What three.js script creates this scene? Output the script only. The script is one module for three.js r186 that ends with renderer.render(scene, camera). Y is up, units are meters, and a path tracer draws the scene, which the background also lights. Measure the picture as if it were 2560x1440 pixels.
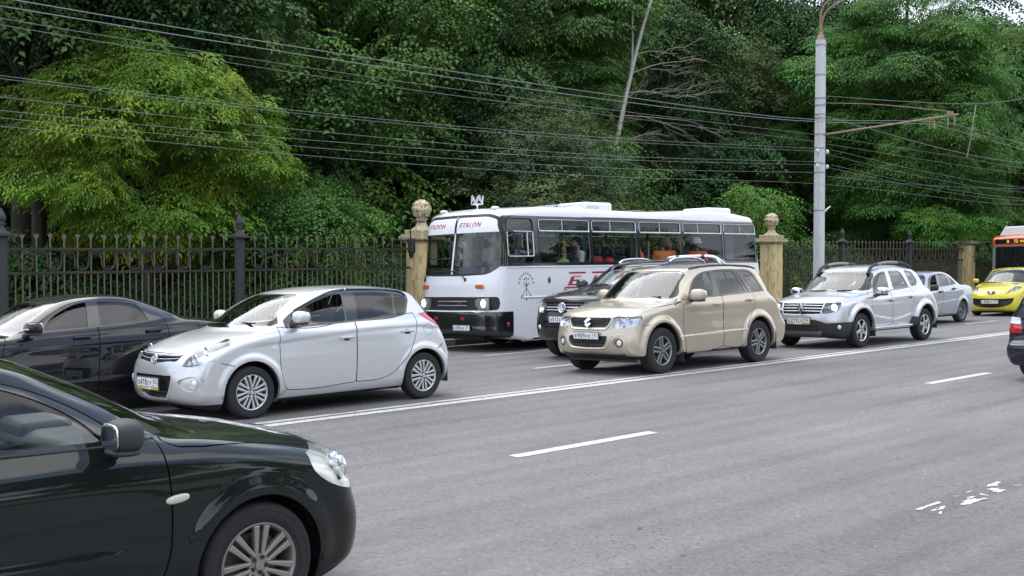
import * as THREE from 'three';
import { RoundedBoxGeometry } from 'three/addons/geometries/RoundedBoxGeometry.js';
import { mergeGeometries } from 'three/addons/utils/BufferGeometryUtils.js';

// ---------------------------------------------------------------- camera, sky, sun, exposure
const scene = new THREE.Scene();
const camera = new THREE.PerspectiveCamera(28.6, 1024 / 576, 0.1, 900);
{
  const yaw = 0.80726, pitch = 0.03466;
  camera.position.set(0, 1.932, 0);
  camera.lookAt(Math.cos(yaw) * Math.cos(pitch), 1.932 - Math.sin(pitch), -Math.sin(yaw) * Math.cos(pitch));
}
const renderer = new THREE.WebGLRenderer({ antialias: true });
renderer.setSize(1024, 576);
renderer.toneMapping = THREE.LinearToneMapping;
renderer.toneMappingExposure = 1.62;
renderer.shadowMap.enabled = true;

// seeded random and noise
function rng(seed) { let s = seed >>> 0; return () => { s = (s + 0x6d2b79f5) >>> 0; let t = s; t = Math.imul(t ^ (t >>> 15), t | 1); t ^= t + Math.imul(t ^ (t >>> 7), t | 61); return ((t ^ (t >>> 14)) >>> 0) / 4294967296; }; }
const clamp = (x, a = 0, b = 1) => Math.min(b, Math.max(a, x)), mix = (a, b, t) => a + (b - a) * t;
const sstep = (x, a, b) => { const t = clamp((x - a) / (b - a)); return t * t * (3 - 2 * t); };
function hash3(x, y, z) { let h = Math.imul(x, 374761393) ^ Math.imul(y, 668265263) ^ Math.imul(z, 2147483647 - 1234567); h = Math.imul(h ^ (h >>> 13), 1274126177); return ((h ^ (h >>> 16)) >>> 0) / 4294967296; }
function vnoise(x, y, z, wrap = 0) {
  const xi = Math.floor(x), yi = Math.floor(y), zi = Math.floor(z); let fx = x - xi, fy = y - yi, fz = z - zi;
  fx = fx * fx * (3 - 2 * fx); fy = fy * fy * (3 - 2 * fy); fz = fz * fz * (3 - 2 * fz);
  const w = (a) => (wrap ? ((a % wrap) + wrap) % wrap : a), H = (a, b, c) => hash3(w(xi + a), w(yi + b), zi + c);
  return mix(mix(mix(H(0, 0, 0), H(1, 0, 0), fx), mix(H(0, 1, 0), H(1, 1, 0), fx), fy), mix(mix(H(0, 0, 1), H(1, 0, 1), fx), mix(H(0, 1, 1), H(1, 1, 1), fx), fy), fz);
}
const RT = (() => { const r = rng(99), t = new Float32Array(65536); for (let i = 0; i < 65536; i++) t[i] = r(); return t; })();
function vn2(x, y, z, wrap = 0) { // fast 2-D value noise; z picks a layer
  const xi = Math.floor(x), yi = Math.floor(y); let fx = x - xi, fy = y - yi; fx = fx * fx * (3 - 2 * fx); fy = fy * fy * (3 - 2 * fy);
  let x0 = xi, x1 = xi + 1, y0 = yi, y1 = yi + 1; if (wrap) { x0 = ((x0 % wrap) + wrap) % wrap; x1 = ((x1 % wrap) + wrap) % wrap; y0 = ((y0 % wrap) + wrap) % wrap; y1 = ((y1 % wrap) + wrap) % wrap; }
  const o = (z * 7919) & 65535, a = RT[((x0 * 197 + y0 * 8513) + o) & 65535], b = RT[((x1 * 197 + y0 * 8513) + o) & 65535], c = RT[((x0 * 197 + y1 * 8513) + o) & 65535], d = RT[((x1 * 197 + y1 * 8513) + o) & 65535];
  return a + (b - a) * fx + (c - a) * fy + (a - b - c + d) * fx * fy;
}
function fb2(x, y, z, oct, wrap = 0) { let s = 0, a = 0.5, n = 0; for (let i = 0; i < oct; i++) { s += a * vn2(x, y, z + i * 3, wrap); n += a; a *= 0.5; x *= 2; y *= 2; wrap *= 2; } return s / n; }
function fbm(x, y, z, oct, wrap = 0) { let s = 0, a = 0.5, n = 0; for (let i = 0; i < oct; i++) { s += a * vnoise(x, y, z + i * 17, wrap); n += a; a *= 0.5; x *= 2; y *= 2; z *= 2; wrap *= 2; } return s / n; }

{ // broken bright cloud with pale blue between
  const W = 768, H = 384, data = new Float32Array(W * H * 4);
  for (let r = 0; r < H; r++) {
    const up = ((r + 0.5) / H - 0.5) * Math.PI, y = Math.sin(up), c = Math.cos(up);
    for (let k = 0; k < W; k++) {
      const a = ((k + 0.5) / W - 0.5) * 2 * Math.PI, i = (r * W + k) * 4, yy = Math.max(y, 0) + 0.22, px = (Math.cos(a) * c) / yy * 1.5, pz = (Math.sin(a) * c) / yy * 1.5;
      let n = fb2(px + 40, pz + 11, 3, 6);
      const wisp = fb2(px * 2.6 + 7, pz * 1.6, 9, 5);
      const cover = sstep(n + 0.25 * (wisp - 0.5), 0.40, 0.60) * 0.85 + 0.15 * sstep(wisp, 0.3, 0.6);
      const thick = sstep(n, 0.56, 0.78), g = 1.42 - 0.62 * thick + 0.9 * (wisp - 0.5);
      const hz = Math.pow(1 - clamp(y), 5), blue = [mix(0.30, 0.62, hz), mix(0.46, 0.72, hz), mix(0.78, 0.86, hz)];
      const cl = [g * 0.99, g, g * 1.025];
      for (let q = 0; q < 3; q++) data[i + q] = mix(blue[q], cl[q], mix(cover, 0.75, hz));
      data[i + 3] = 1;
    }
  }
  const t = new THREE.DataTexture(data, W, H, THREE.RGBAFormat, THREE.FloatType);
  t.mapping = THREE.EquirectangularReflectionMapping; t.magFilter = t.minFilter = THREE.LinearFilter; t.wrapS = THREE.RepeatWrapping; t.needsUpdate = true;
  scene.background = t; scene.environment = t;
  scene.backgroundIntensity = 1.0; scene.environmentIntensity = 1.0;
}
const sun = new THREE.DirectionalLight(0xfdfcff, 1.3);
sun.position.set(8 + 6, 40, -14 - 26); sun.target.position.set(14, 0, -14);
sun.castShadow = true; sun.shadow.radius = 90; sun.shadow.mapSize.set(2048, 2048);
Object.assign(sun.shadow.camera, { left: -45, right: 45, top: 40, bottom: -40, near: 1, far: 140 });
scene.add(sun, sun.target);

// ---------------------------------------------------------------- naming and building helpers
const V = (x, y, z) => new THREE.Vector3(x, y, z);
const counts = {};
const numbered = (n) => { const k = (counts[n] = (counts[n] ?? -1) + 1); return k ? `${n}_${String(k).padStart(3, '0')}` : n; };
function tag(o, label, category, group) { if (label) o.userData.label = label; if (category) o.userData.category = category; if (group) o.userData.group = group; return o; }
function thing(name, label, category, group) { const g = new THREE.Group(); g.name = numbered(name); scene.add(g); return tag(g, label, category, group); }
function part(name, geo, mat, parent) { const m = new THREE.Mesh(Array.isArray(geo) ? mergeGeometries(geo.map(plain)) : geo, mat); m.name = name; m.castShadow = m.receiveShadow = true; parent.add(m); return m; }
function single(name, geo, mat, label, category, group) { const m = part(name, geo, mat, scene); m.name = numbered(name); return tag(m, label, category, group); }
function struct(name, geo, mat) { const m = part(name, geo, mat, scene); m.name = numbered(name); m.userData.kind = 'structure'; return m; }
function sub(name, parent) { const g = new THREE.Group(); g.name = name; parent.add(g); return g; }
function plain(g) { g = g.index ? g.toNonIndexed() : g; for (const k of Object.keys(g.attributes)) if (!['position', 'normal', 'uv'].includes(k)) g.deleteAttribute(k); if (!g.attributes.uv) g.setAttribute('uv', new THREE.BufferAttribute(new Float32Array(g.attributes.position.count * 2), 2)); return g; }
const mv = (g, x, y, z) => g.translate(x, y, z);
const box = (w, h, d, x = 0, y = 0, z = 0) => mv(new THREE.BoxGeometry(w, h, d), x, y, z);
const rbox = (w, h, d, r, x = 0, y = 0, z = 0, s = 3) => mv(new RoundedBoxGeometry(w, h, d, s, r), x, y, z);
const ring = (R, r, x = 0, y = 0, z = 0, a = 24, b = 6) => mv(new THREE.TorusGeometry(R, r, b, a), x, y, z);
const disc = (R, h, x, y, z, seg = 24) => mv(new THREE.CylinderGeometry(R, R, h, seg).rotateX(Math.PI / 2), x, y, z);   // axis along z
const discX = (R, h, x, y, z, seg = 24) => mv(new THREE.CylinderGeometry(R, R, h, seg).rotateZ(Math.PI / 2), x, y, z);  // axis along x
function tube(pts, r, seg = 16, rad = 6, closed = false) { return new THREE.TubeGeometry(new THREE.CatmullRomCurve3(pts.map((p) => (p.isVector3 ? p : V(...p))), closed, 'centripetal'), seg, r, rad, closed); }
function bar(a, b, r, r2 = r, seg = 8) { a = V(...a); b = V(...b); const d = b.clone().sub(a), g = new THREE.CylinderGeometry(r2, r, d.length(), seg); g.translate(0, d.length() / 2, 0); g.applyQuaternion(new THREE.Quaternion().setFromUnitVectors(V(0, 1, 0), d.normalize())); return g.translate(a.x, a.y, a.z); }
function extrude(poly, depth, bevel = 0, holes = []) { // poly in xy, thickness along +z
  const s = new THREE.Shape(poly.map((p) => new THREE.Vector2(p[0], p[1]))); for (const h of holes) s.holes.push(new THREE.Path(h.map((p) => new THREE.Vector2(p[0], p[1]))));
  return new THREE.ExtrudeGeometry(s, { depth, bevelEnabled: bevel > 0, bevelThickness: bevel, bevelSize: bevel, bevelOffset: -bevel, bevelSegments: 2, curveSegments: 8 });
}
function superEllipsoid(rx, ry, rz, e = 0.7, s = 20) {
  const g = new THREE.SphereGeometry(1, s, Math.round(s * 0.7)), p = g.attributes.position, f = (v) => Math.sign(v) * Math.pow(Math.abs(v), e);
  for (let i = 0; i < p.count; i++) p.setXYZ(i, rx * f(p.getX(i)), ry * f(p.getY(i)), rz * f(p.getZ(i)));
  g.computeVertexNormals(); return g;
}
const STD = (c, r = 0.7, o = {}) => new THREE.MeshStandardMaterial({ color: new THREE.Color().setRGB(...c), roughness: r, ...o });
const PHY = (c, r, o = {}) => new THREE.MeshPhysicalMaterial({ color: new THREE.Color().setRGB(...c), roughness: r, ...o });

// textures
function dataTex(n, fn, srgb = false, m = n) {
  const d = new Uint8Array(n * m * 4);
  for (let y = 0; y < m; y++) for (let x = 0; x < n; x++) { const c = fn(x / n, y / m), i = (y * n + x) * 4; for (let q = 0; q < 3; q++) d[i + q] = clamp(c[q]) * 255; d[i + 3] = c[3] === undefined ? 255 : clamp(c[3]) * 255; }
  const t = new THREE.DataTexture(d, n, m); t.wrapS = t.wrapT = THREE.RepeatWrapping; t.magFilter = THREE.LinearFilter; t.minFilter = THREE.LinearMipmapLinearFilter; t.generateMipmaps = true; if (srgb) t.colorSpace = THREE.SRGBColorSpace; t.needsUpdate = true; return t;
}
function canvasTex(w, h, draw) { const c = document.createElement('canvas'); c.width = w; c.height = h; draw(c.getContext('2d'), w, h); const t = new THREE.CanvasTexture(c); t.colorSpace = THREE.SRGBColorSpace; t.anisotropy = 8; return t; }

// ---------------------------------------------------------------- shared materials
const M = {
  rubber: STD([0.022, 0.022, 0.023], 0.85), black: STD([0.02, 0.02, 0.021], 0.5), gloss: PHY([0.012, 0.012, 0.014], 0.12, { clearcoat: 1, clearcoatRoughness: 0.05 }),
  plastic: STD([0.035, 0.036, 0.038], 0.62), dark: STD([0.018, 0.018, 0.02], 0.8), fabric: STD([0.05, 0.05, 0.055], 0.95),
  chrome: STD([0.75, 0.76, 0.78], 0.12, { metalness: 1 }), alloy: STD([0.62, 0.63, 0.65], 0.28, { metalness: 0.9 }), steel: STD([0.3, 0.3, 0.3], 0.5, { metalness: 0.7 }), alu: STD([0.7, 0.71, 0.73], 0.35, { metalness: 0.85 }),
  disc: STD([0.16, 0.15, 0.15], 0.45, { metalness: 0.8 }), reflector: STD([0.62, 0.62, 0.62], 0.28, { metalness: 1 }),
  glass: PHY([0.74, 0.80, 0.78], 0.01, { transmission: 1, thickness: 0, ior: 1.62, side: THREE.DoubleSide }),
  tint: PHY([0.16, 0.17, 0.19], 0.01, { transmission: 1, thickness: 0, ior: 1.62, side: THREE.DoubleSide }),
  smoke: PHY([0.30, 0.34, 0.34], 0.01, { transmission: 1, thickness: 0, ior: 1.62, side: THREE.DoubleSide }),
  lens: PHY([0.93, 0.95, 0.97], 0.02, { transmission: 1, thickness: 0, ior: 1.5, side: THREE.DoubleSide }),
  red: PHY([0.42, 0.012, 0.025], 0.12, { clearcoat: 1 }), orange: PHY([0.6, 0.11, 0.02], 0.2, { clearcoat: 1 }), bulb: STD([1, 1, 1], 0.4, { emissive: new THREE.Color(1, 0.92, 0.78), emissiveIntensity: 1.7 }),
  bulbOff: PHY([0.8, 0.8, 0.8], 0.1, { clearcoat: 1 }),
};
const blackPaint = (c) => PHY(c, 0.6, { metalness: 0, specularIntensity: 0.15, clearcoat: 1, clearcoatRoughness: 0.03 });
const paint = (c, metal = 0.55, rough = 0.34, o = {}) => PHY(c, rough, { metalness: metal, clearcoat: 1, clearcoatRoughness: 0.04, ...o });
// ---------------------------------------------------------------- smooth bodies: a signed distance, meshed, then cut into panels, panes and lamps
function spl(pts) { // smooth 1-D curve through points, tabulated
  const n = pts.length, x = pts.map((p) => p[0]), y = pts.map((p) => p[1]), m = [];
  for (let i = 0; i < n; i++) { const a = Math.max(0, i - 1), b = Math.min(n - 1, i + 1); m[i] = (y[b] - y[a]) / (x[b] - x[a] || 1); if (i && i < n - 1 && (y[i] - y[i - 1]) * (y[i + 1] - y[i]) <= 0) m[i] = 0; }
  const N = 512, x0 = x[0], x1 = x[n - 1], T = new Float32Array(N + 1); let k = 0;
  for (let i = 0; i <= N; i++) { const q = x0 + ((x1 - x0) * i) / N; while (k < n - 2 && q > x[k + 1]) k++; const h = x[k + 1] - x[k], t = (q - x[k]) / h, t2 = t * t, t3 = t2 * t; T[i] = (2 * t3 - 3 * t2 + 1) * y[k] + (t3 - 2 * t2 + t) * h * m[k] + (-2 * t3 + 3 * t2) * y[k + 1] + (t3 - t2) * h * m[k + 1]; }
  return (q) => { const f = clamp((q - x0) / (x1 - x0)) * N, i = Math.min(N - 1, f | 0); return T[i] + (T[i + 1] - T[i]) * (f - i); };
}
function smooth2(pts, sub = 6, closed = true) { // centripetal curve through points; a point with a third entry is a sharp corner
  const out = [], n = pts.length, segs = closed ? n : n - 1;
  for (let i = 0; i < segs; i++) {
    const p1 = pts[i], p2 = pts[(i + 1) % n], p0 = p1[2] ? p1 : pts[closed ? (i + n - 1) % n : Math.max(0, i - 1)], p3 = p2[2] ? p2 : pts[closed ? (i + 2) % n : Math.min(n - 1, i + 2)];
    const d = Math.hypot(p2[0] - p1[0], p2[1] - p1[1]), t1 = p0 === p1 ? [(p2[0] - p1[0]), (p2[1] - p1[1])] : tang(p0, p1, p2, d), t2 = p3 === p2 ? [(p2[0] - p1[0]), (p2[1] - p1[1])] : tang(p1, p2, p3, d);
    for (let k = 0; k < sub; k++) { const t = k / sub, a = t * t, b = a * t, h1 = 2 * b - 3 * a + 1, h2 = b - 2 * a + t, h3 = -2 * b + 3 * a, h4 = b - a; out.push([h1 * p1[0] + h2 * t1[0] + h3 * p2[0] + h4 * t2[0], h1 * p1[1] + h2 * t1[1] + h3 * p2[1] + h4 * t2[1]]); }
  }
  if (!closed) out.push(pts[n - 1].slice(0, 2));
  return out;
}
function tang(a, b, c, d) { const l1 = Math.hypot(b[0] - a[0], b[1] - a[1]) || 1e-6, l2 = Math.hypot(c[0] - b[0], c[1] - b[1]) || 1e-6, x = (b[0] - a[0]) / l1 * l2 + (c[0] - b[0]) / l2 * l1, y = (b[1] - a[1]) / l1 * l2 + (c[1] - b[1]) / l2 * l1; return [x / (l1 + l2) * d, y / (l1 + l2) * d]; }
function polyDist(P) { // signed distance to a polygon, inside negative, with a quick box test
  let x0 = 1e9, x1 = -1e9, y0 = 1e9, y1 = -1e9; for (const [x, y] of P) { x0 = Math.min(x0, x); x1 = Math.max(x1, x); y0 = Math.min(y0, y); y1 = Math.max(y1, y); }
  const n = P.length, f = (x, y) => {
    let d = 1e9, inside = false;
    for (let i = 0, j = n - 1; i < n; j = i++) { const ax = P[j][0], ay = P[j][1], bx = P[i][0], by = P[i][1], ex = bx - ax, ey = by - ay, t = clamp(((x - ax) * ex + (y - ay) * ey) / (ex * ex + ey * ey + 1e-12)), dx = x - ax - ex * t, dy = y - ay - ey * t; d = Math.min(d, dx * dx + dy * dy); if (by > y !== ay > y && x < ((ax - bx) * (y - by)) / (ay - by) + bx) inside = !inside; }
    return inside ? -Math.sqrt(d) : Math.sqrt(d);
  };
  f.box = [x0, x1, y0, y1]; return f;
}
const inset = (f, a) => { const g = (x, y) => f(x, y) + a; g.box = f.box; return g; };
const circ = (cx, cy, R) => { const f = (x, y) => Math.hypot(x - cx, y - cy) - R; f.box = [cx - R, cx + R, cy - R, cy + R]; return f; };
function rrect(x0, x1, y0, y1, r = 0.03) { const cx = (x0 + x1) / 2, cy = (y0 + y1) / 2, hx = (x1 - x0) / 2 - r, hy = (y1 - y0) / 2 - r; const f = (x, y) => { const a = Math.abs(x - cx) - hx, b = Math.abs(y - cy) - hy; return Math.hypot(Math.max(a, 0), Math.max(b, 0)) + Math.min(Math.max(a, b), 0) - r; }; f.box = [x0, x1, y0, y1]; return f; }
function gridField(P, h = 0.02, pad = 0.5) { // polygon distance sampled on a grid and read back with quadratic B-splines (rounds corners slightly)
  const f = polyDist(P), [bx0, bx1, by0, by1] = f.box, x0 = bx0 - pad, y0 = by0 - pad, nx = Math.ceil((bx1 - bx0 + 2 * pad) / h) + 3, ny = Math.ceil((by1 - by0 + 2 * pad) / h) + 3, T = new Float32Array(nx * ny);
  for (let j = 0; j < ny; j++) for (let i = 0; i < nx; i++) T[j * nx + i] = f(x0 + i * h, y0 + j * h);
  return (x, y) => {
    const u = clamp((x - x0) / h, 1, nx - 2.01), v = clamp((y - y0) / h, 1, ny - 2.01), i = Math.floor(u + 0.5), j = Math.floor(v + 0.5), a = u - i, b = v - j;
    const wx0 = 0.5 * (0.5 - a) ** 2, wx1 = 0.75 - a * a, wx2 = 0.5 * (0.5 + a) ** 2, wy = [0.5 * (0.5 - b) ** 2, 0.75 - b * b, 0.5 * (0.5 + b) ** 2]; let s = 0;
    for (let q = 0; q < 3; q++) { const k = (j + q - 1) * nx + i; s += wy[q] * (wx0 * T[k - 1] + wx1 * T[k] + wx2 * T[k + 1]); }
    return s;
  };
}
const smax = (a, b, r) => { const h = Math.max(r - Math.abs(a - b), 0) / r; return Math.max(a, b) + h * h * r * 0.25; };
const smin = (a, b, r) => { const h = Math.max(r - Math.abs(a - b), 0) / r; return Math.min(a, b) - h * h * r * 0.25; };
function surfaceNets(f, lo, hi, h, project = 2) { // -> triangles as flat array of 18 numbers (three positions + three normals)
  const n = [0, 1, 2].map((k) => Math.ceil((hi[k] - lo[k]) / h) + 2), [nx, ny, nz] = n, F = new Float32Array(nx * ny * nz), id = (i, j, k) => (k * ny + j) * nx + i;
  const B = 5, reach = B * h * 1.35; // blocks well away from the surface are filled with one value
  for (let k0 = 0; k0 < nz; k0 += B) for (let j0 = 0; j0 < ny; j0 += B) for (let i0 = 0; i0 < nx; i0 += B) {
    const c = f(lo[0] + (i0 + B / 2 - 0.5) * h, lo[1] + (j0 + B / 2 - 0.5) * h, lo[2] + (k0 + B / 2 - 0.5) * h), skip = Math.abs(c) > reach;
    for (let k = k0; k < Math.min(nz, k0 + B); k++) for (let j = j0; j < Math.min(ny, j0 + B); j++) for (let i = i0; i < Math.min(nx, i0 + B); i++) F[id(i, j, k)] = skip ? c : f(lo[0] + i * h, lo[1] + j * h, lo[2] + k * h);
  }
  const vid = new Int32Array(nx * ny * nz).fill(-1), P = [];
  for (let k = 0; k < nz - 1; k++) for (let j = 0; j < ny - 1; j++) for (let i = 0; i < nx - 1; i++) {
    let m = 0, sx = 0, sy = 0, sz = 0, c = 0; const v = [];
    for (let q = 0; q < 8; q++) { v[q] = F[id(i + (q & 1), j + ((q >> 1) & 1), k + (q >> 2))]; if (v[q] < 0) m |= 1 << q; }
    if (m === 0 || m === 255) continue;
    for (let a = 0; a < 8; a++) for (const b of [a ^ 1, a ^ 2, a ^ 4]) if (b > a && (v[a] < 0) !== (v[b] < 0)) { const t = v[a] / (v[a] - v[b]); sx += (a & 1) + t * ((b & 1) - (a & 1)); sy += ((a >> 1) & 1) + t * (((b >> 1) & 1) - ((a >> 1) & 1)); sz += (a >> 2) + t * ((b >> 2) - (a >> 2)); c++; }
    vid[id(i, j, k)] = P.length / 3; P.push(lo[0] + (i + sx / c) * h, lo[1] + (j + sy / c) * h, lo[2] + (k + sz / c) * h);
  }
  const N = new Float32Array(P.length), e = 0.006;
  for (let q = 0; q < P.length; q += 3) {
    let x = P[q], y = P[q + 1], z = P[q + 2], gx, gy, gz;
    for (let it = 0; it <= project; it++) {
      gx = (f(x + e, y, z) - f(x - e, y, z)) / (2 * e); gy = (f(x, y + e, z) - f(x, y - e, z)) / (2 * e); gz = (f(x, y, z + e) - f(x, y, z - e)) / (2 * e); const g2 = gx * gx + gy * gy + gz * gz || 1;
      if (it === project) { const g = Math.sqrt(g2); N[q] = gx / g; N[q + 1] = gy / g; N[q + 2] = gz / g; break; }
      const s = clamp(f(x, y, z) / g2, -h, h); x -= gx * s * 0.9; y -= gy * s * 0.9; z -= gz * s * 0.9;
    }
    P[q] = x; P[q + 1] = y; P[q + 2] = z;
  }
  const out = [], vert = (a) => out.push(P[a * 3], P[a * 3 + 1], P[a * 3 + 2], N[a * 3], N[a * 3 + 1], N[a * 3 + 2]);
  const quad = (a, b, c, d, flip) => { if (a < 0 || b < 0 || c < 0 || d < 0) return; for (const v of flip ? [a, c, b, a, d, c] : [a, b, c, a, c, d]) vert(v); };
  for (let k = 1; k < nz - 1; k++) for (let j = 1; j < ny - 1; j++) for (let i = 1; i < nx - 1; i++) {
    const o = F[id(i, j, k)] < 0;
    if (o !== F[id(i + 1, j, k)] < 0) quad(vid[id(i, j - 1, k - 1)], vid[id(i, j, k - 1)], vid[id(i, j, k)], vid[id(i, j - 1, k)], !o);
    if (o !== F[id(i, j + 1, k)] < 0) quad(vid[id(i - 1, j, k - 1)], vid[id(i - 1, j, k)], vid[id(i, j, k)], vid[id(i, j, k - 1)], !o);
    if (o !== F[id(i, j, k + 1)] < 0) quad(vid[id(i - 1, j - 1, k)], vid[id(i, j - 1, k)], vid[id(i, j, k)], vid[id(i - 1, j, k)], !o);
  }
  return out;
}
// cut(S, where, d): triangles for which where() holds are split along d = 0 -> [inside, outside, edge segments]
const TR = new Float64Array(18);
function cut(S, where, d) {
  const I = [], O = [], E = [];
  for (let t = 0; t < S.length; t += 18) {
    const cx = (S[t] + S[t + 6] + S[t + 12]) / 3, cy = (S[t + 1] + S[t + 7] + S[t + 13]) / 3, cz = (S[t + 2] + S[t + 8] + S[t + 14]) / 3;
    if (!where(cx, cy, cz, S[t + 3] + S[t + 9] + S[t + 15], S[t + 4] + S[t + 10] + S[t + 16], S[t + 5] + S[t + 11] + S[t + 17])) { for (let q = 0; q < 18; q++) O.push(S[t + q]); continue; }
    const v = [d(S[t], S[t + 1], S[t + 2]), d(S[t + 6], S[t + 7], S[t + 8]), d(S[t + 12], S[t + 13], S[t + 14])], m = (v[0] <= 0) + (v[1] <= 0) + (v[2] <= 0);
    if (m === 3 || m === 0) { const D = m ? I : O; for (let q = 0; q < 18; q++) D.push(S[t + q]); continue; }
    const odd = m === 1 ? v.findIndex((q) => q <= 0) : v.findIndex((q) => q > 0), a = t + odd * 6, b = t + ((odd + 1) % 3) * 6, c = t + ((odd + 2) % 3) * 6;
    const va = v[odd], tb = va / (va - v[(odd + 1) % 3]), tc = va / (va - v[(odd + 2) % 3]), p = [], r = [];
    for (let q = 0; q < 6; q++) { p.push(S[a + q] + tb * (S[b + q] - S[a + q])); r.push(S[a + q] + tc * (S[c + q] - S[a + q])); }
    const A = m === 1 ? I : O, B = m === 1 ? O : I;
    for (let q = 0; q < 6; q++) A.push(S[a + q]); A.push(...p, ...r);
    B.push(...p); for (let q = 0; q < 6; q++) B.push(S[b + q]); for (let q = 0; q < 6; q++) B.push(S[c + q]);
    B.push(...p); for (let q = 0; q < 6; q++) B.push(S[c + q]); B.push(...r);
    E.push(...p, ...r);
  }
  return [I, O, E];
}
function soupGeo(S, off = 0) {
  const n = S.length / 6, p = new Float32Array(n * 3), m = new Float32Array(n * 3), uv = new Float32Array(n * 2);
  for (let i = 0; i < n; i++) { const l = Math.hypot(S[i * 6 + 3], S[i * 6 + 4], S[i * 6 + 5]) || 1; for (let q = 0; q < 3; q++) { m[i * 3 + q] = S[i * 6 + 3 + q] / l; p[i * 3 + q] = S[i * 6 + q] + off * m[i * 3 + q]; } uv[i * 2] = p[i * 3] + p[i * 3 + 2]; uv[i * 2 + 1] = p[i * 3 + 1]; }
  const g = new THREE.BufferGeometry(); g.setAttribute('position', new THREE.BufferAttribute(p, 3)); g.setAttribute('normal', new THREE.BufferAttribute(m, 3)); g.setAttribute('uv', new THREE.BufferAttribute(uv, 2)); return g;
}
function rimGeo(E, a, b) { // the cut edge of a sheet from depth a to depth b along its normal
  const p = [], P = (o, d) => { const l = Math.hypot(E[o + 3], E[o + 4], E[o + 5]) || 1; p.push(E[o] + (d * E[o + 3]) / l, E[o + 1] + (d * E[o + 4]) / l, E[o + 2] + (d * E[o + 5]) / l); };
  for (let t = 0; t < E.length; t += 12) { P(t, a); P(t + 6, a); P(t + 6, b); P(t, a); P(t + 6, b); P(t, b); }
  const g = new THREE.BufferGeometry(); g.setAttribute('position', new THREE.BufferAttribute(new Float32Array(p), 3)); g.computeVertexNormals(); return plain(g);
}
// ways of looking at a body from outside: plane coordinates and the faces that count
const VIEWS = {
  side: (s) => ({ at: (x, y, z) => [x, y], ok: (x, y, z, nx, ny, nz) => z * s > 0.25 && nz * s > 0.45 }),
  front: (mid) => ({ at: (x, y, z) => [z, y], ok: (x, y, z, nx) => x < mid && nx < 0.3 }),
  rear: (mid) => ({ at: (x, y, z) => [z, y], ok: (x, y, z, nx) => x > mid && nx > 0.25 }),
  top: () => ({ at: (x, y, z) => [x, z], ok: (x, y, z, nx, ny) => ny > 0.8 }),
  cornerF: (s, k = 1) => ({ at: (x, y, z) => [z * s - k * x, y], ok: (x, y, z) => z * s > 0.12 && x < 1.4 }),
  cornerR: (s, L, k = 1) => ({ at: (x, y, z) => [z * s + k * (x - L), y], ok: (x, y, z) => z * s > 0.12 && x > L - 1.4 }),
};
function cutView(S, view, f, grow = 0) {
  const b = f.box, far = 0.2 + grow;
  return cut(S, view.ok, (x, y, z) => { const q = view.at(x, y, z); if (b && (q[0] < b[0] - far || q[0] > b[1] + far || q[1] < b[2] - far || q[1] > b[3] + far)) return 1; return f(q[0], q[1]) - grow; });
}
const both = (a, b) => { for (let i = 0; i < b.length; i++) a.push(b[i]); return a; };
// ---------------------------------------------------------------- vehicles
function carField(c) {
  const low = gridField(smooth2(c.low, 5)), top = c.top && gridField(smooth2(c.top, 5)), hw = spl(c.hw), ins = spl(c.inset), Wm = c.W / 2, L = c.L, F = c.front, R = c.rear, g = c.gh;
  const cr = (c.creases || []).map((k) => ({ ...k, y: spl(k.pts), x0: k.pts[0][0], x1: k.pts[k.pts.length - 1][0] }));
  const side = (x, y) => {
    let w = hw(x) - ins(y);
    for (const k of cr) if (x > k.x0 - 0.3 && x < k.x1 + 0.3) { const s = k.y(x) - y, e = sstep(x, k.x0 - 0.25, k.x0 + 0.2) * (1 - sstep(x, k.x1 - 0.2, k.x1 + 0.25)); w -= e * k.d * sstep(s, -0.022, 0.028) * Math.exp(-Math.max(s, 0) / k.len); }
    for (const q of c.arches) { const rho = Math.hypot(x - q.x, Math.max(y - q.y, -0.1)); if (q.flare && rho < q.R + q.fw + 0.05) w += q.flare * (1 - sstep(rho, q.R + q.fw * 0.25, q.R + q.fw)) * sstep(y, 0.1, 0.35); }
    return w;
  };
  const f = (x, y, z) => {
    const az = Math.abs(z), q = az / Wm, yb = F.yb ? F.yb(y) : 1;
    let xs = x - F.a * yb * Math.pow(q, F.p) * (1 - sstep(x, F.x0, F.x1)) + R.a * Math.pow(q, R.p) * sstep(x, L - R.x1, L - R.x0);
    const lower = smax(low(xs, y + c.crown * az * az), (az - side(x, y)) * 0.96, c.round);
    if (!g) return lower;
    const wf = 1 - sstep(x, g.mid - 0.7, g.mid), wr = sstep(x, g.mid, g.mid + 0.7), xg = x - g.front * az * az * wf + g.rear * az * az * wr, dy = y - g.y0;
    const up = smax(top(xg, y + g.crown * az * az), (az - (g.w(x) - g.tumble * dy - g.curve * dy * dy)) * 0.93, g.round);
    return smin(lower, up, g.blend);
  };
  f.side = side; return f;
}
const archDist = (q, grow = 0) => { const R = q.R + grow, f = (x, y) => (y > q.y ? Math.hypot(x - q.x, y - q.y) - R : Math.abs(x - q.x) - R); f.box = [q.x - R, q.x + R, -1, q.y + R]; return f; };

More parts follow.
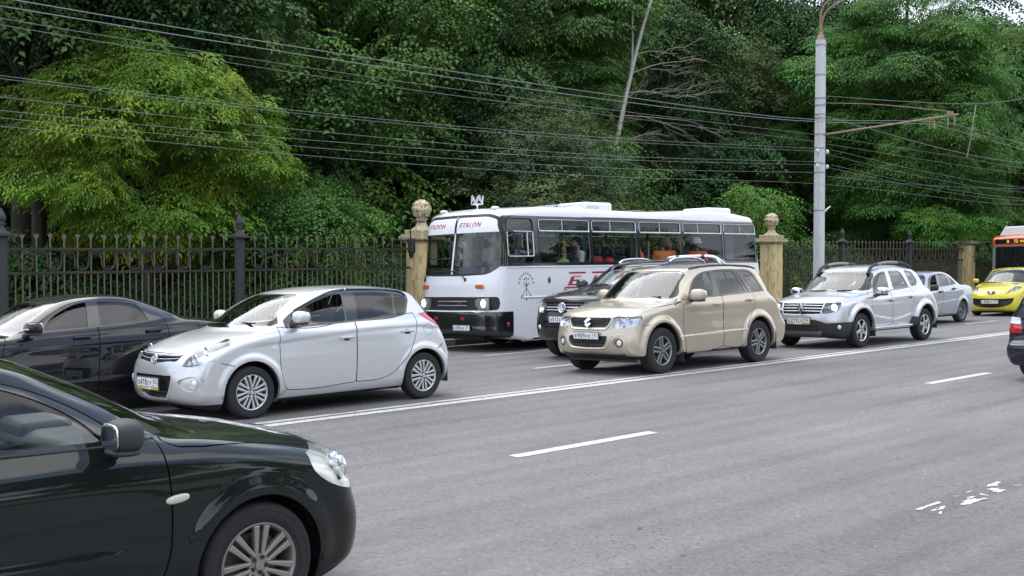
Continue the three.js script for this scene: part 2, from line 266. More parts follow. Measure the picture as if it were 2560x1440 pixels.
function tyreGeo(r, rr, w) {
  const h = w / 2, pts = [[rr - 0.01, -h * 0.82], [rr + 0.012, -h * 0.9], [mix(rr, r, 0.45), -h * 1.0], [mix(rr, r, 0.8), -h * 0.97], [r - 0.008, -h * 0.82], [r, -h * 0.6], [r, h * 0.6], [r - 0.008, h * 0.82], [mix(rr, r, 0.8), h * 0.97], [mix(rr, r, 0.45), h], [rr + 0.012, h * 0.9], [rr - 0.01, h * 0.82]];
  return new THREE.LatheGeometry(pts.map((p) => new THREE.Vector2(p[0], p[1])), 48).rotateX(Math.PI / 2);
}
// a wheel whose outer face looks along +z, centred on its hub
function makeWheel(parent, o) {
  const g = sub('wheel', parent), { r, rr, w } = o, h = w / 2;
  part('tyre', [tyreGeo(r, rr, w), ring(mix(rr, r, 0.62), 0.0025, 0, 0, h * 0.985, 48, 4), ring(mix(rr, r, 0.25), 0.003, 0, 0, h * 0.955, 48, 4)], o.tyreMat || M.rubber, g);
  const lip = new THREE.LatheGeometry([[rr - 0.03, -h * 0.7], [rr - 0.02, h * 0.2], [rr - 0.016, h * 0.78], [rr - 0.004, h * 0.86], [rr + 0.003, h * 0.9], [rr + 0.004, h * 0.84]].map((p) => new THREE.Vector2(...p)), 48).rotateX(Math.PI / 2);
  part('brake_disc', [disc(rr * 0.72, 0.02, 0, 0, -h * 0.05), disc(rr * 0.33, 0.05, 0, 0, 0.0), box(0.1, rr * 0.8, 0.07, rr * 0.5, 0, 0)], M.disc, g);
  const zo = h * 0.78, sp = [], st = o.style, n = o.n;
  const spoke = (pts, a, z = zo - 0.02, t = 0.022) => { const e = extrude(pts, t, 0.006); e.translate(0, 0, z); e.rotateZ(a); return e; };
  const R = rr - 0.012, hub = o.hub || rr * 0.27;
  if (st === 'tenpair') for (let k = 0; k < n; k++) { const a = (k / n) * 2 * Math.PI; for (const s of [-1, 1]) sp.push(spoke([[s * 0.004 + 0.004 * s, hub * 0.7], [s * 0.026, hub * 0.7], [s * 0.047, R], [s * 0.012, R]], a)); }
  if (st === 'five') for (let k = 0; k < n; k++) { const a = (k / n) * 2 * Math.PI; sp.push(spoke([[-rr * 0.2, hub * 0.6], [rr * 0.2, hub * 0.6], [rr * 0.13, R * 0.75], [rr * 0.17, R], [-rr * 0.17, R], [-rr * 0.13, R * 0.75]], a)); }
  if (st === 'doublefive') for (let k = 0; k < n; k++) { const a = (k / n) * 2 * Math.PI; for (const s of [-1, 1]) { sp.push(spoke([[s * rr * 0.05, hub * 0.6], [s * rr * 0.2, hub * 0.7], [s * rr * 0.22, R], [s * rr * 0.07, R]], a)); } }
  if (st === 'steel') { sp.push(new THREE.LatheGeometry([[0.001, zo - 0.03], [hub, zo - 0.03], [hub + 0.02, zo - 0.05], [rr * 0.72, zo - 0.035], [rr * 0.85, zo - 0.06], [R, zo - 0.05]].map((p) => new THREE.Vector2(...p)), 40).rotateX(Math.PI / 2)); }
  if (st === 'cover') { sp.push(new THREE.LatheGeometry([[0.001, zo + 0.01], [hub, zo + 0.012], [rr * 0.5, zo - 0.012], [rr * 0.5, zo - 0.012]].map((p) => new THREE.Vector2(...p)), 40).rotateX(Math.PI / 2)); for (let k = 0; k < n; k++) { const a = (k / n) * 2 * Math.PI; sp.push(spoke([[-rr * 0.2, hub * 0.9], [rr * 0.2, hub * 0.9], [rr * 0.3, R], [-rr * 0.3, R]], a)); } }
  sp.push(disc(hub, 0.03, 0, 0, zo - 0.012, 32), disc(hub * 0.42, 0.012, 0, 0, zo + 0.008, 24));
  part('rim', [lip, ...sp], o.rimMat || M.alloy, g);
  const nb = o.bolts || 5; for (let k = 0; k < nb; k++) { const a = (k / nb) * 2 * Math.PI + 0.3; part('wheel_bolt', disc(0.011, 0.016, Math.cos(a) * hub * 0.72, Math.sin(a) * hub * 0.72, zo + 0.004, 10), M.black, g); }
  if (st === 'steel') for (let k = 0; k < 9; k++) { const a = (k / 9) * 2 * Math.PI; part('vent_hole', disc(0.022, 0.01, Math.cos(a) * rr * 0.72, Math.sin(a) * rr * 0.72, zo - 0.034, 12), M.black, g); }
  return g;
}
function plateGeoMat(num, region, under) { // a registration plate: black on white, number and region code
  return canvasTex(512, under ? 136 : 112, (c, w, h) => {
    c.fillStyle = '#e9eaec'; c.fillRect(0, 0, w, h); if (under) { c.fillStyle = '#b9b21c'; c.fillRect(0, 112, w, 24); c.fillStyle = '#e4e2d2'; c.fillRect(150, 114, 190, 20); c.fillStyle = '#55564a'; c.font = 'bold 17px sans-serif'; c.fillText(under === 1 ? '' : under, 162, 130); }
    c.strokeStyle = '#17181a'; c.lineWidth = 5; c.strokeRect(5, 5, w - 10, 102); c.beginPath(); c.moveTo(368, 5); c.lineTo(368, 107); c.stroke();
    c.fillStyle = '#101113'; c.textBaseline = 'alphabetic'; let x = 26;
    [...num].forEach((ch) => { const d = /\d/.test(ch); c.font = (d ? 'bold 92px' : 'bold 76px') + ' sans-serif'; c.save(); c.translate(x, 90); c.scale(0.98, d ? 1.06 : 0.98); c.fillText(ch, 0, 0); c.restore(); x += d ? 53 : 58; });
    c.font = 'bold 62px sans-serif'; c.fillText(region, region.length > 2 ? 382 : 396, 66); c.font = 'bold 24px sans-serif'; c.fillText('RUS', 384, 98); c.fillRect(452, 82, 40, 6);
  });
}
function plate(parent, num, region, pos, rotY, o = {}) {
  const g = sub('number_plate', parent), h = o.under ? 0.136 : 0.112;
  g.position.set(...pos); g.rotation.set(0, rotY, 0);
  if (o.frame !== false) part('plate_frame', rbox(0.532, h + 0.012, 0.012, 0.004, 0, 0, -0.007), M.plastic, g);
  part('plate_face', mv(new THREE.PlaneGeometry(0.52, h), 0, 0, 0.0035), STD([1, 1, 1], 0.45, { map: plateGeoMat(num, region, o.under) }), g);
  return g;
}
function seatGeo(x, z, y = 0.42, w = 0.5) { return [rbox(0.5, 0.16, w, 0.06, x, y, z), rbox(0.16, 0.6, w * 0.94, 0.06, 0, 0, 0).rotateZ(-0.28).translate(x + 0.33, y + 0.33, z), rbox(0.1, 0.2, 0.26, 0.045, 0, 0, 0).rotateZ(-0.2).translate(x + 0.45, y + 0.74, z)]; }

const FIELDS = {};
function makeCar(c) {
  const car = thing(c.name, c.label, c.category, c.group), L = c.L, Wm = c.W / 2, P = c.paint;
  const f = carField(c), H = c.H;
  let S = surfaceNets(f, [-0.1, 0.06, -Wm - 0.15], [L + 0.1, H + 0.1, Wm + 0.15], c.mesh || 0.031), E;
  const rims = [], seal = [], lining = [];
  const take = (view, d, grow = 0) => { const [I, O, e] = cutView(S, view, d, grow); S = O; return [I, e]; };
  const ctx = { car, f, L, P, W: c.W, take, seal: (I) => both(seal, I), get S() { return S; }, set S(v) { S = v; }, rims };
  // wheel openings
  for (const q of c.arches) { const d = archDist(q), [I, O, e] = cut(S, (x, y, z) => Math.abs(z) > Wm - 0.42, (x, y, z) => (Math.abs(x - q.x) > q.R + 0.2 ? 1 : d(x, y))); S = O; rims.push(rimGeo(e, 0, -0.045)); }
  // a panel cut free with a narrow open joint round it
  const panel = (view, d, name, mat, gap = 0.0045) => { const [I0] = take(view, d, gap); let [I, strip, e] = cutView(I0, view, d, -gap); both(seal, strip); return I; };
  ctx.panel = panel;
  // glass
  const glass = c.glass || M.glass, trim = [];
  for (const s of [1, -1]) {
    const v = VIEWS.side(s);
    for (const D0 of c.dlos || []) {
      const [D, e] = take(v, polyDist(smooth2(D0.p, 5))); let rest = D; rims.push(rimGeo(e, 0, -0.012));
      for (const w of D0.w) { const [I, O, e2] = cutView(rest, v, w.inset ? inset(polyDist(smooth2(D0.p, 5)), w.inset) : polyDist(smooth2(w.p, 5))); rest = O; if (I.length && !w.open) part('side_window', soupGeo(I, -0.010), w.mat || glass, car); if (I.length && w.open) { const [pane] = cutView(I, v, polyDist(smooth2(w.open, 4))); part('side_window', soupGeo(pane, -0.012), w.mat || glass, car); } rims.push(rimGeo(e2, -0.004, -0.03)); }
      both(trim, rest);
    }
  }
  if (trim.length) part('window_trim', soupGeo(trim, -0.004), c.trimMat || M.gloss, car);
  for (const [name, view, poly, border] of [['windscreen', { at: (x, y, z) => [z, y], ok: (x) => c.gh && x < c.gh.mid }, c.ws, 0.025], ['rear_window', { at: (x, y, z) => [z, y], ok: (x) => c.gh && x > c.gh.mid }, c.rw, 0.025]]) {
    if (!poly) continue; const d = polyDist(smooth2(poly, 5)), [I, e] = take(view, d); const [In, Out] = cutView(I, view, d, -border);
    part(name, soupGeo(In, -0.006), name === 'windscreen' ? (c.wsMat || glass) : glass, car); part('window_seal', soupGeo(Out, -0.005), M.gloss, car); rims.push(rimGeo(e, 0, -0.02));
  }
  if (c.cuts) c.cuts(ctx);
  for (const s of [1, -1]) for (const d of c.doors || []) { const I = panel(VIEWS.side(s), polyDist(smooth2(d.p, 5)), d.name, P); if (I.length) part(d.name, soupGeo(I), d.mat || P, car); }
  if (c.hood) { const I = panel({ at: VIEWS.top().at, ok: (x, y, z, nx, ny) => ny > 1.7 && x < c.gh.mid }, polyDist(smooth2(c.hood, 5))); part('bonnet', soupGeo(I), P, car); }
  if (c.bumperCut) { const I = panel({ at: (x, y) => [x, y], ok: () => true }, polyDist(c.bumperCut)); part('front_bumper', soupGeo(I), c.bumperMat || P, car); }
  if (c.rearBumperCut) { const I = panel({ at: (x, y) => [x, y], ok: () => true }, polyDist(c.rearBumperCut)); part('rear_bumper', soupGeo(I), c.bumperMat || P, car); }
  { const [U, O] = cut(S, () => true, (x, y) => y - (c.under ?? 0.2)); S = O; part('underbody', soupGeo(U), M.dark, car); }
  part('body', [soupGeo(S), ...rims], P, car);
  part('panel_joint', soupGeo(seal, -0.012), M.dark, car);
  { // dark lining so that the cabin is not the colour of the paint
    let Z = surfaceNets((x, y, z) => f(x, y, z) + 0.035, [0, 0.1, -Wm], [L, H, Wm], 0.075, 1); 
    for (const D0 of c.dlos || []) for (const s of [1, -1]) for (const w of D0.w) Z = cutView(Z, VIEWS.side(s), polyDist(w.p || D0.p), w.p ? 0.01 : -0.01)[1];
    if (c.ws) Z = cutView(Z, VIEWS.front(c.gh.mid), polyDist(c.ws), 0)[1]; if (c.rw) Z = cutView(Z, VIEWS.rear(c.gh.mid), polyDist(c.rw), 0)[1];
    for (const q of c.arches) Z = cut(Z, (x, y, z) => Math.abs(z) > Wm - 0.5, archDist(q, 0.02))[1];
    Z = cut(Z, (x) => x < (c.lineFrom ?? 0.9), () => -1)[1];
    part('cabin_lining', soupGeo(Z), M.fabric, car);
  }
  for (const q of c.arches) for (const s of [1, -1]) { const a = new THREE.CylinderGeometry(q.R + 0.02, q.R + 0.02, 0.34, 28, 1, true, -0.35 * Math.PI - Math.PI / 2 + 0.05, Math.PI * 1.6).rotateX(Math.PI / 2); const u = []; for (let k = 0; k <= 24; k++) { const t = -0.12 + (Math.PI + 0.24) * (k / 24); u.push([Math.cos(t) * (q.R + 0.02), Math.sin(t) * (q.R + 0.02)]); }
    const liner = new THREE.BufferGeometry(), p = []; for (let k = 0; k < 24; k++) { const A = u[k], B = u[k + 1], z0 = s * (Wm - 0.03), z1 = s * (Wm - 0.42); p.push(A[0], A[1], z0, B[0], B[1], z0, B[0], B[1], z1, A[0], A[1], z0, B[0], B[1], z1, A[0], A[1], z1, 0, 0, z1, A[0], A[1], z1, B[0], B[1], z1); }
    liner.setAttribute('position', new THREE.BufferAttribute(new Float32Array(p), 3)); liner.computeVertexNormals(); part('wheel_well', liner.translate(q.x, q.y, 0), M.dark, car);
    const w = makeWheel(car, { ...c.wheel, ...(q.wheel || {}) }), hw = (c.wheel.w / 2); w.position.set(q.x, c.wheel.r, s * ((c.track || Wm - 0.02) - hw)); w.rotation.set(0, s > 0 ? 0 : Math.PI, 0); if (q.turn) w.rotation.y += q.turn; const spin = q.spin ?? 0.4; w.children.forEach((m) => { if (m.name !== 'tyre') m.rotation.z = spin; });
  }
  // cabin
  if (c.cabin) {
    const k = c.cabin; for (const [x, z] of k.seats) part('seat', seatGeo(x, z, k.y ?? 0.42), M.fabric, car);
    part('dashboard', [rbox(0.5, 0.3, c.W * 0.72, 0.09, k.dash, k.dashY ?? 0.83, 0), rbox(0.28, 0.1, 0.36, 0.04, k.dash + 0.1, (k.dashY ?? 0.83) + 0.14, 0.36)], M.plastic, car);
    part('steering_wheel', [new THREE.TorusGeometry(0.185, 0.016, 8, 28).rotateY(Math.PI / 2).rotateZ(-0.42).translate(k.dash + 0.45, (k.dashY ?? 0.83) + 0.1, 0.36), bar([k.dash + 0.1, (k.dashY ?? 0.83) - 0.03, 0.36], [k.dash + 0.45, (k.dashY ?? 0.83) + 0.1, 0.36], 0.03), rbox(0.04, 0.1, 0.3, 0.015, 0, 0, 0).rotateZ(-0.42).translate(k.dash + 0.45, (k.dashY ?? 0.83) + 0.1, 0.36)], M.plastic, car);
    part('interior_mirror', rbox(0.03, 0.07, 0.24, 0.014, k.mirror[0], k.mirror[1], 0), M.plastic, car);
    part('cabin_floor', box(L * 0.55, 0.03, c.W * 0.8, L * 0.53, 0.3, 0), M.fabric, car);
  }
  for (const h of c.handles || []) for (const s of [1, -1]) {
    const z = f.side(h[0], h[1]); const g = sub('door_handle', car); g.position.set(h[0], h[1], s * z); g.rotation.x = s * -0.05;
    part('handle_bar', [rbox(0.2, 0.03, 0.022, 0.01, 0, 0.0, s * 0.034), rbox(0.03, 0.026, 0.04, 0.008, -0.085, 0, s * 0.012), rbox(0.03, 0.026, 0.04, 0.008, 0.085, 0, s * 0.012)], h[2] || P, g);
    part('handle_recess', superEllipsoid(0.062, 0.034, 0.012, 0.9, 14).translate(0.0, -0.012, 0), M.dark, g);
  }
  if (c.mirrors) { const m = c.mirrors; for (const s of [1, -1]) { const g = sub('wing_mirror', car); g.position.set(m.x, m.y, s * m.z);
    part('mirror_housing', superEllipsoid(m.r[0], m.r[1], m.r[2], 0.72, 20).rotateY(s * 0.12), m.mat || P, g);
    part('mirror_glass', superEllipsoid(0.008, m.r[1] * 0.8, m.r[2] * 0.82, 0.6, 14).translate(m.r[0] * 0.93, 0, 0), M.chrome, g);
    part('mirror_foot', [bar([0.0, -m.r[1] * 0.75, -s * m.r[2] * 0.4], [m.foot?.[0] ?? -0.02, (m.foot?.[1] ?? -m.r[1] - 0.03), -s * (m.r[2] + 0.07)], 0.03, 0.04), superEllipsoid(m.r[0] * 0.95, 0.02, m.r[2] * 0.9, 0.8, 14).translate(0.01, -m.r[1] * 0.95, 0)], M.plastic, g);
    if (m.lamp) part('turn_signal', rbox(0.012, 0.016, m.r[2] * 1.2, 0.005, -m.r[0] * 0.96, -m.r[1] * 0.15, s * 0.02), M.bulbOff, g); } }
  if (c.wipers) for (const w of c.wipers) part('wiper', [bar([w[0], w[1], w[2]], [w[3], w[4], w[5]], 0.008), bar([mix(w[0], w[3], 0.35), mix(w[1], w[4], 0.35) + 0.015, mix(w[2], w[5], 0.35)], [w[3], w[4] + 0.012, w[5] + (w[5] - w[2]) * 0.12], 0.009)], M.black, car);
  if (c.aerial) part('aerial', [bar(c.aerial[0], c.aerial[1], 0.004, 0.002, 5), bar([c.aerial[0][0], c.aerial[0][1] - 0.02, c.aerial[0][2]], [mix(c.aerial[0][0], c.aerial[1][0], 0.06), mix(c.aerial[0][1], c.aerial[1][1], 0.06), c.aerial[0][2]], 0.014, 0.006)], M.black, car);
  if (c.extra) c.extra(ctx);
  // standing on the road: local x runs from the front bumper backwards, +z is the driver's side
  const [u0, vNear] = c.at, vc = vNear + (c.flip ? Wm : Wm), y = roadY(vc);
  FIELDS[car.name] = { f, car };
  car.position.set(u0, y, -vc); if (c.flip) car.rotation.set(c.flat ? 0 : 0, Math.PI, 0); else car.rotation.set(-roadSlope(vc), 0, 0);
  return car;
}
function roadY(v) { return v > 11 ? -0.03 * (v - 11) : 0; }
function roadSlope(v) { return v > 11 ? Math.atan(0.03) : 0; }
// a lamp set into the body: the skin piece becomes the clear cover, a bowl lies behind it
function lamp(ctx, view, d, o = {}) {
  const [I, e] = ctx.take(view, d); if (!I.length) return;
  const g = sub(o.name || 'headlight', ctx.car), depth = o.depth ?? 0.05;
  if (o.solid) { part('lamp_lens', soupGeo(I, 0.001), o.mat || M.red, g); ctx.rims.push(rimGeo(e, 0, -0.02)); return g; }
  part('lamp_cover', soupGeo(I, -0.001), o.cover || M.lens, g);
  part('lamp_housing', [soupGeo(I, -depth), rimGeo(e, -0.001, -depth)], o.housing || M.reflector, g);
  for (const b of o.bowls || []) { const G = sub('', g); g.remove(G); const q = V(b[0], b[1], b[2]);
    part('lamp_bowl', new THREE.LatheGeometry([[0.004, -b[3] * 0.55], [b[3] * 0.5, -b[3] * 0.42], [b[3] * 0.86, -b[3] * 0.1], [b[3], 0.0], [b[3] * 1.06, 0.004], [b[3] * 1.06, -0.01]].map((p) => new THREE.Vector2(...p)), 24).rotateZ(Math.PI / 2).translate(q.x, q.y, q.z), o.bowlMat || M.chrome, g);
    part('lamp_bulb', new THREE.SphereGeometry(b[3] * (b[4] ? 0.62 : 0.28), 12, 8).translate(q.x + b[3] * 0.12, q.y, q.z), b[4] ? M.bulb : M.bulbOff, g); }
  return g;
}
// ---------------------------------------------------------------- things on the front of a body
function frontX(f, z, y, x1 = 1.5) { let a = -0.3, b = a; while (b < x1 && f(b, y, z) > 0) { a = b; b += 0.03; } for (let i = 0; i < 18; i++) { const m = (a + b) / 2; if (f(m, y, z) > 0) a = m; else b = m; } return b; }
const sideZ = (f, x, y, s = 1) => { let a = 1.6, b = 1.6; while (b > 0 && f(x, y, s * b) > 0) { a = b; b -= 0.03; } for (let i = 0; i < 18; i++) { const m = (a + b) / 2; if (f(x, y, s * m) > 0) a = m; else b = m; } return b; };
const topY = (f, x, z) => { let a = 2.2, b = 2.2; while (b > 0 && f(x, b, z) > 0) { a = b; b -= 0.03; } for (let i = 0; i < 18; i++) { const m = (a + b) / 2; if (f(x, m, z) > 0) a = m; else b = m; } return b; };
function frontTube(f, pts, r, off = 0, seg = 24) { return tube(pts.map(([z, y]) => V(frontX(f, z, y) - off, y, z)), r, seg, 6); }
function sideTube(f, pts, r, s, off = 0, seg = 24) { return tube(pts.map(([x, y]) => V(x, y, s * (sideZ(f, x, y, s) + off))), r, seg, 6); }
const mirrorPoly = (P) => [...P, ...P.slice().reverse().map(([a, ...b]) => [-a, ...b])];
const flip = (P) => P.map(([a, ...b]) => [-a, ...b]);
const fview = (s, x1 = 1.3) => ({ at: (x, y, z) => [z * s, y], ok: (x, y, z) => x < x1 && (s === 0 || z * s > -0.02) });
const fviewAll = (x1 = 1.0) => ({ at: (x, y, z) => [z, y], ok: (x) => x < x1 });
// an opening in the front: the skin goes, a dark recess is left, bars are added by the caller
function opening(ctx, name, P, depth = 0.045, mat = M.black, smoothIt = 5) { const [I, e] = ctx.take(fviewAll(), polyDist(smooth2(P, smoothIt))); const g = sub(name, ctx.car); part('recess', [soupGeo(I, -depth), rimGeo(e, 0, -depth)], mat, g); ctx.rims.push(rimGeo(e, 0.0, -0.012)); return g; }
function frontLamps(ctx, P, o = {}) { for (const s of [1, -1]) lamp(ctx, { at: (x, y, z) => [(Math.atan2(z * s, (o.xc ?? 1) - x) * 180) / Math.PI / 60, y], ok: (x, y, z) => z * s > 0.12 && x < (o.xmax ?? 0.7) }, polyDist(smooth2(P.map(([a, ...b]) => [a / 60, ...b]), 5)), { ...o, bowls: (o.bowlsAt || []).map(([z, y, r, lit]) => [frontX(ctx.f, z * s, y) + (o.back ?? 0.035), y, z * s, r, lit]) }); }
function badge(ctx, geos, z, y, mat = M.chrome, name = 'emblem', off = 0.012, tilt = 0) { // geometry drawn in its own xy, facing the front
  const x = frontX(ctx.f, z, y), m = part(name, geos, mat, ctx.car); m.position.set(x - off, y, z); m.rotation.set(0, -Math.PI / 2, 0); m.rotateX(-tilt); return m;
}
const frontPlate = (ctx, num, reg, z, y, o = {}) => plate(ctx.car, num, reg, [frontX(ctx.f, z, y) - (o.off ?? 0.02), y, z], -Math.PI / 2, o);

function hexMesh(P, cell, r, t = 0.012) { // a plate of hexagonal holes inside an outline, drawn in xy
  const d = polyDist(P), b = d.box, holes = []; let row = 0;
  for (let y = b[2] + cell * 0.5; y < b[3]; y += cell * 0.86, row++) for (let x = b[0] + (row % 2 ? cell : cell * 0.5); x < b[1]; x += cell) if (d(x, y) < -r * 1.15) { const h = []; for (let k = 0; k < 6; k++) h.push([x + r * Math.cos((k / 6) * 2 * Math.PI + Math.PI / 6), y + r * Math.sin((k / 6) * 2 * Math.PI + Math.PI / 6)]); holes.push(h); }
  return extrude(P, t, 0, holes);
}
function mudflap(ctx, x, y0, y1, w = 0.24) { const Wm = ctx.W / 2; for (const s of [1, -1]) part('mud_flap', rbox(0.012, y1 - y0, w, 0.005, x, (y0 + y1) / 2, s * (Wm - w / 2 - 0.005)), M.plastic, ctx.car); }
const sideJoint = (ctx, pts, r = 0.0035, mat = M.dark, name = 'panel_joint', off = 0) => { for (const s of [1, -1]) part(name, sideTube(ctx.f, pts, r, s, off), mat, ctx.car); };
// ---------------------------------------------------------------- ground, road, kerb
const ROADTILE = 11, roadTex = dataTex(2048, (x, y) => { // old asphalt: stones, pits, streaks along the lanes, hairline cracks
  const a = fb2(x * 420, y * 420, 2, 2, 420), b = fb2(x * 5, y * 9, 5, 4, 5), st = fb2(x * 4, y * 46, 9, 3, 4), s = vn2(x * 760, y * 760, 4, 760), s2 = vn2(x * 640, y * 640, 8, 640), rough = sstep(fb2(x * 9, y * 9, 14, 3, 9), 0.45, 0.62);
  const pit = sstep(s, 0.80, 0.93) * (0.35 + 0.65 * rough), lt = sstep(s2, 0.86, 0.97);
  const g = 0.425 + 0.09 * (a - 0.5) + 0.10 * (b - 0.5) + 0.10 * (st - 0.5) - 0.19 * pit + 0.11 * lt;
  return [g * 1.02, g * 0.995, g * 0.98];
}, true);
const roadBump = dataTex(1024, (x, y) => { const n = 0.5 + 0.4 * (fb2(x * 200, y * 200, 7, 2, 200) - 0.5) - 0.4 * sstep(vn2(x * 340, y * 340, 4, 340), 0.86, 0.95); return [n, n, n]; });
roadBump.repeat.set(2, 2);
const roadMat = STD([1, 1, 1], 0.82, { map: roadTex, bumpMap: roadBump, bumpScale: 0.004 });
function strip(vs, ys, u0, u1, du, uvScale, jitter) { // a sheet along the road with a given profile across it
  const nu = Math.ceil((u1 - u0) / du), p = [], uv = [], idx = [];
  for (let i = 0; i <= nu; i++) for (let k = 0; k < vs.length; k++) { const u = u0 + ((u1 - u0) * i) / nu; p.push(u, ys[k] + (jitter ? jitter(u, vs[k]) : 0), -vs[k]); uv.push(u / uvScale, vs[k] / uvScale); }
  for (let i = 0; i < nu; i++) for (let k = 0; k < vs.length - 1; k++) { const a = i * vs.length + k, b = a + vs.length; idx.push(a, b, b + 1, a, b + 1, a + 1); }
  const g = new THREE.BufferGeometry(); g.setAttribute('position', new THREE.BufferAttribute(new Float32Array(p), 3)); g.setAttribute('uv', new THREE.BufferAttribute(new Float32Array(uv), 2)); g.setIndex(idx); g.computeVertexNormals(); return g;
}
const KERB = 19.3, FENCE = 22;
{
  const soil = dataTex(512, (x, y) => { const n = fb2(x * 10, y * 10, 3, 5, 10), m = fb2(x * 50, y * 50, 6, 3, 50); return [0.25 + 0.12 * (n - 0.5) + 0.1 * (m - 0.5), 0.27 + 0.16 * (n - 0.5) + 0.1 * (m - 0.5), 0.15 + 0.06 * (n - 0.5)]; }, true);
  const vs = [-400, -60, -6, 0.2, 0.25, 11, KERB, KERB + 0.2, FENCE + 1, 60, 400], ys = [0.1, 0.1, 0.12, 0.12, -0.1, -0.1, -0.4, -0.12, -0.06, 0, 0];
  struct('ground', strip(vs, ys, -400, 500, 30, 3), STD([1, 1, 1], 0.95, { map: soil }));
  struct('road', strip([0.25, 4, 8, 11, 13, 15, 17, KERB], [0, 0, 0, 0, -0.06, -0.12, -0.18, roadY(KERB)], -150, 260, 10, ROADTILE), roadMat);
  const pave = dataTex(256, (x, y) => { const n = 0.5 + 0.12 * (fb2(x * 40, y * 40, 3, 4, 40) - 0.5); return [n, n * 0.99, n * 0.97]; }, true);
  struct('pavement', strip([-4, 0.1], [0.14, 0.14], -60, 80, 10, 2), STD([1, 1, 1], 0.9, { map: pave }));
}
// painted lines: thin sheets 4 mm above the road, edges worn in the old ones
function markGeo(u0, u1, v0, v1, n = 1) { const vs = [v0, v1]; return strip(vs, vs.map((v) => roadY(v) + 0.004), u0, u1, (u1 - u0) / n, 1); }
const paintTex = dataTex(512, (x, y) => { const n = 0.80 + 0.16 * (fb2(x * 30, y * 30, 2, 4, 30) - 0.5) - 0.22 * sstep(fb2(x * 80, y * 80, 9, 3, 80), 0.56, 0.74); return [n, n * 0.985, n * 0.965]; }, true);
const wornAlpha = dataTex(1024, (x, y) => { const e = Math.min(1, Math.min(y, 1 - y) * 5), n = fb2(x * 40, y * 4, 3, 5, 40); const k = n + 0.35 * e > 0.62 ? 1 : 0; return [k, k, k]; });
const veryWorn = dataTex(512, (x, y) => { const n = fb2(x * 9, y * 4 + 2, 3, 5); const k = n > 0.6 && x > 0.03 && x < 0.97 ? 1 : 0; return [k, k, k]; });
const lineMat = STD([1, 1, 1], 0.7, { map: paintTex }), wornMat = STD([1, 1, 1], 0.75, { map: paintTex, alphaMap: wornAlpha, alphaTest: 0.5 }), scrapMat = STD([1, 1, 1], 0.75, { map: paintTex, alphaMap: veryWorn, alphaTest: 0.5 });
function uvTo(g, su, sv, v0) { const p = g.attributes.position, uv = g.attributes.uv; for (let i = 0; i < p.count; i++) uv.setXY(i, p.getX(i) / su, (-p.getZ(i) - v0) / sv); return g; }
struct('lane_marking', markGeo(-60, 150, 10.64, 10.79, 1), lineMat);
struct('lane_marking', uvTo(markGeo(-60, 150, 10.86, 10.97, 1), 14, 0.11, 10.86), wornMat);
for (let k = -3; k < 12; k++) { struct('lane_marking', markGeo(7.23 + 8.23 * k, 9.27 + 8.23 * k, 7.46, 7.6), lineMat); }
for (let k = -3; k < 12; k++) struct('lane_marking', markGeo(5.2 + 8.1 * k, 7.2 + 8.1 * k, 13.3, 13.42), lineMat);
for (let k = -3; k < 12; k++) struct('lane_marking', markGeo(14.85 + 9.0 * k, 17 + 9.0 * k, 16.2, 16.32), lineMat);
for (const [a, b] of [[7.9, 9.35], [16.5, 18], [0.2, 1.8]]) struct('lane_marking', uvTo(markGeo(a, b, 3.72, 3.94), 1.45, 0.22, 3.72).translate(0, 0, 0), scrapMat);
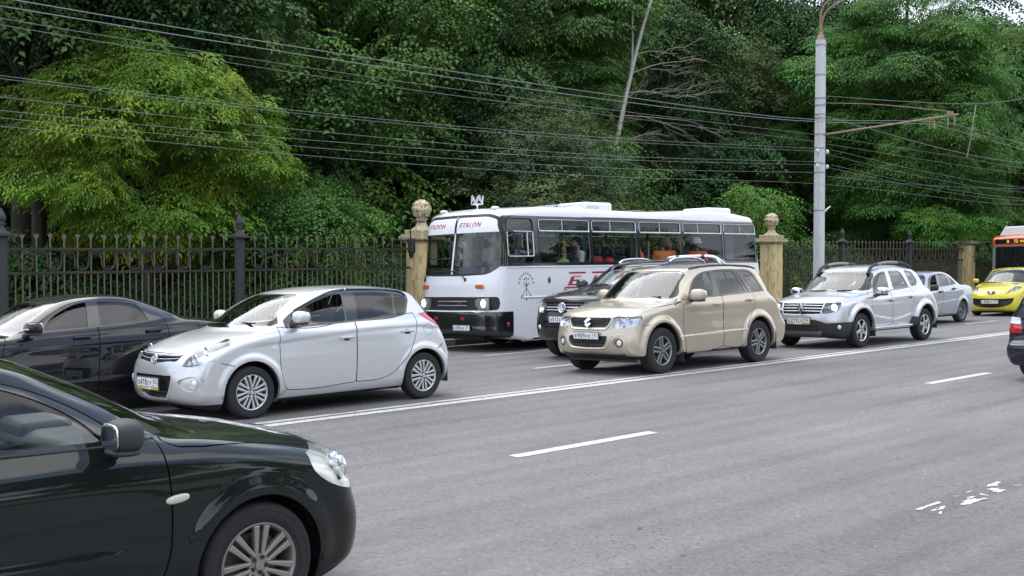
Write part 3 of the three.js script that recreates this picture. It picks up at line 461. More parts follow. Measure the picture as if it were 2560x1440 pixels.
// kerb of single stones, some painted dark, and the verge behind it
{
  const g = thing('kerb', 'row of grey kerbstones along the far edge of the road', 'kerb'); g.userData.kind = 'structure'; delete g.userData.category;
  const stone = rbox(0.99, 0.3, 0.15, 0.02), mats = [STD([0.34, 0.33, 0.31], 0.9), STD([0.28, 0.27, 0.26], 0.9), STD([0.06, 0.06, 0.06], 0.85)];
  for (let k = 0; k < 62; k++) { const m = part('kerb_stone', stone, mats[k % 2 === 0 ? 2 : k % 4 === 1 ? 0 : 1], g); m.position.set(1.22 + k, roadY(KERB) - 0.01 + 0.006 * Math.sin(k * 7.3), -(KERB + 0.075)); m.rotation.y = 0.008 * Math.sin(k * 3.1); }
}
{
  const HL = [[61.6, 0.914], [52, 0.885], [44.1, 0.849], [37.7, 0.789], [34, 0.713], [31.9, 0.635, 1], [38, 0.632], [43.8, 0.65], [50.9, 0.696], [57.8, 0.775], [61, 0.85]];
  const W = 1.71, L = 3.94;
  const dlo = [[1.30, 1.10, 1], [1.40, 1.175], [1.60, 1.265], [1.83, 1.352], [2.05, 1.412], [2.28, 1.438], [2.6, 1.434], [2.95, 1.415], [3.17, 1.378], [3.215, 1.33], [3.17, 1.2], [3.11, 1.105], [3.02, 1.085], [2.3, 1.045], [1.30, 1.005, 1]];
  makeCar({
    mesh: 0.025,
    name: 'silver_hatchback', label: 'silver five-door hatchback with half-open front window, in front of the black saloon', category: 'car', L, W, H: 1.5, at: [5.935, 11.305], paint: paint([0.66, 0.665, 0.67], 0.55, 0.36),
    low: [[0.16, 0.20], [0.05, 0.27], [0.0, 0.42], [0.012, 0.58], [0.05, 0.69], [0.12, 0.775], [0.3, 0.865], [0.6, 0.952], [0.88, 1.005], [1.1, 1.035], [1.35, 1.06], [2.2, 1.06], [3.1, 1.12], [3.5, 1.13], [3.7, 1.02], [3.82, 0.86], [3.9, 0.68], [3.94, 0.56], [3.94, 0.42], [3.9, 0.27], [3.75, 0.21], [2.8, 0.19], [1.2, 0.18]],
    top: [[0.68, 0.9, 1], [0.88, 1.04], [1.12, 1.20], [1.39, 1.345], [1.62, 1.428], [1.9, 1.472], [2.3, 1.495], [2.65, 1.495], [3.0, 1.475], [3.3, 1.435], [3.42, 1.395], [3.5, 1.32], [3.66, 1.13], [3.78, 0.9, 1]],
    hw: [[0, 0.845], [0.5, 0.835], [1.0, 0.85], [2.0, 0.855], [2.9, 0.855], [3.4, 0.845], [3.94, 0.845]],
    inset: [[0.1, 0.09], [0.2, 0.06], [0.33, 0.022], [0.5, 0.006], [0.7, 0.0], [0.85, 0.004], [0.95, 0.016], [1.05, 0.05], [1.15, 0.11]],
    creases: [{ pts: [[0.85, 0.83], [1.6, 0.885], [2.3, 0.93], [3.25, 0.95], [3.7, 0.9]], d: 0.017, len: 0.13 }],
    front: { a: 0.22, p: 3.4, x0: 0.05, x1: 1.5 }, rear: { a: 0.17, p: 3, x0: 0.0, x1: 1.1 }, crown: 0.05, round: 0.095,
    gh: { mid: 2.3, front: 0.33, rear: 0.22, crown: 0.11, y0: 1.05, w: spl([[0.8, 0.62], [1.3, 0.755], [1.8, 0.79], [2.6, 0.795], [3.2, 0.76], [3.8, 0.66]]), tumble: 0.26, curve: 0.26, round: 0.1, blend: 0.05 },
    arches: [{ x: 0.815, y: 0.305, R: 0.358, flare: 0.022, fw: 0.10, spin: 0.3 }, { x: 3.34, y: 0.305, R: 0.352, flare: 0.022, fw: 0.10, spin: 0.12 }], track: 0.835,
    wheel: { r: 0.302, rr: 0.2, w: 0.19, style: 'tenpair', n: 8, bolts: 4 }, wheelMat: M.alloy,
    dlos: [{ p: dlo, w: [{ p: [[1.41, 1.165, 1], [1.62, 1.258], [1.85, 1.342], [2.05, 1.396], [2.19, 1.412, 1], [2.17, 1.06, 1], [1.45, 1.028, 1]], open: [[1.45, 1.02, 1], [1.56, 1.14], [1.75, 1.2], [1.95, 1.232], [2.3, 1.245, 1], [2.3, 1.0, 1]] }, { p: [[2.37, 1.405, 1], [2.9, 1.385], [2.965, 1.37, 1], [2.91, 1.093, 1], [2.34, 1.062, 1]], mat: M.tint }, { p: [[3.0, 1.365, 1], [3.14, 1.345], [3.172, 1.31], [3.12, 1.17], [3.075, 1.115], [2.945, 1.1, 1]], mat: M.tint }] }],
    ws: [[-0.72, 1.065], [-0.4, 1.035], [0, 1.027], [0.4, 1.035], [0.72, 1.065], [0.62, 1.2], [0.535, 1.36], [0.5, 1.385], [0.3, 1.405], [0, 1.412], [-0.3, 1.405], [-0.5, 1.385], [-0.535, 1.36], [-0.62, 1.2]],
    rw: [[-0.55, 1.36], [0, 1.39], [0.55, 1.36], [0.6, 1.12], [0, 1.07], [-0.6, 1.12]],
    doors: [{ name: 'front_door', p: [[1.20, 1.03, 1], [1.185, 0.75], [1.2, 0.5], [1.285, 0.30], [1.42, 0.285], [2.262, 0.31, 1], [2.285, 1.08, 1], [1.6, 1.0]] }, { name: 'rear_door', p: [[2.29, 1.08, 1], [2.267, 0.31, 1], [2.65, 0.32], [2.82, 0.37], [2.98, 0.5], [3.1, 0.63], [3.19, 0.78], [3.245, 0.97], [3.24, 1.12, 1], [2.7, 1.08]] }],
    hood: [[0.09, -0.45], [0.12, 0.0], [0.09, 0.45], [0.4, 0.70], [0.9, 0.74], [1.15, 0.715], [1.05, 0.4], [0.98, 0], [1.05, -0.4], [1.15, -0.715], [0.9, -0.74], [0.4, -0.70]].map((p) => [p[0] + (0.2 * (p[1] / 0.7) ** 2) * (p[0] < 0.3 ? 1 : 0), p[1]]).map((p) => [p[0], p[1]]),
    handles: [[2.13, 0.862], [3.07, 0.895]], mirrors: { x: 1.42, y: 1.135, z: 0.93, r: [0.075, 0.075, 0.11] },
    cabin: { seats: [[1.75, 0.36], [1.75, -0.36], [2.65, 0.33], [2.65, -0.33]], dash: 1.22, mirror: [1.72, 1.3] },
    wipers: [[0.98, 1.06, -0.1, 1.02, 1.07, 0.5], [0.95, 1.05, -0.62, 0.98, 1.06, -0.08]], aerial: [[3.05, 1.49, 0.1], [3.3, 1.66, 0.1]],
    cuts(ctx) {
      const { f, car } = ctx;
      frontLamps(ctx, HL, { xmax: 0.75, depth: 0.06, bowlsAt: [[0.66, 0.70, 0.058], [0.68, 0.80, 0.045], [0.61, 0.665, 0.028]] });
      const up = mirrorPoly([[0.0, 0.748], [0.25, 0.75], [0.485, 0.757, 1], [0.47, 0.708], [0.32, 0.688], [0.1, 0.668]]);
      const g = opening(ctx, 'upper_grille', up, 0.04);
      part('grille_slat', frontTube(f, [[-0.45, 0.722], [-0.2, 0.708], [0.2, 0.708], [0.45, 0.722]], 0.007, -0.012), M.alu, g);
      part('chrome_strip', [frontTube(f, [[-0.487, 0.755], [-0.25, 0.748], [0.25, 0.748], [0.487, 0.755]], 0.014, 0.0)], M.chrome, g);
      const lo = mirrorPoly([[0, 0.532], [0.3, 0.53], [0.425, 0.522], [0.41, 0.45], [0.35, 0.35], [0.25, 0.283], [0.1, 0.268]]);
      const h = opening(ctx, 'lower_grille', lo, 0.06);
      for (const y of [0.30, 0.335]) part('grille_slat', frontTube(f, [[-0.28, y], [0, y], [0.28, y]], 0.009, -0.03), M.plastic, h);
      part('grille_ring', [frontTube(f, mirrorPoly([[0, 0.25], [0.25, 0.262], [0.38, 0.34], [0.45, 0.46], [0.47, 0.585]]).slice(0, 5), 0.015, -0.01), frontTube(f, flip([[0, 0.25], [0.25, 0.262], [0.38, 0.34], [0.45, 0.46], [0.47, 0.585]]), 0.015, -0.01)], ctx.P, car);
      badge(ctx, [ring(0.068, 0.009, 0, 0, 0, 32).scale(1, 0.76, 1), bar([-0.034, -0.04, 0], [-0.012, 0.04, 0], 0.011), bar([0.012, -0.04, 0], [0.034, 0.04, 0], 0.011), tube([[-0.04, 0.012, 0], [-0.01, -0.004, 0], [0.01, 0.004, 0], [0.04, -0.012, 0]], 0.009, 12)], 0, 0.706, M.chrome, 'emblem', 0.018, 0.2);
      frontPlate(ctx, 'О418УУ', '152', -0.03, 0.43, { off: 0.03, under: 'МАКРОМИР' });
      for (const s of [1, -1]) {
        const [I, e] = ctx.take({ at: (x, y, z) => [(Math.atan2(z * s, 1 - x) * 180) / Math.PI / 60, y], ok: (x, y, z) => z * s > 0.12 && x < 0.7 }, polyDist(smooth2([[29, 0.466], [35, 0.512], [41, 0.528], [46.5, 0.49], [45.5, 0.43], [37.5, 0.355], [31.5, 0.395]].map(([a, b]) => [a / 60, b]), 5)));
        const d = sub('fog_lamp', car); part('fog_recess', soupGeo(I, -0.028), ctx.P, d); ctx.rims.push(rimGeo(e, 0, -0.03)); ctx.rims.push(rimGeo(e, 0, -0.01));
        const x = frontX(f, s * 0.73, 0.448); part('fog_ring', ring(0.05, 0.008, 0, 0, 0, 24).rotateY(s * 0.75 + Math.PI / 2).translate(x + 0.01, 0.448, s * 0.73), M.chrome, d); part('fog_lens', superEllipsoid(0.03, 0.047, 0.047, 1, 16).translate(x + 0.02, 0.448, s * 0.725), M.bulbOff, d);
        lamp(ctx, { at: (x, y) => [x, y], ok: (x, y, z) => z * s > 0.3 && x > 3 }, polyDist(smooth2([[3.32, 1.10, 1], [3.5, 1.12], [3.68, 1.07], [3.82, 0.95], [3.9, 0.78, 1], [3.74, 0.83], [3.6, 0.92], [3.44, 1.02]], 5)), { name: 'tail_lamp', solid: true, mat: PHY([0.62, 0.03, 0.09], 0.12, { clearcoat: 1 }) });
        const [fl] = ctx.take(VIEWS.side(s), circ(3.43, 0.9, 0.078)); const [c0, ring0] = cutView(fl, VIEWS.side(s), circ(3.43, 0.9, 0.074)); if (s < 0) both(ctx.S, fl); else { part('fuel_flap', soupGeo(c0), ctx.P, car); ctx.seal(ring0); }
        part('side_repeater', rbox(0.075, 0.026, 0.012, 0.005, 1.11, 0.795, s * sideZ(f, 1.11, 0.795, s)), M.bulbOff, car);
        part('wind_deflector', sideTube(f, [[1.47, 1.215], [1.65, 1.292], [1.86, 1.37], [2.06, 1.424], [2.27, 1.444]], 0.014, s, 0.002), M.gloss, car);
        part('wind_deflector', sideTube(f, [[2.30, 1.445], [2.6, 1.44], [2.95, 1.42], [3.16, 1.385], [3.2, 1.34]], 0.014, s, 0.002), M.gloss, car);
      }
      sideJoint(ctx, [[0.335, 0.695], [0.45, 0.655], [0.59, 0.62]]); sideJoint(ctx, [[3.55, 0.64], [3.65, 0.70], [3.72, 0.80]]); sideJoint(ctx, [[1.0, 0.29], [1.19, 0.245], [1.285, 0.3]], 0.003);
      mudflap(ctx, 3.72, 0.2, 0.42, 0.2);
    },
  });
}
{
  const W = 1.81, L = 4.47;
  makeCar({
    mesh: 0.027,
    name: 'gold_suv', label: 'gold metallic SUV with black honeycomb grille, in front of the white bus', category: 'car', L, W, H: 1.70, at: [12.87, 10.925], paint: paint([0.56, 0.485, 0.37], 0.5, 0.36), under: 0.3,
    low: [[0.22, 0.31], [0.13, 0.36], [0.08, 0.48], [0.08, 0.6], [0.115, 0.72], [0.15, 0.85], [0.195, 0.93], [0.33, 1.0], [0.7, 1.07], [1.1, 1.13], [1.4, 1.155], [2.4, 1.18], [3.4, 1.22], [3.9, 1.23], [4.12, 1.12], [4.26, 0.95], [4.34, 0.8], [4.44, 0.7], [4.44, 0.52], [4.36, 0.36], [4.2, 0.32], [2.8, 0.3], [1.2, 0.3]],
    top: [[0.9, 1.0, 1], [1.07, 1.15], [1.3, 1.34], [1.54, 1.515], [1.72, 1.61], [1.98, 1.655], [2.4, 1.685], [2.9, 1.695], [3.4, 1.68], [3.75, 1.655], [3.88, 1.60], [3.98, 1.45], [4.1, 1.2], [4.18, 1.0, 1]],
    hw: [[0, 0.83], [0.6, 0.855], [1.2, 0.865], [3.0, 0.87], [3.8, 0.86], [4.47, 0.845]],
    inset: [[0.2, 0.03], [0.33, 0.012], [0.5, 0.0], [0.6, 0.0], [0.75, 0.004], [1.0, 0.01], [1.12, 0.03], [1.2, 0.06], [1.3, 0.12]],
    creases: [{ pts: [[1.3, 0.55], [2.2, 0.57], [3.1, 0.585]], d: -0.016, len: 0.4 }],
    front: { a: 0.27, p: 3.2, x0: 0.05, x1: 1.3 }, rear: { a: 0.12, p: 3, x0: 0, x1: 1.0 }, crown: 0.06, round: 0.1,
    gh: { mid: 2.7, front: 0.28, rear: 0.2, crown: 0.06, y0: 1.16, w: spl([[0.9, 0.72], [1.4, 0.80], [2.2, 0.825], [3.2, 0.815], [3.9, 0.77], [4.2, 0.72]]), tumble: 0.27, curve: 0.2, round: 0.1, blend: 0.04 },
    arches: [{ x: 0.87, y: 0.37, R: 0.425, flare: 0.04, fw: 0.12, spin: 0.15 }, { x: 3.475, y: 0.37, R: 0.42, flare: 0.04, fw: 0.12, spin: 0.45 }], track: 0.875,
    wheel: { r: 0.357, rr: 0.222, w: 0.23, style: 'doublefive', n: 5, rimMat: STD([0.36, 0.36, 0.37], 0.35, { metalness: 0.85 }) },
    dlos: [{ p: [[1.57, 1.135, 1], [1.66, 1.28], [1.85, 1.455], [2.05, 1.54], [2.42, 1.585], [3.15, 1.592], [3.5, 1.568], [3.585, 1.53], [3.7, 1.37], [3.80, 1.205, 1], [3.35, 1.19], [2.4, 1.155], [1.57, 1.135, 1]], w: [{ p: [[1.64, 1.155, 1], [1.72, 1.3], [1.88, 1.44], [2.06, 1.518], [2.345, 1.562, 1], [2.275, 1.17, 1]], mat: M.smoke }, { p: [[2.46, 1.57, 1], [3.0, 1.572, 1], [3.2, 1.21, 1], [2.43, 1.178, 1]], mat: M.tint }, { p: [[3.045, 1.57, 1], [3.09, 1.56, 1], [3.31, 1.21, 1], [3.235, 1.207, 1]], mat: M.tint }, { p: [[3.19, 1.572, 1], [3.46, 1.552], [3.55, 1.515], [3.66, 1.36], [3.75, 1.22, 1], [3.375, 1.208, 1]], mat: M.tint }] }],
    ws: [[-0.77, 1.185], [-0.4, 1.155], [0, 1.145], [0.4, 1.155], [0.77, 1.185], [0.69, 1.38], [0.625, 1.545], [0.58, 1.565], [0.3, 1.585], [0, 1.59], [-0.3, 1.585], [-0.58, 1.565], [-0.625, 1.545], [-0.69, 1.38]],
    rw: [[-0.6, 1.55], [0, 1.57], [0.6, 1.55], [0.65, 1.25], [-0.65, 1.25]],
    doors: [{ name: 'front_door', p: [[1.42, 1.13, 1], [1.40, 0.8], [1.42, 0.5], [1.46, 0.33], [2.44, 0.335, 1], [2.47, 1.16, 1]] }, { name: 'rear_door', p: [[2.475, 1.16, 1], [2.445, 0.335, 1], [3.03, 0.36], [3.07, 0.55], [3.15, 0.72], [3.32, 0.9], [3.4, 1.05], [3.38, 1.2, 1]] }],
    hood: [[0.11, -0.6], [0.1, 0], [0.11, 0.6], [0.5, 0.74], [1.2, 0.79], [1.28, 0.76], [1.14, 0.4], [1.08, 0], [1.14, -0.4], [1.28, -0.76], [1.2, -0.79], [0.5, -0.74]].map(([x, z]) => [x + 0.25 * Math.abs(z) ** 3, z]),
    handles: [[2.28, 1.03], [3.22, 1.075]], mirrors: { x: 1.63, y: 1.2, z: 0.99, r: [0.085, 0.095, 0.13], foot: [-0.03, -0.1] },
    cabin: { seats: [[1.95, 0.38], [1.95, -0.38], [2.85, 0.36], [2.85, -0.36]], dash: 1.4, dashY: 0.98, y: 0.6, mirror: [1.95, 1.47] },
    wipers: [[1.14, 1.155, 0.0, 1.2, 1.17, 0.52], [1.14, 1.155, -0.6, 1.15, 1.165, -0.1]], aerial: [[3.45, 1.69, 0.1], [3.6, 1.85, 0.1]],
    cuts(ctx) {
      const { f, car } = ctx;
      frontLamps(ctx, [[29.5, 0.888], [44, 0.90], [56, 0.917, 1], [55, 0.84], [51.5, 0.766, 1], [40, 0.735], [28.5, 0.722, 1]], { xmax: 0.6, depth: 0.05, bowlsAt: [[0.53, 0.815, 0.055], [0.68, 0.84, 0.048], [0.6, 0.765, 0.03]] });
      const G = mirrorPoly([[0, 0.886], [0.41, 0.888, 1], [0.40, 0.82], [0.345, 0.745, 1], [0, 0.735]]), g = opening(ctx, 'upper_grille', G, 0.035, M.black, 2);
      const net = (P, x, name, p) => { const m = part(name, hexMesh(P, 0.042, 0.0165), M.plastic, p); m.rotation.y = -Math.PI / 2; m.position.x = x; };
      net(mirrorPoly([[0, 0.884], [0.4, 0.886], [0.39, 0.82], [0.34, 0.747], [0, 0.737]]), 0.152, 'grille_mesh', g);
      const sil = PHY([0.62, 0.57, 0.47], 0.3, { metalness: 0.6, clearcoat: 1 });
      part('grille_surround', [frontTube(f, [[0.43, 0.888], [0.415, 0.80], [0.36, 0.722], [0.18, 0.709], [0, 0.707], [-0.18, 0.709], [-0.36, 0.722], [-0.415, 0.80], [-0.43, 0.888]], 0.02, -0.004, 40)], sil, g);
      badge(ctx, extrude([[-0.02, 0.075], [0.07, 0.01], [0.03, -0.015], [0.055, -0.035], [-0.005, -0.08], [-0.085, -0.02], [-0.045, 0.0], [-0.015, -0.025], [0.012, -0.01], [-0.07, 0.045]].map(([a, b]) => [-a, b]).reverse(), 0.018, 0.004), 0.0, 0.815, M.chrome, 'emblem', 0.03, 0.1);
      const Lo = mirrorPoly([[0, 0.608], [0.40, 0.612, 1], [0.385, 0.54], [0.33, 0.452], [0.2, 0.437]]), h = opening(ctx, 'lower_grille', Lo, 0.06, M.black, 2); net(mirrorPoly([[0, 0.605], [0.39, 0.61], [0.375, 0.54], [0.32, 0.455], [0, 0.442]]), 0.12, 'grille_mesh', h);
      part('bumper_lip', frontTube(f, [[0.45, 0.60], [0.43, 0.53], [0.37, 0.44], [0.2, 0.415], [0, 0.41], [-0.2, 0.415], [-0.37, 0.44], [-0.43, 0.53], [-0.45, 0.60]], 0.017, -0.004, 40), sil, car);
      frontPlate(ctx, 'В909ХК', '152', 0.0, 0.612, { off: 0.025 });
      for (const s of [1, -1]) {
        const [I, e] = ctx.take(fview(s, 0.5), circ(0.575, 0.51, 0.085)); const d = sub('fog_lamp', car); part('fog_recess', soupGeo(I, -0.03), ctx.P, d); ctx.rims.push(rimGeo(e, 0, -0.03)); const x = frontX(f, s * 0.575, 0.51); part('fog_lens', superEllipsoid(0.025, 0.05, 0.05, 1, 16).translate(x + 0.03, 0.505, s * 0.58), M.bulbOff, d); part('fog_ring', ring(0.055, 0.008, 0, 0, 0, 24).rotateY(Math.PI / 2 + s * 0.35).translate(x + 0.02, 0.505, s * 0.58), M.plastic, d);
        part('bumper_lip', frontTube(f, [[0.46, 0.61], [0.56, 0.625], [0.66, 0.615], [0.695, 0.56], [0.70, 0.46], [0.72, 0.40]].map(([z, y]) => [z * s, y]), 0.011, -0.006), ctx.P, car);
        lamp(ctx, { at: (x, y) => [x, y], ok: (x, y, z) => z * s > 0.3 && x > 3 }, polyDist(smooth2([[3.93, 1.205, 1], [4.06, 1.2], [4.2, 1.03], [4.27, 0.87, 1], [4.15, 0.87], [4.05, 1.02]], 4)), { name: 'tail_lamp', solid: true });
        part('cowl_vent', sideTube(f, [[1.22, 1.055], [1.29, 1.08], [1.38, 1.095]], 0.014, s, 0.0), M.black, car);
        part('side_moulding', sideTube(f, [[1.36, 0.545], [2.2, 0.565], [3.06, 0.585]], 0.008, s, 0.004), ctx.P, car);
        part('roof_rail', tube([[1.9, 1.62], [2.1, 1.665], [2.6, 1.69], [3.2, 1.69], [3.6, 1.665], [3.75, 1.63]].map(([x, y]) => V(x, topY(f, x, s * 0.6) + 0.012, s * 0.6)), 0.013, 24), M.black, car);
      }
      sideJoint(ctx, [[0.40, 0.765], [0.5, 0.765], [0.585, 0.77]]); sideJoint(ctx, [[0.40, 0.572], [0.43, 0.571], [0.47, 0.573]], 0.004, sil, 'bumper_strip', 0.002);
      mudflap(ctx, 1.335, 0.16, 0.45, 0.26); mudflap(ctx, 3.94, 0.2, 0.5, 0.26);
      part('skid_plate', [rbox(0.35, 0.03, 1.3, 0.012, 0, 0, 0).rotateZ(-0.35).translate(0.36, 0.27, 0), box(0.02, 0.12, 1.4, 0.45, 0.25, 0)], M.plastic, car);
      for (const z of [-0.55, 0.55]) part('roof_seam', tube([1.85, 2.4, 3.0, 3.6].map((x) => V(x, topY(f, x, z) + 0.001, z)), 0.004, 16), M.dark, car);
    },
  });
}
{
  const W = 1.82, L = 4.33;
  const fw = [[1.42, 1.035, 1], [1.46, 1.16], [1.62, 1.345], [1.8, 1.44], [1.98, 1.475], [2.11, 1.482, 1], [2.06, 1.062, 1]], rw = [[2.235, 1.09, 1], [2.25, 1.49, 1], [2.5, 1.492], [2.7, 1.485], [2.78, 1.44], [2.88, 1.25], [2.95, 1.135, 1], [2.6, 1.105]], qw = [[2.96, 1.49], [3.12, 1.485], [3.27, 1.465], [3.36, 1.38], [3.41, 1.27], [3.36, 1.2], [3.2, 1.155], [3.07, 1.16], [3.0, 1.3]];
  makeCar({
    name: 'silver_suv', label: 'silver SUV with black roof rails and dark lower bumper, behind the gold one', category: 'car', L, W, H: 1.65, at: [19.45, 11.19], paint: paint([0.60, 0.61, 0.615], 0.55, 0.36), under: 0.34,
    low: [[0.2, 0.24], [0.07, 0.30], [0.02, 0.42], [0.0, 0.55], [0.02, 0.68], [0.06, 0.82], [0.12, 0.91], [0.3, 0.985], [0.7, 1.045], [1.05, 1.10], [1.3, 1.07], [2.2, 1.09], [3.0, 1.15], [3.6, 1.2], [3.85, 1.15], [4.05, 1.0], [4.2, 0.84], [4.31, 0.72], [4.33, 0.55], [4.28, 0.4], [4.1, 0.36], [2.8, 0.35], [1.2, 0.35], [0.9, 0.3]],
    top: [[0.95, 0.95, 1], [1.08, 1.1], [1.3, 1.28], [1.5, 1.42], [1.63, 1.525], [1.85, 1.58], [2.2, 1.615], [2.7, 1.63], [3.15, 1.60], [3.5, 1.555], [3.68, 1.50], [3.8, 1.38], [3.95, 1.15], [4.02, 0.95, 1]],
    hw: [[0, 0.82], [0.6, 0.855], [1.2, 0.865], [2.2, 0.87], [3.2, 0.875], [3.9, 0.86], [4.33, 0.80]],
    inset: [[0.2, 0.06], [0.36, 0.03], [0.5, 0.008], [0.65, 0.0], [0.8, 0.0], [0.95, 0.012], [1.05, 0.04], [1.2, 0.1], [1.3, 0.15]],
    creases: [{ pts: [[1.4, 0.60], [2.2, 0.52], [2.85, 0.6]], d: -0.015, len: 0.25 }],
    front: { a: 0.3, p: 3.2, x0: 0.05, x1: 1.4 }, rear: { a: 0.14, p: 3, x0: 0, x1: 1.0 }, crown: 0.07, round: 0.11,
    gh: { mid: 2.5, front: 0.28, rear: 0.22, crown: 0.07, y0: 1.06, w: spl([[0.9, 0.72], [1.4, 0.79], [2.2, 0.81], [3.2, 0.79], [3.7, 0.74], [4.0, 0.68]]), tumble: 0.24, curve: 0.2, round: 0.12, blend: 0.05 },
    arches: [{ x: 0.83, y: 0.35, R: 0.43, flare: 0.055, fw: 0.11, spin: 0.55 }, { x: 3.47, y: 0.35, R: 0.425, flare: 0.055, fw: 0.11, spin: 0.2 }], track: 0.875,
    wheel: { r: 0.34, rr: 0.208, w: 0.215, style: 'five', n: 5, rimMat: M.chrome },
    dlos: [{ p: fw, w: [{ inset: 0.022, mat: M.smoke }] }, { p: rw, w: [{ inset: 0.022 }] }, { p: qw, w: [{ inset: 0.02 }] }],
    ws: [[-0.76, 1.145], [-0.4, 1.12], [0, 1.11], [0.4, 1.12], [0.76, 1.145], [0.69, 1.3], [0.63, 1.455], [0.58, 1.48], [0.3, 1.5], [0, 1.507], [-0.3, 1.5], [-0.58, 1.48], [-0.63, 1.455], [-0.69, 1.3]],
    rw: [[-0.55, 1.45], [0, 1.47], [0.55, 1.45], [0.6, 1.2], [-0.6, 1.2]],
    doors: [{ name: 'front_door', p: [[1.26, 1.07, 1], [1.25, 0.8], [1.22, 0.6], [1.27, 0.40], [2.06, 0.41, 1], [2.09, 1.1, 1]] }, { name: 'rear_door', p: [[2.095, 1.1, 1], [2.065, 0.41, 1], [2.72, 0.43], [2.8, 0.55], [2.9, 0.72], [3.0, 0.9], [3.0, 1.14, 1]] }],
    hood: [[0.1, -0.6], [0.09, 0], [0.1, 0.6], [0.5, 0.72], [1.15, 0.765], [1.22, 0.74], [1.1, 0.4], [1.03, 0], [1.1, -0.4], [1.22, -0.74], [1.15, -0.765], [0.5, -0.72]].map(([x, z]) => [x + 0.3 * Math.abs(z) ** 3, z]),
    handles: [[2.0, 0.91, M.alu], [2.85, 0.955, M.alu]], mirrors: { x: 1.45, y: 1.1, z: 0.985, r: [0.085, 0.08, 0.12], mat: M.chrome },
    cabin: { seats: [[1.85, 0.37], [1.85, -0.37], [2.75, 0.35], [2.75, -0.35]], dash: 1.32, dashY: 0.93, y: 0.55, mirror: [1.8, 1.4] },
    wipers: [[1.06, 1.1, 0.02, 1.12, 1.115, 0.5], [1.05, 1.1, -0.6, 1.07, 1.11, -0.1]], aerial: [[1.85, 1.575, 0.05], [2.35, 1.86, 0.05]],
    cuts(ctx) {
      const { f, car } = ctx;
      frontLamps(ctx, [[28.5, 0.898], [38, 0.903], [46.5, 0.905, 1], [45, 0.84], [41, 0.745], [33, 0.70], [25.5, 0.69, 1]], { xmax: 0.6, depth: 0.05, housing: STD([0.16, 0.165, 0.17], 0.35, { metalness: 0.6 }), bowlsAt: [[0.63, 0.80, 0.078, 1], [0.5, 0.80, 0.05]] });
      const G = mirrorPoly([[0, 0.885], [0.46, 0.89, 1], [0.45, 0.80], [0.415, 0.68, 1], [0, 0.672]]), g = opening(ctx, 'upper_grille', G, 0.05, M.black, 2);
      for (const [y, w] of [[0.735, 0.425], [0.79, 0.44], [0.845, 0.45]]) part('grille_slat', frontTube(f, [[-w, y], [-w / 2, y + 0.004], [0, y + 0.006], [w / 2, y + 0.004], [w, y]], 0.011, -0.012), M.chrome, g);
      part('grille_surround', frontTube(f, [[-0.46, 0.892], [-0.2, 0.893], [0.2, 0.893], [0.46, 0.892]], 0.012, -0.004), M.chrome, g);
      part('grille_surround', [1, -1].map((s) => frontTube(f, [[0.462 * s, 0.89], [0.448 * s, 0.79], [0.415 * s, 0.676]], 0.013, -0.004)).concat(frontTube(f, [[-0.415, 0.674], [0, 0.668], [0.415, 0.674]], 0.011, -0.004)), M.chrome, g);
      badge(ctx, extrude([[0, 0.105], [0.068, 0], [0, -0.105], [-0.068, 0]], 0.02, 0.008, [[[0, 0.05], [-0.026, 0], [0, -0.05], [0.026, 0]]]), 0, 0.79, M.chrome, 'emblem', 0.03, 0.1);
      const bl = { at: (x, y, z) => [z, y], ok: (x) => x < 0.62 }, [I, e] = ctx.take(bl, polyDist([[-1.2, 0.545], [-0.54, 0.505], [-0.42, 0.545], [-0.32, 0.575], [0.32, 0.575], [0.42, 0.545], [0.54, 0.505], [1.2, 0.545], [1.2, 0], [-1.2, 0]]));
      const [sk, rest] = cutView(I, bl, polyDist(smooth2(mirrorPoly([[0, 0.355], [0.45, 0.352, 1], [0.36, 0.22, 1], [0, 0.2]]), 2)));
      part('lower_bumper', soupGeo(rest, 0.004), M.plastic, car); part('skid_plate', soupGeo(sk, 0.008), STD([0.25, 0.25, 0.25], 0.5, { metalness: 0.4 }), car);
      part('number_plate_recess', mv(rbox(0.04, 0.13, 0.7, 0.01), frontX(f, 0, 0.42) - 0.002, 0.42, 0), M.black, car);
      frontPlate(ctx, 'К211СО', '152', -0.03, 0.55, { off: 0.02, under: 1 });
      for (const s of [1, -1]) {
        const x = frontX(f, s * 0.74, 0.43), d = sub('fog_lamp', car); part('fog_lens', superEllipsoid(0.03, 0.045, 0.045, 1, 16).translate(x + 0.012, 0.43, s * 0.745), M.bulbOff, d); part('fog_ring', ring(0.05, 0.009, 0, 0, 0, 20).rotateY(Math.PI / 2 + s * 0.7).translate(x + 0.008, 0.43, s * 0.745), M.black, d);
        const [c] = ctx.take(VIEWS.side(s), polyDist([[2.70, 0.3], [2.78, 0.39], [2.86, 0.535], [3.06, 0.52], [3.06, 0.3]])); part('door_cladding', soupGeo(c, 0.004), M.plastic, car);
        part('side_step', [rbox(1.55, 0.035, 0.13, 0.014, 2.02, 0.365, s * 0.87), rbox(1.5, 0.03, 0.09, 0.012, 2.02, 0.335, s * 0.85)], M.alu, car);
        part('roof_rail', [tube([[1.62, 0.0], [1.72, 0.04], [1.85, 0.058], [2.0, 0.062]].map(([x, dy]) => V(x, topY(f, x, s * 0.55) + dy + 0.005, s * 0.57)), 0.034, 18, 8), tube([[2.85, 0.062], [3.05, 0.062], [3.2, 0.05], [3.33, 0.025], [3.38, 0.0]].map(([x, dy]) => V(x, topY(f, x, s * 0.55) + dy + 0.005, s * 0.57)), 0.034, 18, 8)], M.plastic, car);
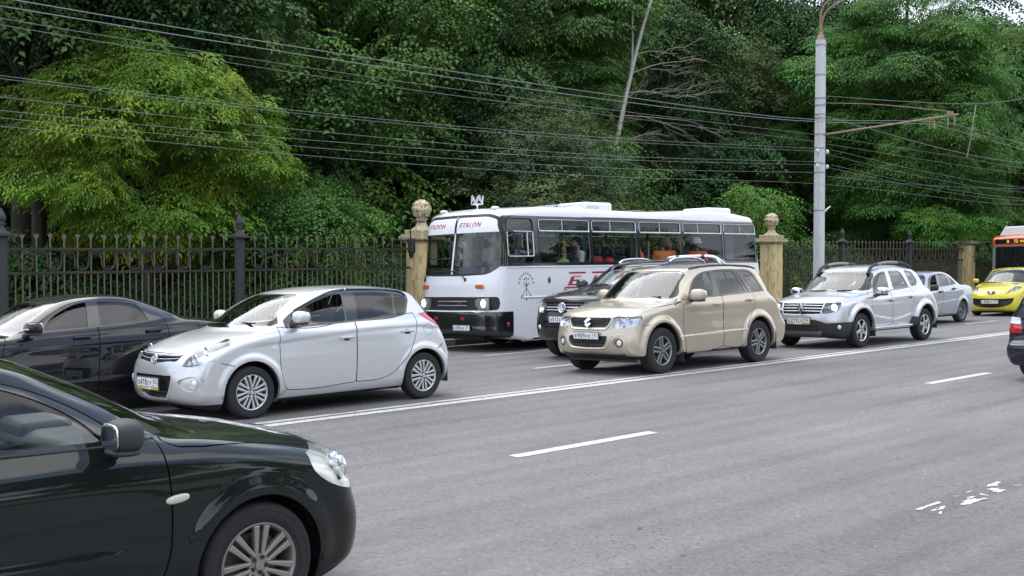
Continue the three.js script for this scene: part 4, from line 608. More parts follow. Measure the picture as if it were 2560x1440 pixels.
        part('rail_bar', tube([1.95, 2.3, 2.6, 2.9].map((x) => V(x, topY(f, x, s * 0.55) + 0.067, s * 0.57)), 0.028, 14, 8), M.steel, car);
        lamp(ctx, { at: (x, y) => [x, y], ok: (x, y, z) => z * s > 0.4 && x > 3.5 }, polyDist(smooth2([[3.98, 1.05], [4.15, 1.03], [4.28, 0.8], [4.2, 0.74], [4.08, 0.85]], 4)), { name: 'tail_lamp', solid: true });
      }
      sideJoint(ctx, [[0.33, 0.70], [0.42, 0.655], [0.46, 0.62]]); mudflap(ctx, 1.29, 0.2, 0.42); mudflap(ctx, 3.93, 0.24, 0.45);
    },
  });
}
{
  const W = 1.8, L = 4.6;
  makeCar({
    mesh: 0.027,
    name: 'black_sedan', label: 'black saloon with sloping rear, half hidden behind the silver hatchback', category: 'car', L, W, H: 1.46, at: [3.3, 13.22], paint: blackPaint([0.006, 0.006, 0.008]), under: 0.2,
    low: [[0.16, 0.2], [0.03, 0.3], [0, 0.5], [0.04, 0.66], [0.14, 0.76], [0.5, 0.88], [1.0, 0.97], [1.5, 1.02], [2.4, 1.06], [3.2, 1.1], [3.7, 1.13], [4.2, 1.09], [4.5, 1.04], [4.55, 0.9], [4.6, 0.65], [4.6, 0.45], [4.5, 0.25], [4.3, 0.2], [2.8, 0.18], [1.2, 0.18]],
    top: [[0.9, 0.85, 1], [1.25, 1.0], [1.6, 1.18], [1.9, 1.33], [2.1, 1.4], [2.35, 1.44], [2.65, 1.455], [2.95, 1.44], [3.25, 1.39], [3.6, 1.27], [3.95, 1.13], [4.2, 1.06], [4.3, 0.9, 1]],
    hw: [[0, 0.84], [0.6, 0.88], [1.2, 0.895], [3.2, 0.9], [4.0, 0.88], [4.6, 0.83]],
    inset: [[0.1, 0.08], [0.22, 0.05], [0.35, 0.016], [0.5, 0.0], [0.7, 0.0], [0.9, 0.012], [1.02, 0.045], [1.1, 0.1]],
    creases: [{ pts: [[1.0, 0.88], [1.36, 0.911], [2.46, 0.972], [3.44, 1.03], [4.3, 1.0]], d: 0.02, len: 0.15 }, { pts: [[1.2, 0.42], [2.2, 0.43], [3.1, 0.46]], d: -0.018, len: 0.2 }],
    front: { a: 0.4, p: 2.8, x0: 0.05, x1: 1.5 }, rear: { a: 0.3, p: 2.8, x0: 0, x1: 1.1 }, crown: 0.06, round: 0.12,
    gh: { mid: 2.6, front: 0.36, rear: 0.4, crown: 0.09, y0: 1.03, w: spl([[0.9, 0.66], [1.6, 0.80], [2.2, 0.825], [2.9, 0.815], [3.5, 0.75], [4.2, 0.62]]), tumble: 0.36, curve: 0.3, round: 0.1, blend: 0.05 },
    arches: [{ x: 0.88, y: 0.315, R: 0.36, flare: 0.02, fw: 0.1 }, { x: 3.55, y: 0.315, R: 0.36, flare: 0.02, fw: 0.1 }], track: 0.88,
    wheel: { r: 0.315, rr: 0.2, w: 0.205, style: 'five', n: 5 },
    dlos: [{ p: [[1.72, 1.02, 1], [1.86, 1.14], [2.08, 1.28], [2.3, 1.358], [2.5, 1.385], [2.8, 1.378], [3.1, 1.335], [3.3, 1.265], [3.5, 1.18], [3.58, 1.135, 1], [3.4, 1.112], [2.5, 1.055], [1.72, 1.01, 1]], w: [{ p: [[1.87, 1.04, 1], [1.95, 1.155], [2.12, 1.265], [2.3, 1.335], [2.44, 1.36, 1], [2.4, 1.062, 1]], open: [[1.8, 1.0, 1], [2.0, 1.17], [2.15, 1.25], [2.35, 1.30], [2.6, 1.32, 1], [2.6, 1.0, 1]], mat: M.tint }, { p: [[2.58, 1.362, 1], [2.85, 1.352], [3.07, 1.318, 1], [3.15, 1.22], [3.2, 1.105, 1], [2.56, 1.07, 1]], mat: M.tint }] }],
    ws: [[-0.74, 1.06], [0, 1.03], [0.74, 1.06], [0.66, 1.15], [0.57, 1.31], [0.52, 1.335], [0.3, 1.36], [0, 1.37], [-0.3, 1.36], [-0.52, 1.335], [-0.57, 1.31], [-0.66, 1.15]],
    rw: [[-0.55, 1.33], [0, 1.37], [0.55, 1.33], [0.62, 1.12], [-0.62, 1.12]],
    doors: [{ name: 'front_door', p: [[1.45, 1.02, 1], [1.38, 0.8], [1.38, 0.5], [1.45, 0.28], [2.47, 0.28, 1], [2.52, 1.08, 1]] }, { name: 'rear_door', p: [[2.525, 1.08, 1], [2.475, 0.28, 1], [3.0, 0.3], [3.12, 0.5], [3.25, 0.68], [3.4, 0.85], [3.42, 1.12, 1]] }],
    hood: [[0.12, -0.5], [0.1, 0], [0.12, 0.5], [0.6, 0.72], [1.3, 0.76], [1.1, 0.3], [1.05, 0], [1.1, -0.3], [1.3, -0.76], [0.6, -0.72]],
    handles: [[2.3, 0.94], [3.22, 0.985]], mirrors: { x: 1.68, y: 1.085, z: 0.99, r: [0.085, 0.07, 0.12], lamp: true },
    cabin: { seats: [[2.0, 0.37], [2.0, -0.37], [2.95, 0.35], [2.95, -0.35]], dash: 1.45, mirror: [2.0, 1.25] },
    wipers: [[1.15, 1.03, 0.0, 1.3, 1.05, 0.55]], aerial: [[2.0, 1.43, 0.0], [2.35, 1.65, 0.0]],
    cuts(ctx) {
      frontLamps(ctx, [[35, 0.76], [48, 0.76], [55, 0.72], [52, 0.62], [36, 0.63]], { xmax: 0.7, bowlsAt: [[0.62, 0.68, 0.05]] });
      const g = opening(ctx, 'upper_grille', mirrorPoly([[0, 0.70], [0.42, 0.70, 1], [0.4, 0.62, 1], [0, 0.61]]), 0.04); part('grille_slat', frontTube(ctx.f, [[-0.4, 0.66], [0, 0.655], [0.4, 0.66]], 0.012, -0.01), M.chrome, g);
      opening(ctx, 'lower_grille', mirrorPoly([[0, 0.42], [0.5, 0.42, 1], [0.45, 0.27, 1], [0, 0.26]]), 0.05);
      for (const s of [1, -1]) lamp(ctx, { at: (x, y) => [x, y], ok: (x, y, z) => z * s > 0.4 && x > 3.8 }, polyDist(smooth2([[4.2, 0.98], [4.5, 0.99], [4.62, 0.9], [4.6, 0.8], [4.35, 0.83]], 4)), { name: 'tail_lamp', solid: true });
      part('side_repeater', rbox(0.06, 0.02, 0.01, 0.004, 1.3, 0.8, sideZ(ctx.f, 1.3, 0.8)), M.orange, ctx.car);
    },
  });
}
{
  const W = 1.95, L = 5.2;
  makeCar({
    name: 'dark_pickup', label: 'dark grey pickup with silver roof rails, between the gold SUV and white bus', category: 'pickup', L, W, H: 1.84, at: [14.75, 13.12], paint: blackPaint([0.022, 0.021, 0.021]), under: 0.36,
    low: [[0.2, 0.36], [0.06, 0.42], [0.0, 0.55], [0.0, 0.75], [0.03, 0.9], [0.07, 1.05], [0.13, 1.14], [0.35, 1.21], [0.8, 1.285], [1.3, 1.335], [1.7, 1.29], [3.0, 1.28], [3.8, 1.29], [5.1, 1.29], [5.17, 1.2], [5.2, 0.8], [5.18, 0.5], [5.0, 0.42], [2.8, 0.38], [1.2, 0.38]],
    top: [[1.0, 1.15, 1], [1.25, 1.3], [1.55, 1.48], [1.85, 1.64], [2.05, 1.735], [2.3, 1.785], [2.7, 1.82], [3.1, 1.825], [3.4, 1.80], [3.58, 1.75], [3.66, 1.5], [3.72, 1.2, 1]],
    hw: [[0, 0.9], [0.6, 0.93], [1.2, 0.94], [4.4, 0.945], [5.2, 0.92]],
    inset: [[0.3, 0.06], [0.5, 0.02], [0.7, 0], [1.05, 0.01], [1.2, 0.04], [1.3, 0.09], [1.4, 0.14]],
    front: { a: 0.34, p: 3, x0: 0.05, x1: 1.4 }, rear: { a: 0.08, p: 3, x0: 0, x1: 0.6 }, crown: 0.06, round: 0.11,
    gh: { mid: 2.6, front: 0.28, rear: 0.05, crown: 0.06, y0: 1.26, w: spl([[1, 0.76], [1.5, 0.83], [2.4, 0.85], [3.5, 0.83], [3.8, 0.8]]), tumble: 0.25, curve: 0.2, round: 0.11, blend: 0.04 },
    arches: [{ x: 0.87, y: 0.4, R: 0.44, flare: 0.035, fw: 0.12 }, { x: 3.965, y: 0.4, R: 0.44, flare: 0.035, fw: 0.12 }], track: 0.93,
    wheel: { r: 0.375, rr: 0.22, w: 0.245, style: 'five', n: 5 },
    dlos: [{ p: [[1.62, 1.26, 1], [1.8, 1.42], [2.05, 1.6], [2.3, 1.68], [2.7, 1.7], [3.2, 1.69], [3.42, 1.62], [3.5, 1.3, 1]], w: [{ p: [[1.75, 1.28, 1], [1.88, 1.42], [2.1, 1.58], [2.5, 1.66, 1], [2.5, 1.29, 1]] }, { p: [[2.6, 1.67, 1], [3.15, 1.665], [3.36, 1.6], [3.42, 1.31, 1], [2.6, 1.29, 1]] }] }],
    ws: [[-0.8, 1.375], [-0.4, 1.355], [0, 1.35], [0.4, 1.355], [0.8, 1.375], [0.72, 1.53], [0.655, 1.66], [0.6, 1.69], [0.3, 1.715], [0, 1.725], [-0.3, 1.715], [-0.6, 1.69], [-0.655, 1.66], [-0.72, 1.53]],
    rw: [[-0.6, 1.7], [0.6, 1.7], [0.65, 1.33], [-0.65, 1.33]],
    doors: [{ name: 'front_door', p: [[1.5, 1.26, 1], [1.42, 0.9], [1.48, 0.45], [2.5, 0.45, 1], [2.55, 1.3, 1]] }, { name: 'rear_door', p: [[2.56, 1.3, 1], [2.51, 0.45, 1], [3.3, 0.48], [3.5, 0.9], [3.5, 1.28, 1]] }],
    hood: [[0.12, -0.6], [0.1, 0], [0.12, 0.6], [0.5, 0.78], [1.35, 0.84], [1.25, 0.4], [1.18, 0], [1.25, -0.4], [1.35, -0.84], [0.5, -0.78]].map(([x, z]) => [x + 0.25 * Math.abs(z) ** 3, z]),
    handles: [[2.3, 1.1], [3.3, 1.1]], mirrors: { x: 1.7, y: 1.34, z: 1.05, r: [0.09, 0.11, 0.13] },
    cabin: { seats: [[2.15, 0.4], [2.15, -0.4], [3.0, 0.36], [3.0, -0.36]], dash: 1.55, dashY: 1.15, y: 0.75, mirror: [2.15, 1.6] },
    wipers: [[1.3, 1.33, 0.0, 1.36, 1.345, 0.55], [1.3, 1.33, -0.65, 1.33, 1.345, -0.12]],
    cuts(ctx) {
      const { f, car } = ctx;
      frontLamps(ctx, [[23.5, 1.03], [30, 1.068], [40, 1.06, 1], [41, 0.97], [36, 0.885], [25.5, 0.862, 1]], { xc: 1.2, xmax: 0.6, depth: 0.05, bowlsAt: [[0.64, 0.97, 0.055], [0.72, 0.93, 0.045, 1]] });
      const g = opening(ctx, 'upper_grille', mirrorPoly([[0, 1.065], [0.47, 1.06, 1], [0.46, 0.88, 1], [0, 0.868]]), 0.04, M.black, 2);
      for (const y of [0.915, 0.965, 1.015]) part('grille_slat', frontTube(f, [[-0.46, y], [0, y], [0.46, y]], 0.012, -0.01), y > 1 ? M.gloss : M.alu, g);
      badge(ctx, [ring(0.085, 0.011, 0, 0, 0, 36), tube([[-0.055, 0.055, 0], [-0.02, -0.06, 0], [0, -0.015, 0], [0.02, -0.06, 0], [0.055, 0.055, 0]], 0.009, 24), tube([[-0.026, 0.072, 0], [0, 0.005, 0], [0.026, 0.072, 0]], 0.009, 16), disc(0.08, 0.01, 0, 0, -0.012)], 0, 0.96, M.chrome, 'emblem', 0.03, 0.1);
      const h = opening(ctx, 'lower_grille', mirrorPoly([[0, 0.715], [0.5, 0.71, 1], [0.46, 0.60, 1], [0, 0.59]]), 0.05, M.black, 2); for (const y of [0.63, 0.67]) part('grille_slat', frontTube(f, [[-0.46, y], [0, y], [0.46, y]], 0.01, -0.01), M.plastic, h);
      frontPlate(ctx, 'Н512КА', '152', -0.03, 0.748, { off: 0.025 });
      for (const s of [1, -1]) { const x = frontX(f, s * 0.62, 0.6); part('fog_lamp', superEllipsoid(0.03, 0.045, 0.06, 1, 14).translate(x + 0.015, 0.6, s * 0.62), M.bulbOff, car);
        part('roof_rail', tube([[2.35, 0.0], [2.45, 0.04], [2.8, 0.055], [3.2, 0.05], [3.4, 0.02], [3.45, 0.0]].map(([x, d]) => V(x, topY(f, x, s * 0.62) + d, s * 0.63)), 0.02, 24, 8), M.alu, car); }
      part('styling_bar', [1, -1].flatMap((s) => [tube([[4.75, 1.27, s * 0.82], [4.2, 1.55, s * 0.78], [3.95, 1.72, s * 0.72], [3.86, 1.83, s * 0.6], [3.85, 1.86, s * 0.3], [3.85, 1.865, 0]], 0.038, 30, 8), tube([[3.98, 1.27, s * 0.84], [3.9, 1.6, s * 0.76], [3.86, 1.8, s * 0.64]], 0.034, 16, 8)]), M.alu, car);
      part('bar_joint', [bar([3.85, 1.858, 0.36], [3.85, 1.86, 0.28], 0.043), bar([3.85, 1.858, -0.36], [3.85, 1.86, -0.28], 0.043)], M.plastic, car);
      mudflap(ctx, 1.36, 0.2, 0.45);
    },
  });
}
const HL_NEAR = [[40, 0.85], [50, 0.862], [59.5, 0.855, 1], [60.5, 0.79], [56, 0.695], [46, 0.625], [36, 0.632, 1], [34, 0.70], [36, 0.78]];
{ // grey saloon behind the silver SUV
  const W = 1.70, L = 4.38;
  makeCar({
    name: 'grey_sedan', label: 'pale grey saloon with steel wheels, partly hidden behind the silver SUV', category: 'car', L, W, H: 1.44, at: [27.1, 13.86], paint: paint([0.40, 0.42, 0.45], 0.5, 0.38), under: 0.24,
    low: [[0.16, 0.2], [0.03, 0.3], [0, 0.45], [0.04, 0.62], [0.14, 0.72], [0.5, 0.85], [1.0, 0.93], [1.5, 0.96], [2.4, 1.0], [3.2, 1.03], [3.7, 1.06], [4.1, 1.05], [4.28, 1.0], [4.33, 0.8], [4.38, 0.62], [4.38, 0.45], [4.3, 0.3], [4.1, 0.24], [2.8, 0.22], [1.2, 0.22]],
    top: [[0.8, 0.85, 1], [1.1, 0.97], [1.4, 1.15], [1.7, 1.31], [1.9, 1.375], [2.2, 1.415], [2.6, 1.43], [2.95, 1.415], [3.2, 1.36], [3.5, 1.22], [3.8, 1.08], [3.95, 0.95, 1]],
    hw: [[0, 0.8], [0.6, 0.835], [1.2, 0.845], [3.2, 0.85], [4.38, 0.79]],
    inset: [[0.1, 0.08], [0.24, 0.04], [0.4, 0.01], [0.55, 0.0], [0.7, 0.0], [0.9, 0.012], [0.98, 0.04], [1.08, 0.1]],
    creases: [{ pts: [[1.2, 0.56], [2.2, 0.6], [3.1, 0.65]], d: -0.012, len: 0.09 }],
    front: { a: 0.35, p: 2.8, x0: 0.05, x1: 1.5 }, rear: { a: 0.25, p: 2.8, x0: 0, x1: 1.0 }, crown: 0.06, round: 0.11,
    gh: { mid: 2.4, front: 0.34, rear: 0.35, crown: 0.08, y0: 0.98, w: spl([[0.8, 0.62], [1.5, 0.75], [2.2, 0.78], [2.9, 0.77], [3.5, 0.7], [4, 0.6]]), tumble: 0.28, curve: 0.25, round: 0.1, blend: 0.05 },
    arches: [{ x: 0.79, y: 0.3, R: 0.35, flare: 0.02, fw: 0.1 }, { x: 3.4, y: 0.3, R: 0.35, flare: 0.02, fw: 0.1 }], track: 0.83,
    wheel: { r: 0.3, rr: 0.19, w: 0.19, style: 'steel', n: 5, rimMat: M.steel, tyreMat: STD([0.05, 0.048, 0.046], 0.9) },
    dlos: [{ p: [[1.5, 0.96, 1], [1.62, 1.1], [1.8, 1.24], [2.0, 1.32], [2.3, 1.355], [2.6, 1.355], [2.82, 1.32], [2.95, 1.25], [3.2, 1.13], [3.34, 1.05, 1], [2.8, 1.02], [1.5, 0.96, 1]], w: [{ p: [[1.66, 1.0, 1], [1.75, 1.13], [1.9, 1.25], [2.05, 1.31], [2.2, 1.33, 1], [2.08, 1.0, 1]], open: [[1.5, 0.9, 1], [1.5, 1.0, 1], [2.3, 1.0, 1], [2.3, 0.9, 1]] }, { p: [[2.3, 1.335, 1], [2.55, 1.335], [2.74, 1.31, 1], [2.8, 1.04, 1], [2.2, 1.02, 1]], mat: M.smoke }, { p: [[2.86, 1.27, 1], [3.1, 1.15], [3.25, 1.065, 1], [2.88, 1.045, 1]], mat: M.tint }] }],
    ws: [[-0.68, 1.0], [0, 0.96], [0.68, 1.0], [0.55, 1.29], [0, 1.345], [-0.55, 1.29]], rw: [[-0.5, 1.32], [0, 1.35], [0.5, 1.32], [0.58, 1.1], [-0.58, 1.1]],
    doors: [{ name: 'front_door', p: [[1.3, 0.96, 1], [1.25, 0.6], [1.3, 0.29], [2.12, 0.3, 1], [2.24, 1.02, 1]] }, { name: 'rear_door', p: [[2.245, 1.02, 1], [2.125, 0.3, 1], [2.85, 0.32], [2.95, 0.45], [3.05, 0.62], [3.1, 0.8], [2.95, 1.04, 1]] }],
    handles: [[2.07, 0.875, M.plastic], [2.88, 0.935, M.plastic]], mirrors: { x: 1.52, y: 1.0, z: 0.94, r: [0.08, 0.075, 0.11], mat: M.plastic },
    cabin: { seats: [[1.85, 0.35], [1.85, -0.35], [2.7, 0.33], [2.7, -0.33]], dash: 1.25, dashY: 0.8, mirror: [1.75, 1.25] },
  });
}
{ // small yellow car seen from in front
  const W = 1.63, L = 3.43;
  makeCar({
    name: 'yellow_hatchback', label: 'small bright yellow hatchback facing the camera near the right edge', category: 'car', L, W, H: 1.47, at: [34, 13.82], paint: paint([0.66, 0.55, 0.015], 0.1, 0.3), under: 0.15,
    low: [[0.14, 0.16], [0.03, 0.22], [0, 0.34], [0.01, 0.48], [0.04, 0.6], [0.1, 0.7], [0.3, 0.84], [0.6, 0.94], [0.85, 1.0], [1.2, 1.0], [2.4, 1.04], [3.1, 1.06], [3.3, 0.9], [3.42, 0.6], [3.43, 0.4], [3.35, 0.22], [3.1, 0.17], [1.2, 0.17]],
    top: [[0.55, 0.8, 1], [0.75, 0.97], [1.0, 1.17], [1.25, 1.34], [1.42, 1.415], [1.7, 1.455], [2.1, 1.47], [2.6, 1.46], [3.0, 1.42], [3.15, 1.3], [3.3, 0.95, 1]],
    hw: [[0, 0.77], [0.5, 0.8], [1.0, 0.81], [2.6, 0.81], [3.43, 0.76]],
    inset: [[0.1, 0.07], [0.2, 0.04], [0.35, 0.01], [0.55, 0.0], [0.8, 0.004], [0.95, 0.02], [1.05, 0.07], [1.15, 0.12]],
    front: { a: 0.3, p: 3, x0: 0.05, x1: 1.2 }, rear: { a: 0.25, p: 3, x0: 0, x1: 0.9 }, crown: 0.07, round: 0.12,
    gh: { mid: 2.0, front: 0.36, rear: 0.3, crown: 0.1, y0: 1.0, w: spl([[0.5, 0.6], [1.0, 0.72], [1.8, 0.755], [2.6, 0.74], [3.3, 0.66]]), tumble: 0.26, curve: 0.25, round: 0.11, blend: 0.05 },
    arches: [{ x: 0.7, y: 0.28, R: 0.33, flare: 0.015, fw: 0.1 }, { x: 3.04, y: 0.28, R: 0.33, flare: 0.015, fw: 0.1 }], track: 0.79,
    wheel: { r: 0.28, rr: 0.18, w: 0.17, style: 'steel', n: 5, rimMat: M.steel },
    dlos: [{ p: [[0.95, 0.99, 1], [1.2, 1.2], [1.5, 1.36], [1.9, 1.39], [2.6, 1.37], [2.85, 1.3], [2.95, 1.1, 1], [2.2, 1.03]], w: [{ p: [[1.1, 1.03, 1], [1.3, 1.2], [1.55, 1.34], [2.0, 1.37, 1], [2.0, 1.04, 1]] }, { p: [[2.1, 1.37, 1], [2.6, 1.35], [2.8, 1.28], [2.85, 1.12, 1], [2.1, 1.05, 1]] }] }],
    ws: [[-0.68, 1.035], [-0.3, 1.015], [0, 1.01], [0.3, 1.015], [0.68, 1.035], [0.6, 1.2], [0.54, 1.33], [0.48, 1.36], [0, 1.395], [-0.48, 1.36], [-0.54, 1.33], [-0.6, 1.2]],
    doors: [{ name: 'front_door', p: [[0.95, 1.0, 1], [0.95, 0.3, 1], [2.05, 0.28, 1], [2.08, 1.06, 1]] }],
    hood: [[0.12, -0.42], [0.09, 0], [0.12, 0.42], [0.4, 0.62], [0.8, 0.66], [0.72, 0], [0.8, -0.66], [0.4, -0.62]],
    mirrors: { x: 1.05, y: 1.06, z: 0.88, r: [0.07, 0.07, 0.09] },
    cabin: { seats: [[1.5, 0.35], [1.5, -0.35]], dash: 0.95, dashY: 0.83, mirror: [1.35, 1.28] },
    wipers: [[0.72, 1.0, 0.1, 0.76, 1.01, -0.5]], aerial: [[1.45, 1.43, 0.1], [1.62, 1.75, 0.1]],
    cuts(ctx) {
      const { f, car } = ctx;
      frontLamps(ctx, [[25, 0.70, 1], [33, 0.77], [42, 0.85], [56, 0.90], [61, 0.88], [50, 0.80], [38, 0.735]], { xmax: 0.75, depth: 0.05, bowlsAt: [[0.56, 0.80, 0.055], [0.47, 0.745, 0.04], [0.6, 0.86, 0.03]] });
      const g = opening(ctx, 'lower_grille', mirrorPoly([[0, 0.525], [0.4, 0.535], [0.66, 0.55, 1], [0.6, 0.40], [0.4, 0.30], [0.2, 0.27]]), 0.07); for (const y of [0.33, 0.50]) part('grille_slat', frontTube(f, [[-0.5, y], [0, y - 0.01], [0.5, y]], 0.012, -0.03), M.plastic, g);
      badge(ctx, extrude([[-0.13, 0.045], [0.13, 0.045], [0.09, -0.045], [-0.09, -0.045]], 0.012, 0.004), 0, 0.715, M.black, 'emblem_plate', 0.016, 0.45);
      badge(ctx, extrude([[-0.05, -0.05], [-0.03, -0.01], [-0.06, 0.0], [-0.04, 0.02], [-0.01, 0.02], [0.0, 0.055], [0.035, 0.06], [0.05, 0.04], [0.03, 0.02], [0.06, -0.01], [0.03, -0.02], [0.045, -0.05], [0.02, -0.05], [0.0, -0.02], [-0.03, -0.05]], 0.012, 0.003), 0, 0.72, M.chrome, 'emblem', 0.032, 0.45);
      frontPlate(ctx, 'С696ЕЕ', '152', 0, 0.44, { off: 0.02 });
    },
  });
}
{ // dark car driving right, close to the camera
  const W = 1.75, L = 4.3;
  makeCar({
    name: 'dark_green_hatchback', label: 'very dark green car driving right, cropped at the bottom left corner', category: 'car', L, W, H: 1.48, at: [3.86, 4.98], flip: true, glass: PHY([0.88, 0.93, 0.9], 0.01, { transmission: 1, thickness: 0, ior: 1.5, side: THREE.DoubleSide }), paint: blackPaint([0.006, 0.009, 0.0085]), under: 0.2, mesh: 0.022,
    low: [[0.16, 0.2], [0.04, 0.27], [0.0, 0.4], [0.0, 0.52], [0.03, 0.62], [0.06, 0.72], [0.12, 0.80], [0.26, 0.87], [0.42, 0.91], [0.75, 0.97], [1.1, 1.02], [1.4, 1.04], [2.2, 1.04], [3.1, 1.08], [3.7, 1.08], [3.9, 0.95], [4.1, 0.8], [4.25, 0.6], [4.3, 0.45], [4.2, 0.25], [4.0, 0.2], [2.8, 0.18], [1.2, 0.18]],
    top: [[0.85, 0.85, 1], [1.05, 1.0], [1.3, 1.15], [1.6, 1.3], [1.85, 1.4], [2.1, 1.45], [2.5, 1.475], [3.0, 1.46], [3.4, 1.42], [3.6, 1.34], [3.9, 1.1], [4.0, 0.9, 1]],
    hw: [[0, 0.82], [0.5, 0.85], [1.0, 0.865], [3.2, 0.87], [4.3, 0.82]],
    inset: [[0.1, 0.08], [0.2, 0.05], [0.33, 0.016], [0.5, 0.002], [0.7, 0.0], [0.85, 0.008], [0.95, 0.03], [1.05, 0.08], [1.12, 0.12]],
    creases: [{ pts: [[1.6, 0.535], [2.2, 0.55], [3.1, 0.58]], d: -0.012, len: 0.2 }],
    front: { a: 0.28, p: 3, x0: 0.05, x1: 1.5 }, rear: { a: 0.3, p: 3, x0: 0, x1: 1.0 }, crown: 0.06, round: 0.1,
    gh: { mid: 2.4, front: 0.36, rear: 0.3, crown: 0.09, y0: 1.02, w: spl([[0.8, 0.66], [1.4, 0.775], [2.2, 0.8], [3.2, 0.78], [4, 0.68]]), tumble: 0.3, curve: 0.25, round: 0.1, blend: 0.05 },
    arches: [{ x: 0.84, y: 0.32, R: 0.365, flare: 0.016, fw: 0.12, spin: 0.8 }, { x: 3.45, y: 0.32, R: 0.36, flare: 0.02, fw: 0.1 }], track: 0.85,
    wheel: { r: 0.32, rr: 0.212, w: 0.205, style: 'tenpair', n: 7, rimMat: STD([0.33, 0.32, 0.285], 0.4, { metalness: 0.6 }) },
    dlos: [{ p: [[1.5, 1.015, 1], [1.62, 1.12], [1.85, 1.26], [2.1, 1.35], [2.4, 1.385], [3.0, 1.38], [3.35, 1.32], [3.5, 1.2], [3.5, 1.1, 1], [2.4, 1.05]], w: [{ p: [[1.62, 1.04, 1], [1.72, 1.14], [1.92, 1.26], [2.12, 1.33], [2.42, 1.36, 1], [2.38, 1.065, 1]] }, { p: [[2.52, 1.365, 1], [3.0, 1.355], [3.25, 1.3], [3.36, 1.2], [3.36, 1.11, 1], [2.48, 1.07, 1]] }] }],
    ws: [[-0.72, 1.075], [0, 1.04], [0.72, 1.075], [0.63, 1.2], [0.57, 1.33], [0.5, 1.365], [0, 1.4], [-0.5, 1.365], [-0.57, 1.33], [-0.63, 1.2]], rw: [[-0.55, 1.36], [0, 1.39], [0.55, 1.36], [0.6, 1.12], [-0.6, 1.12]],
    doors: [{ name: 'front_door', p: [[1.36, 1.02, 1], [1.33, 0.7], [1.36, 0.4], [1.42, 0.29], [2.44, 0.3, 1], [2.47, 1.07, 1]] }, { name: 'rear_door', p: [[2.475, 1.07, 1], [2.445, 0.3, 1], [3.0, 0.34], [3.15, 0.55], [3.3, 0.75], [3.35, 1.08, 1]] }],
    hood: [[0.16, -0.55], [0.12, 0], [0.16, 0.55], [0.5, 0.7], [1.2, 0.75], [1.1, 0.3], [1.03, 0], [1.1, -0.3], [1.2, -0.75], [0.5, -0.7]].map(([x, z]) => [x + 0.3 * Math.abs(z) ** 3, z]),
    handles: [[2.25, 0.9], [3.2, 0.92]], mirrors: { x: 1.6, y: 1.085, z: 0.95, r: [0.075, 0.075, 0.11], mat: M.plastic },
    cabin: { seats: [[2.0, 0.37], [2.0, -0.37], [2.9, 0.34], [2.9, -0.34]], dash: 1.4, mirror: [1.9, 1.3] },
    wipers: [[1.1, 1.03, 0.0, 1.25, 1.06, 0.5]],
    cuts(ctx) {
      const { f, car } = ctx;
      frontLamps(ctx, HL_NEAR, { xmax: 0.75, depth: 0.06, housing: STD([0.82, 0.80, 0.72], 0.3, { metalness: 0.5 }), bowlsAt: [[0.62, 0.71, 0.07], [0.7, 0.77, 0.05], [0.56, 0.65, 0.04]] });
      const g = opening(ctx, 'upper_grille', mirrorPoly([[0, 0.655], [0.42, 0.66, 1], [0.4, 0.57, 1], [0, 0.56]]), 0.04); part('grille_slat', frontTube(f, [[-0.4, 0.61], [0, 0.605], [0.4, 0.61]], 0.012, -0.01), M.chrome, g);
      opening(ctx, 'lower_grille', mirrorPoly([[0, 0.40], [0.45, 0.40, 1], [0.4, 0.27, 1], [0, 0.26]]), 0.05);
      for (const s of [1, -1]) { part('side_repeater', superEllipsoid(0.062, 0.021, 0.014, 0.8, 18).rotateZ(-0.1).translate(1.30, 0.735, s * sideZ(f, 1.30, 0.735, s)), PHY([0.6, 0.58, 0.5], 0.25, { clearcoat: 1 }), car); }
      sideJoint(ctx, [[0.19, 0.60], [0.32, 0.61], [0.5, 0.62]]);
      for (const s of [1, -1]) part('door_seal', sideTube(f, [[1.55, 1.01], [2.4, 1.035], [3.3, 1.07]], 0.009, s, 0.0), M.black, car);
    },
  });
}
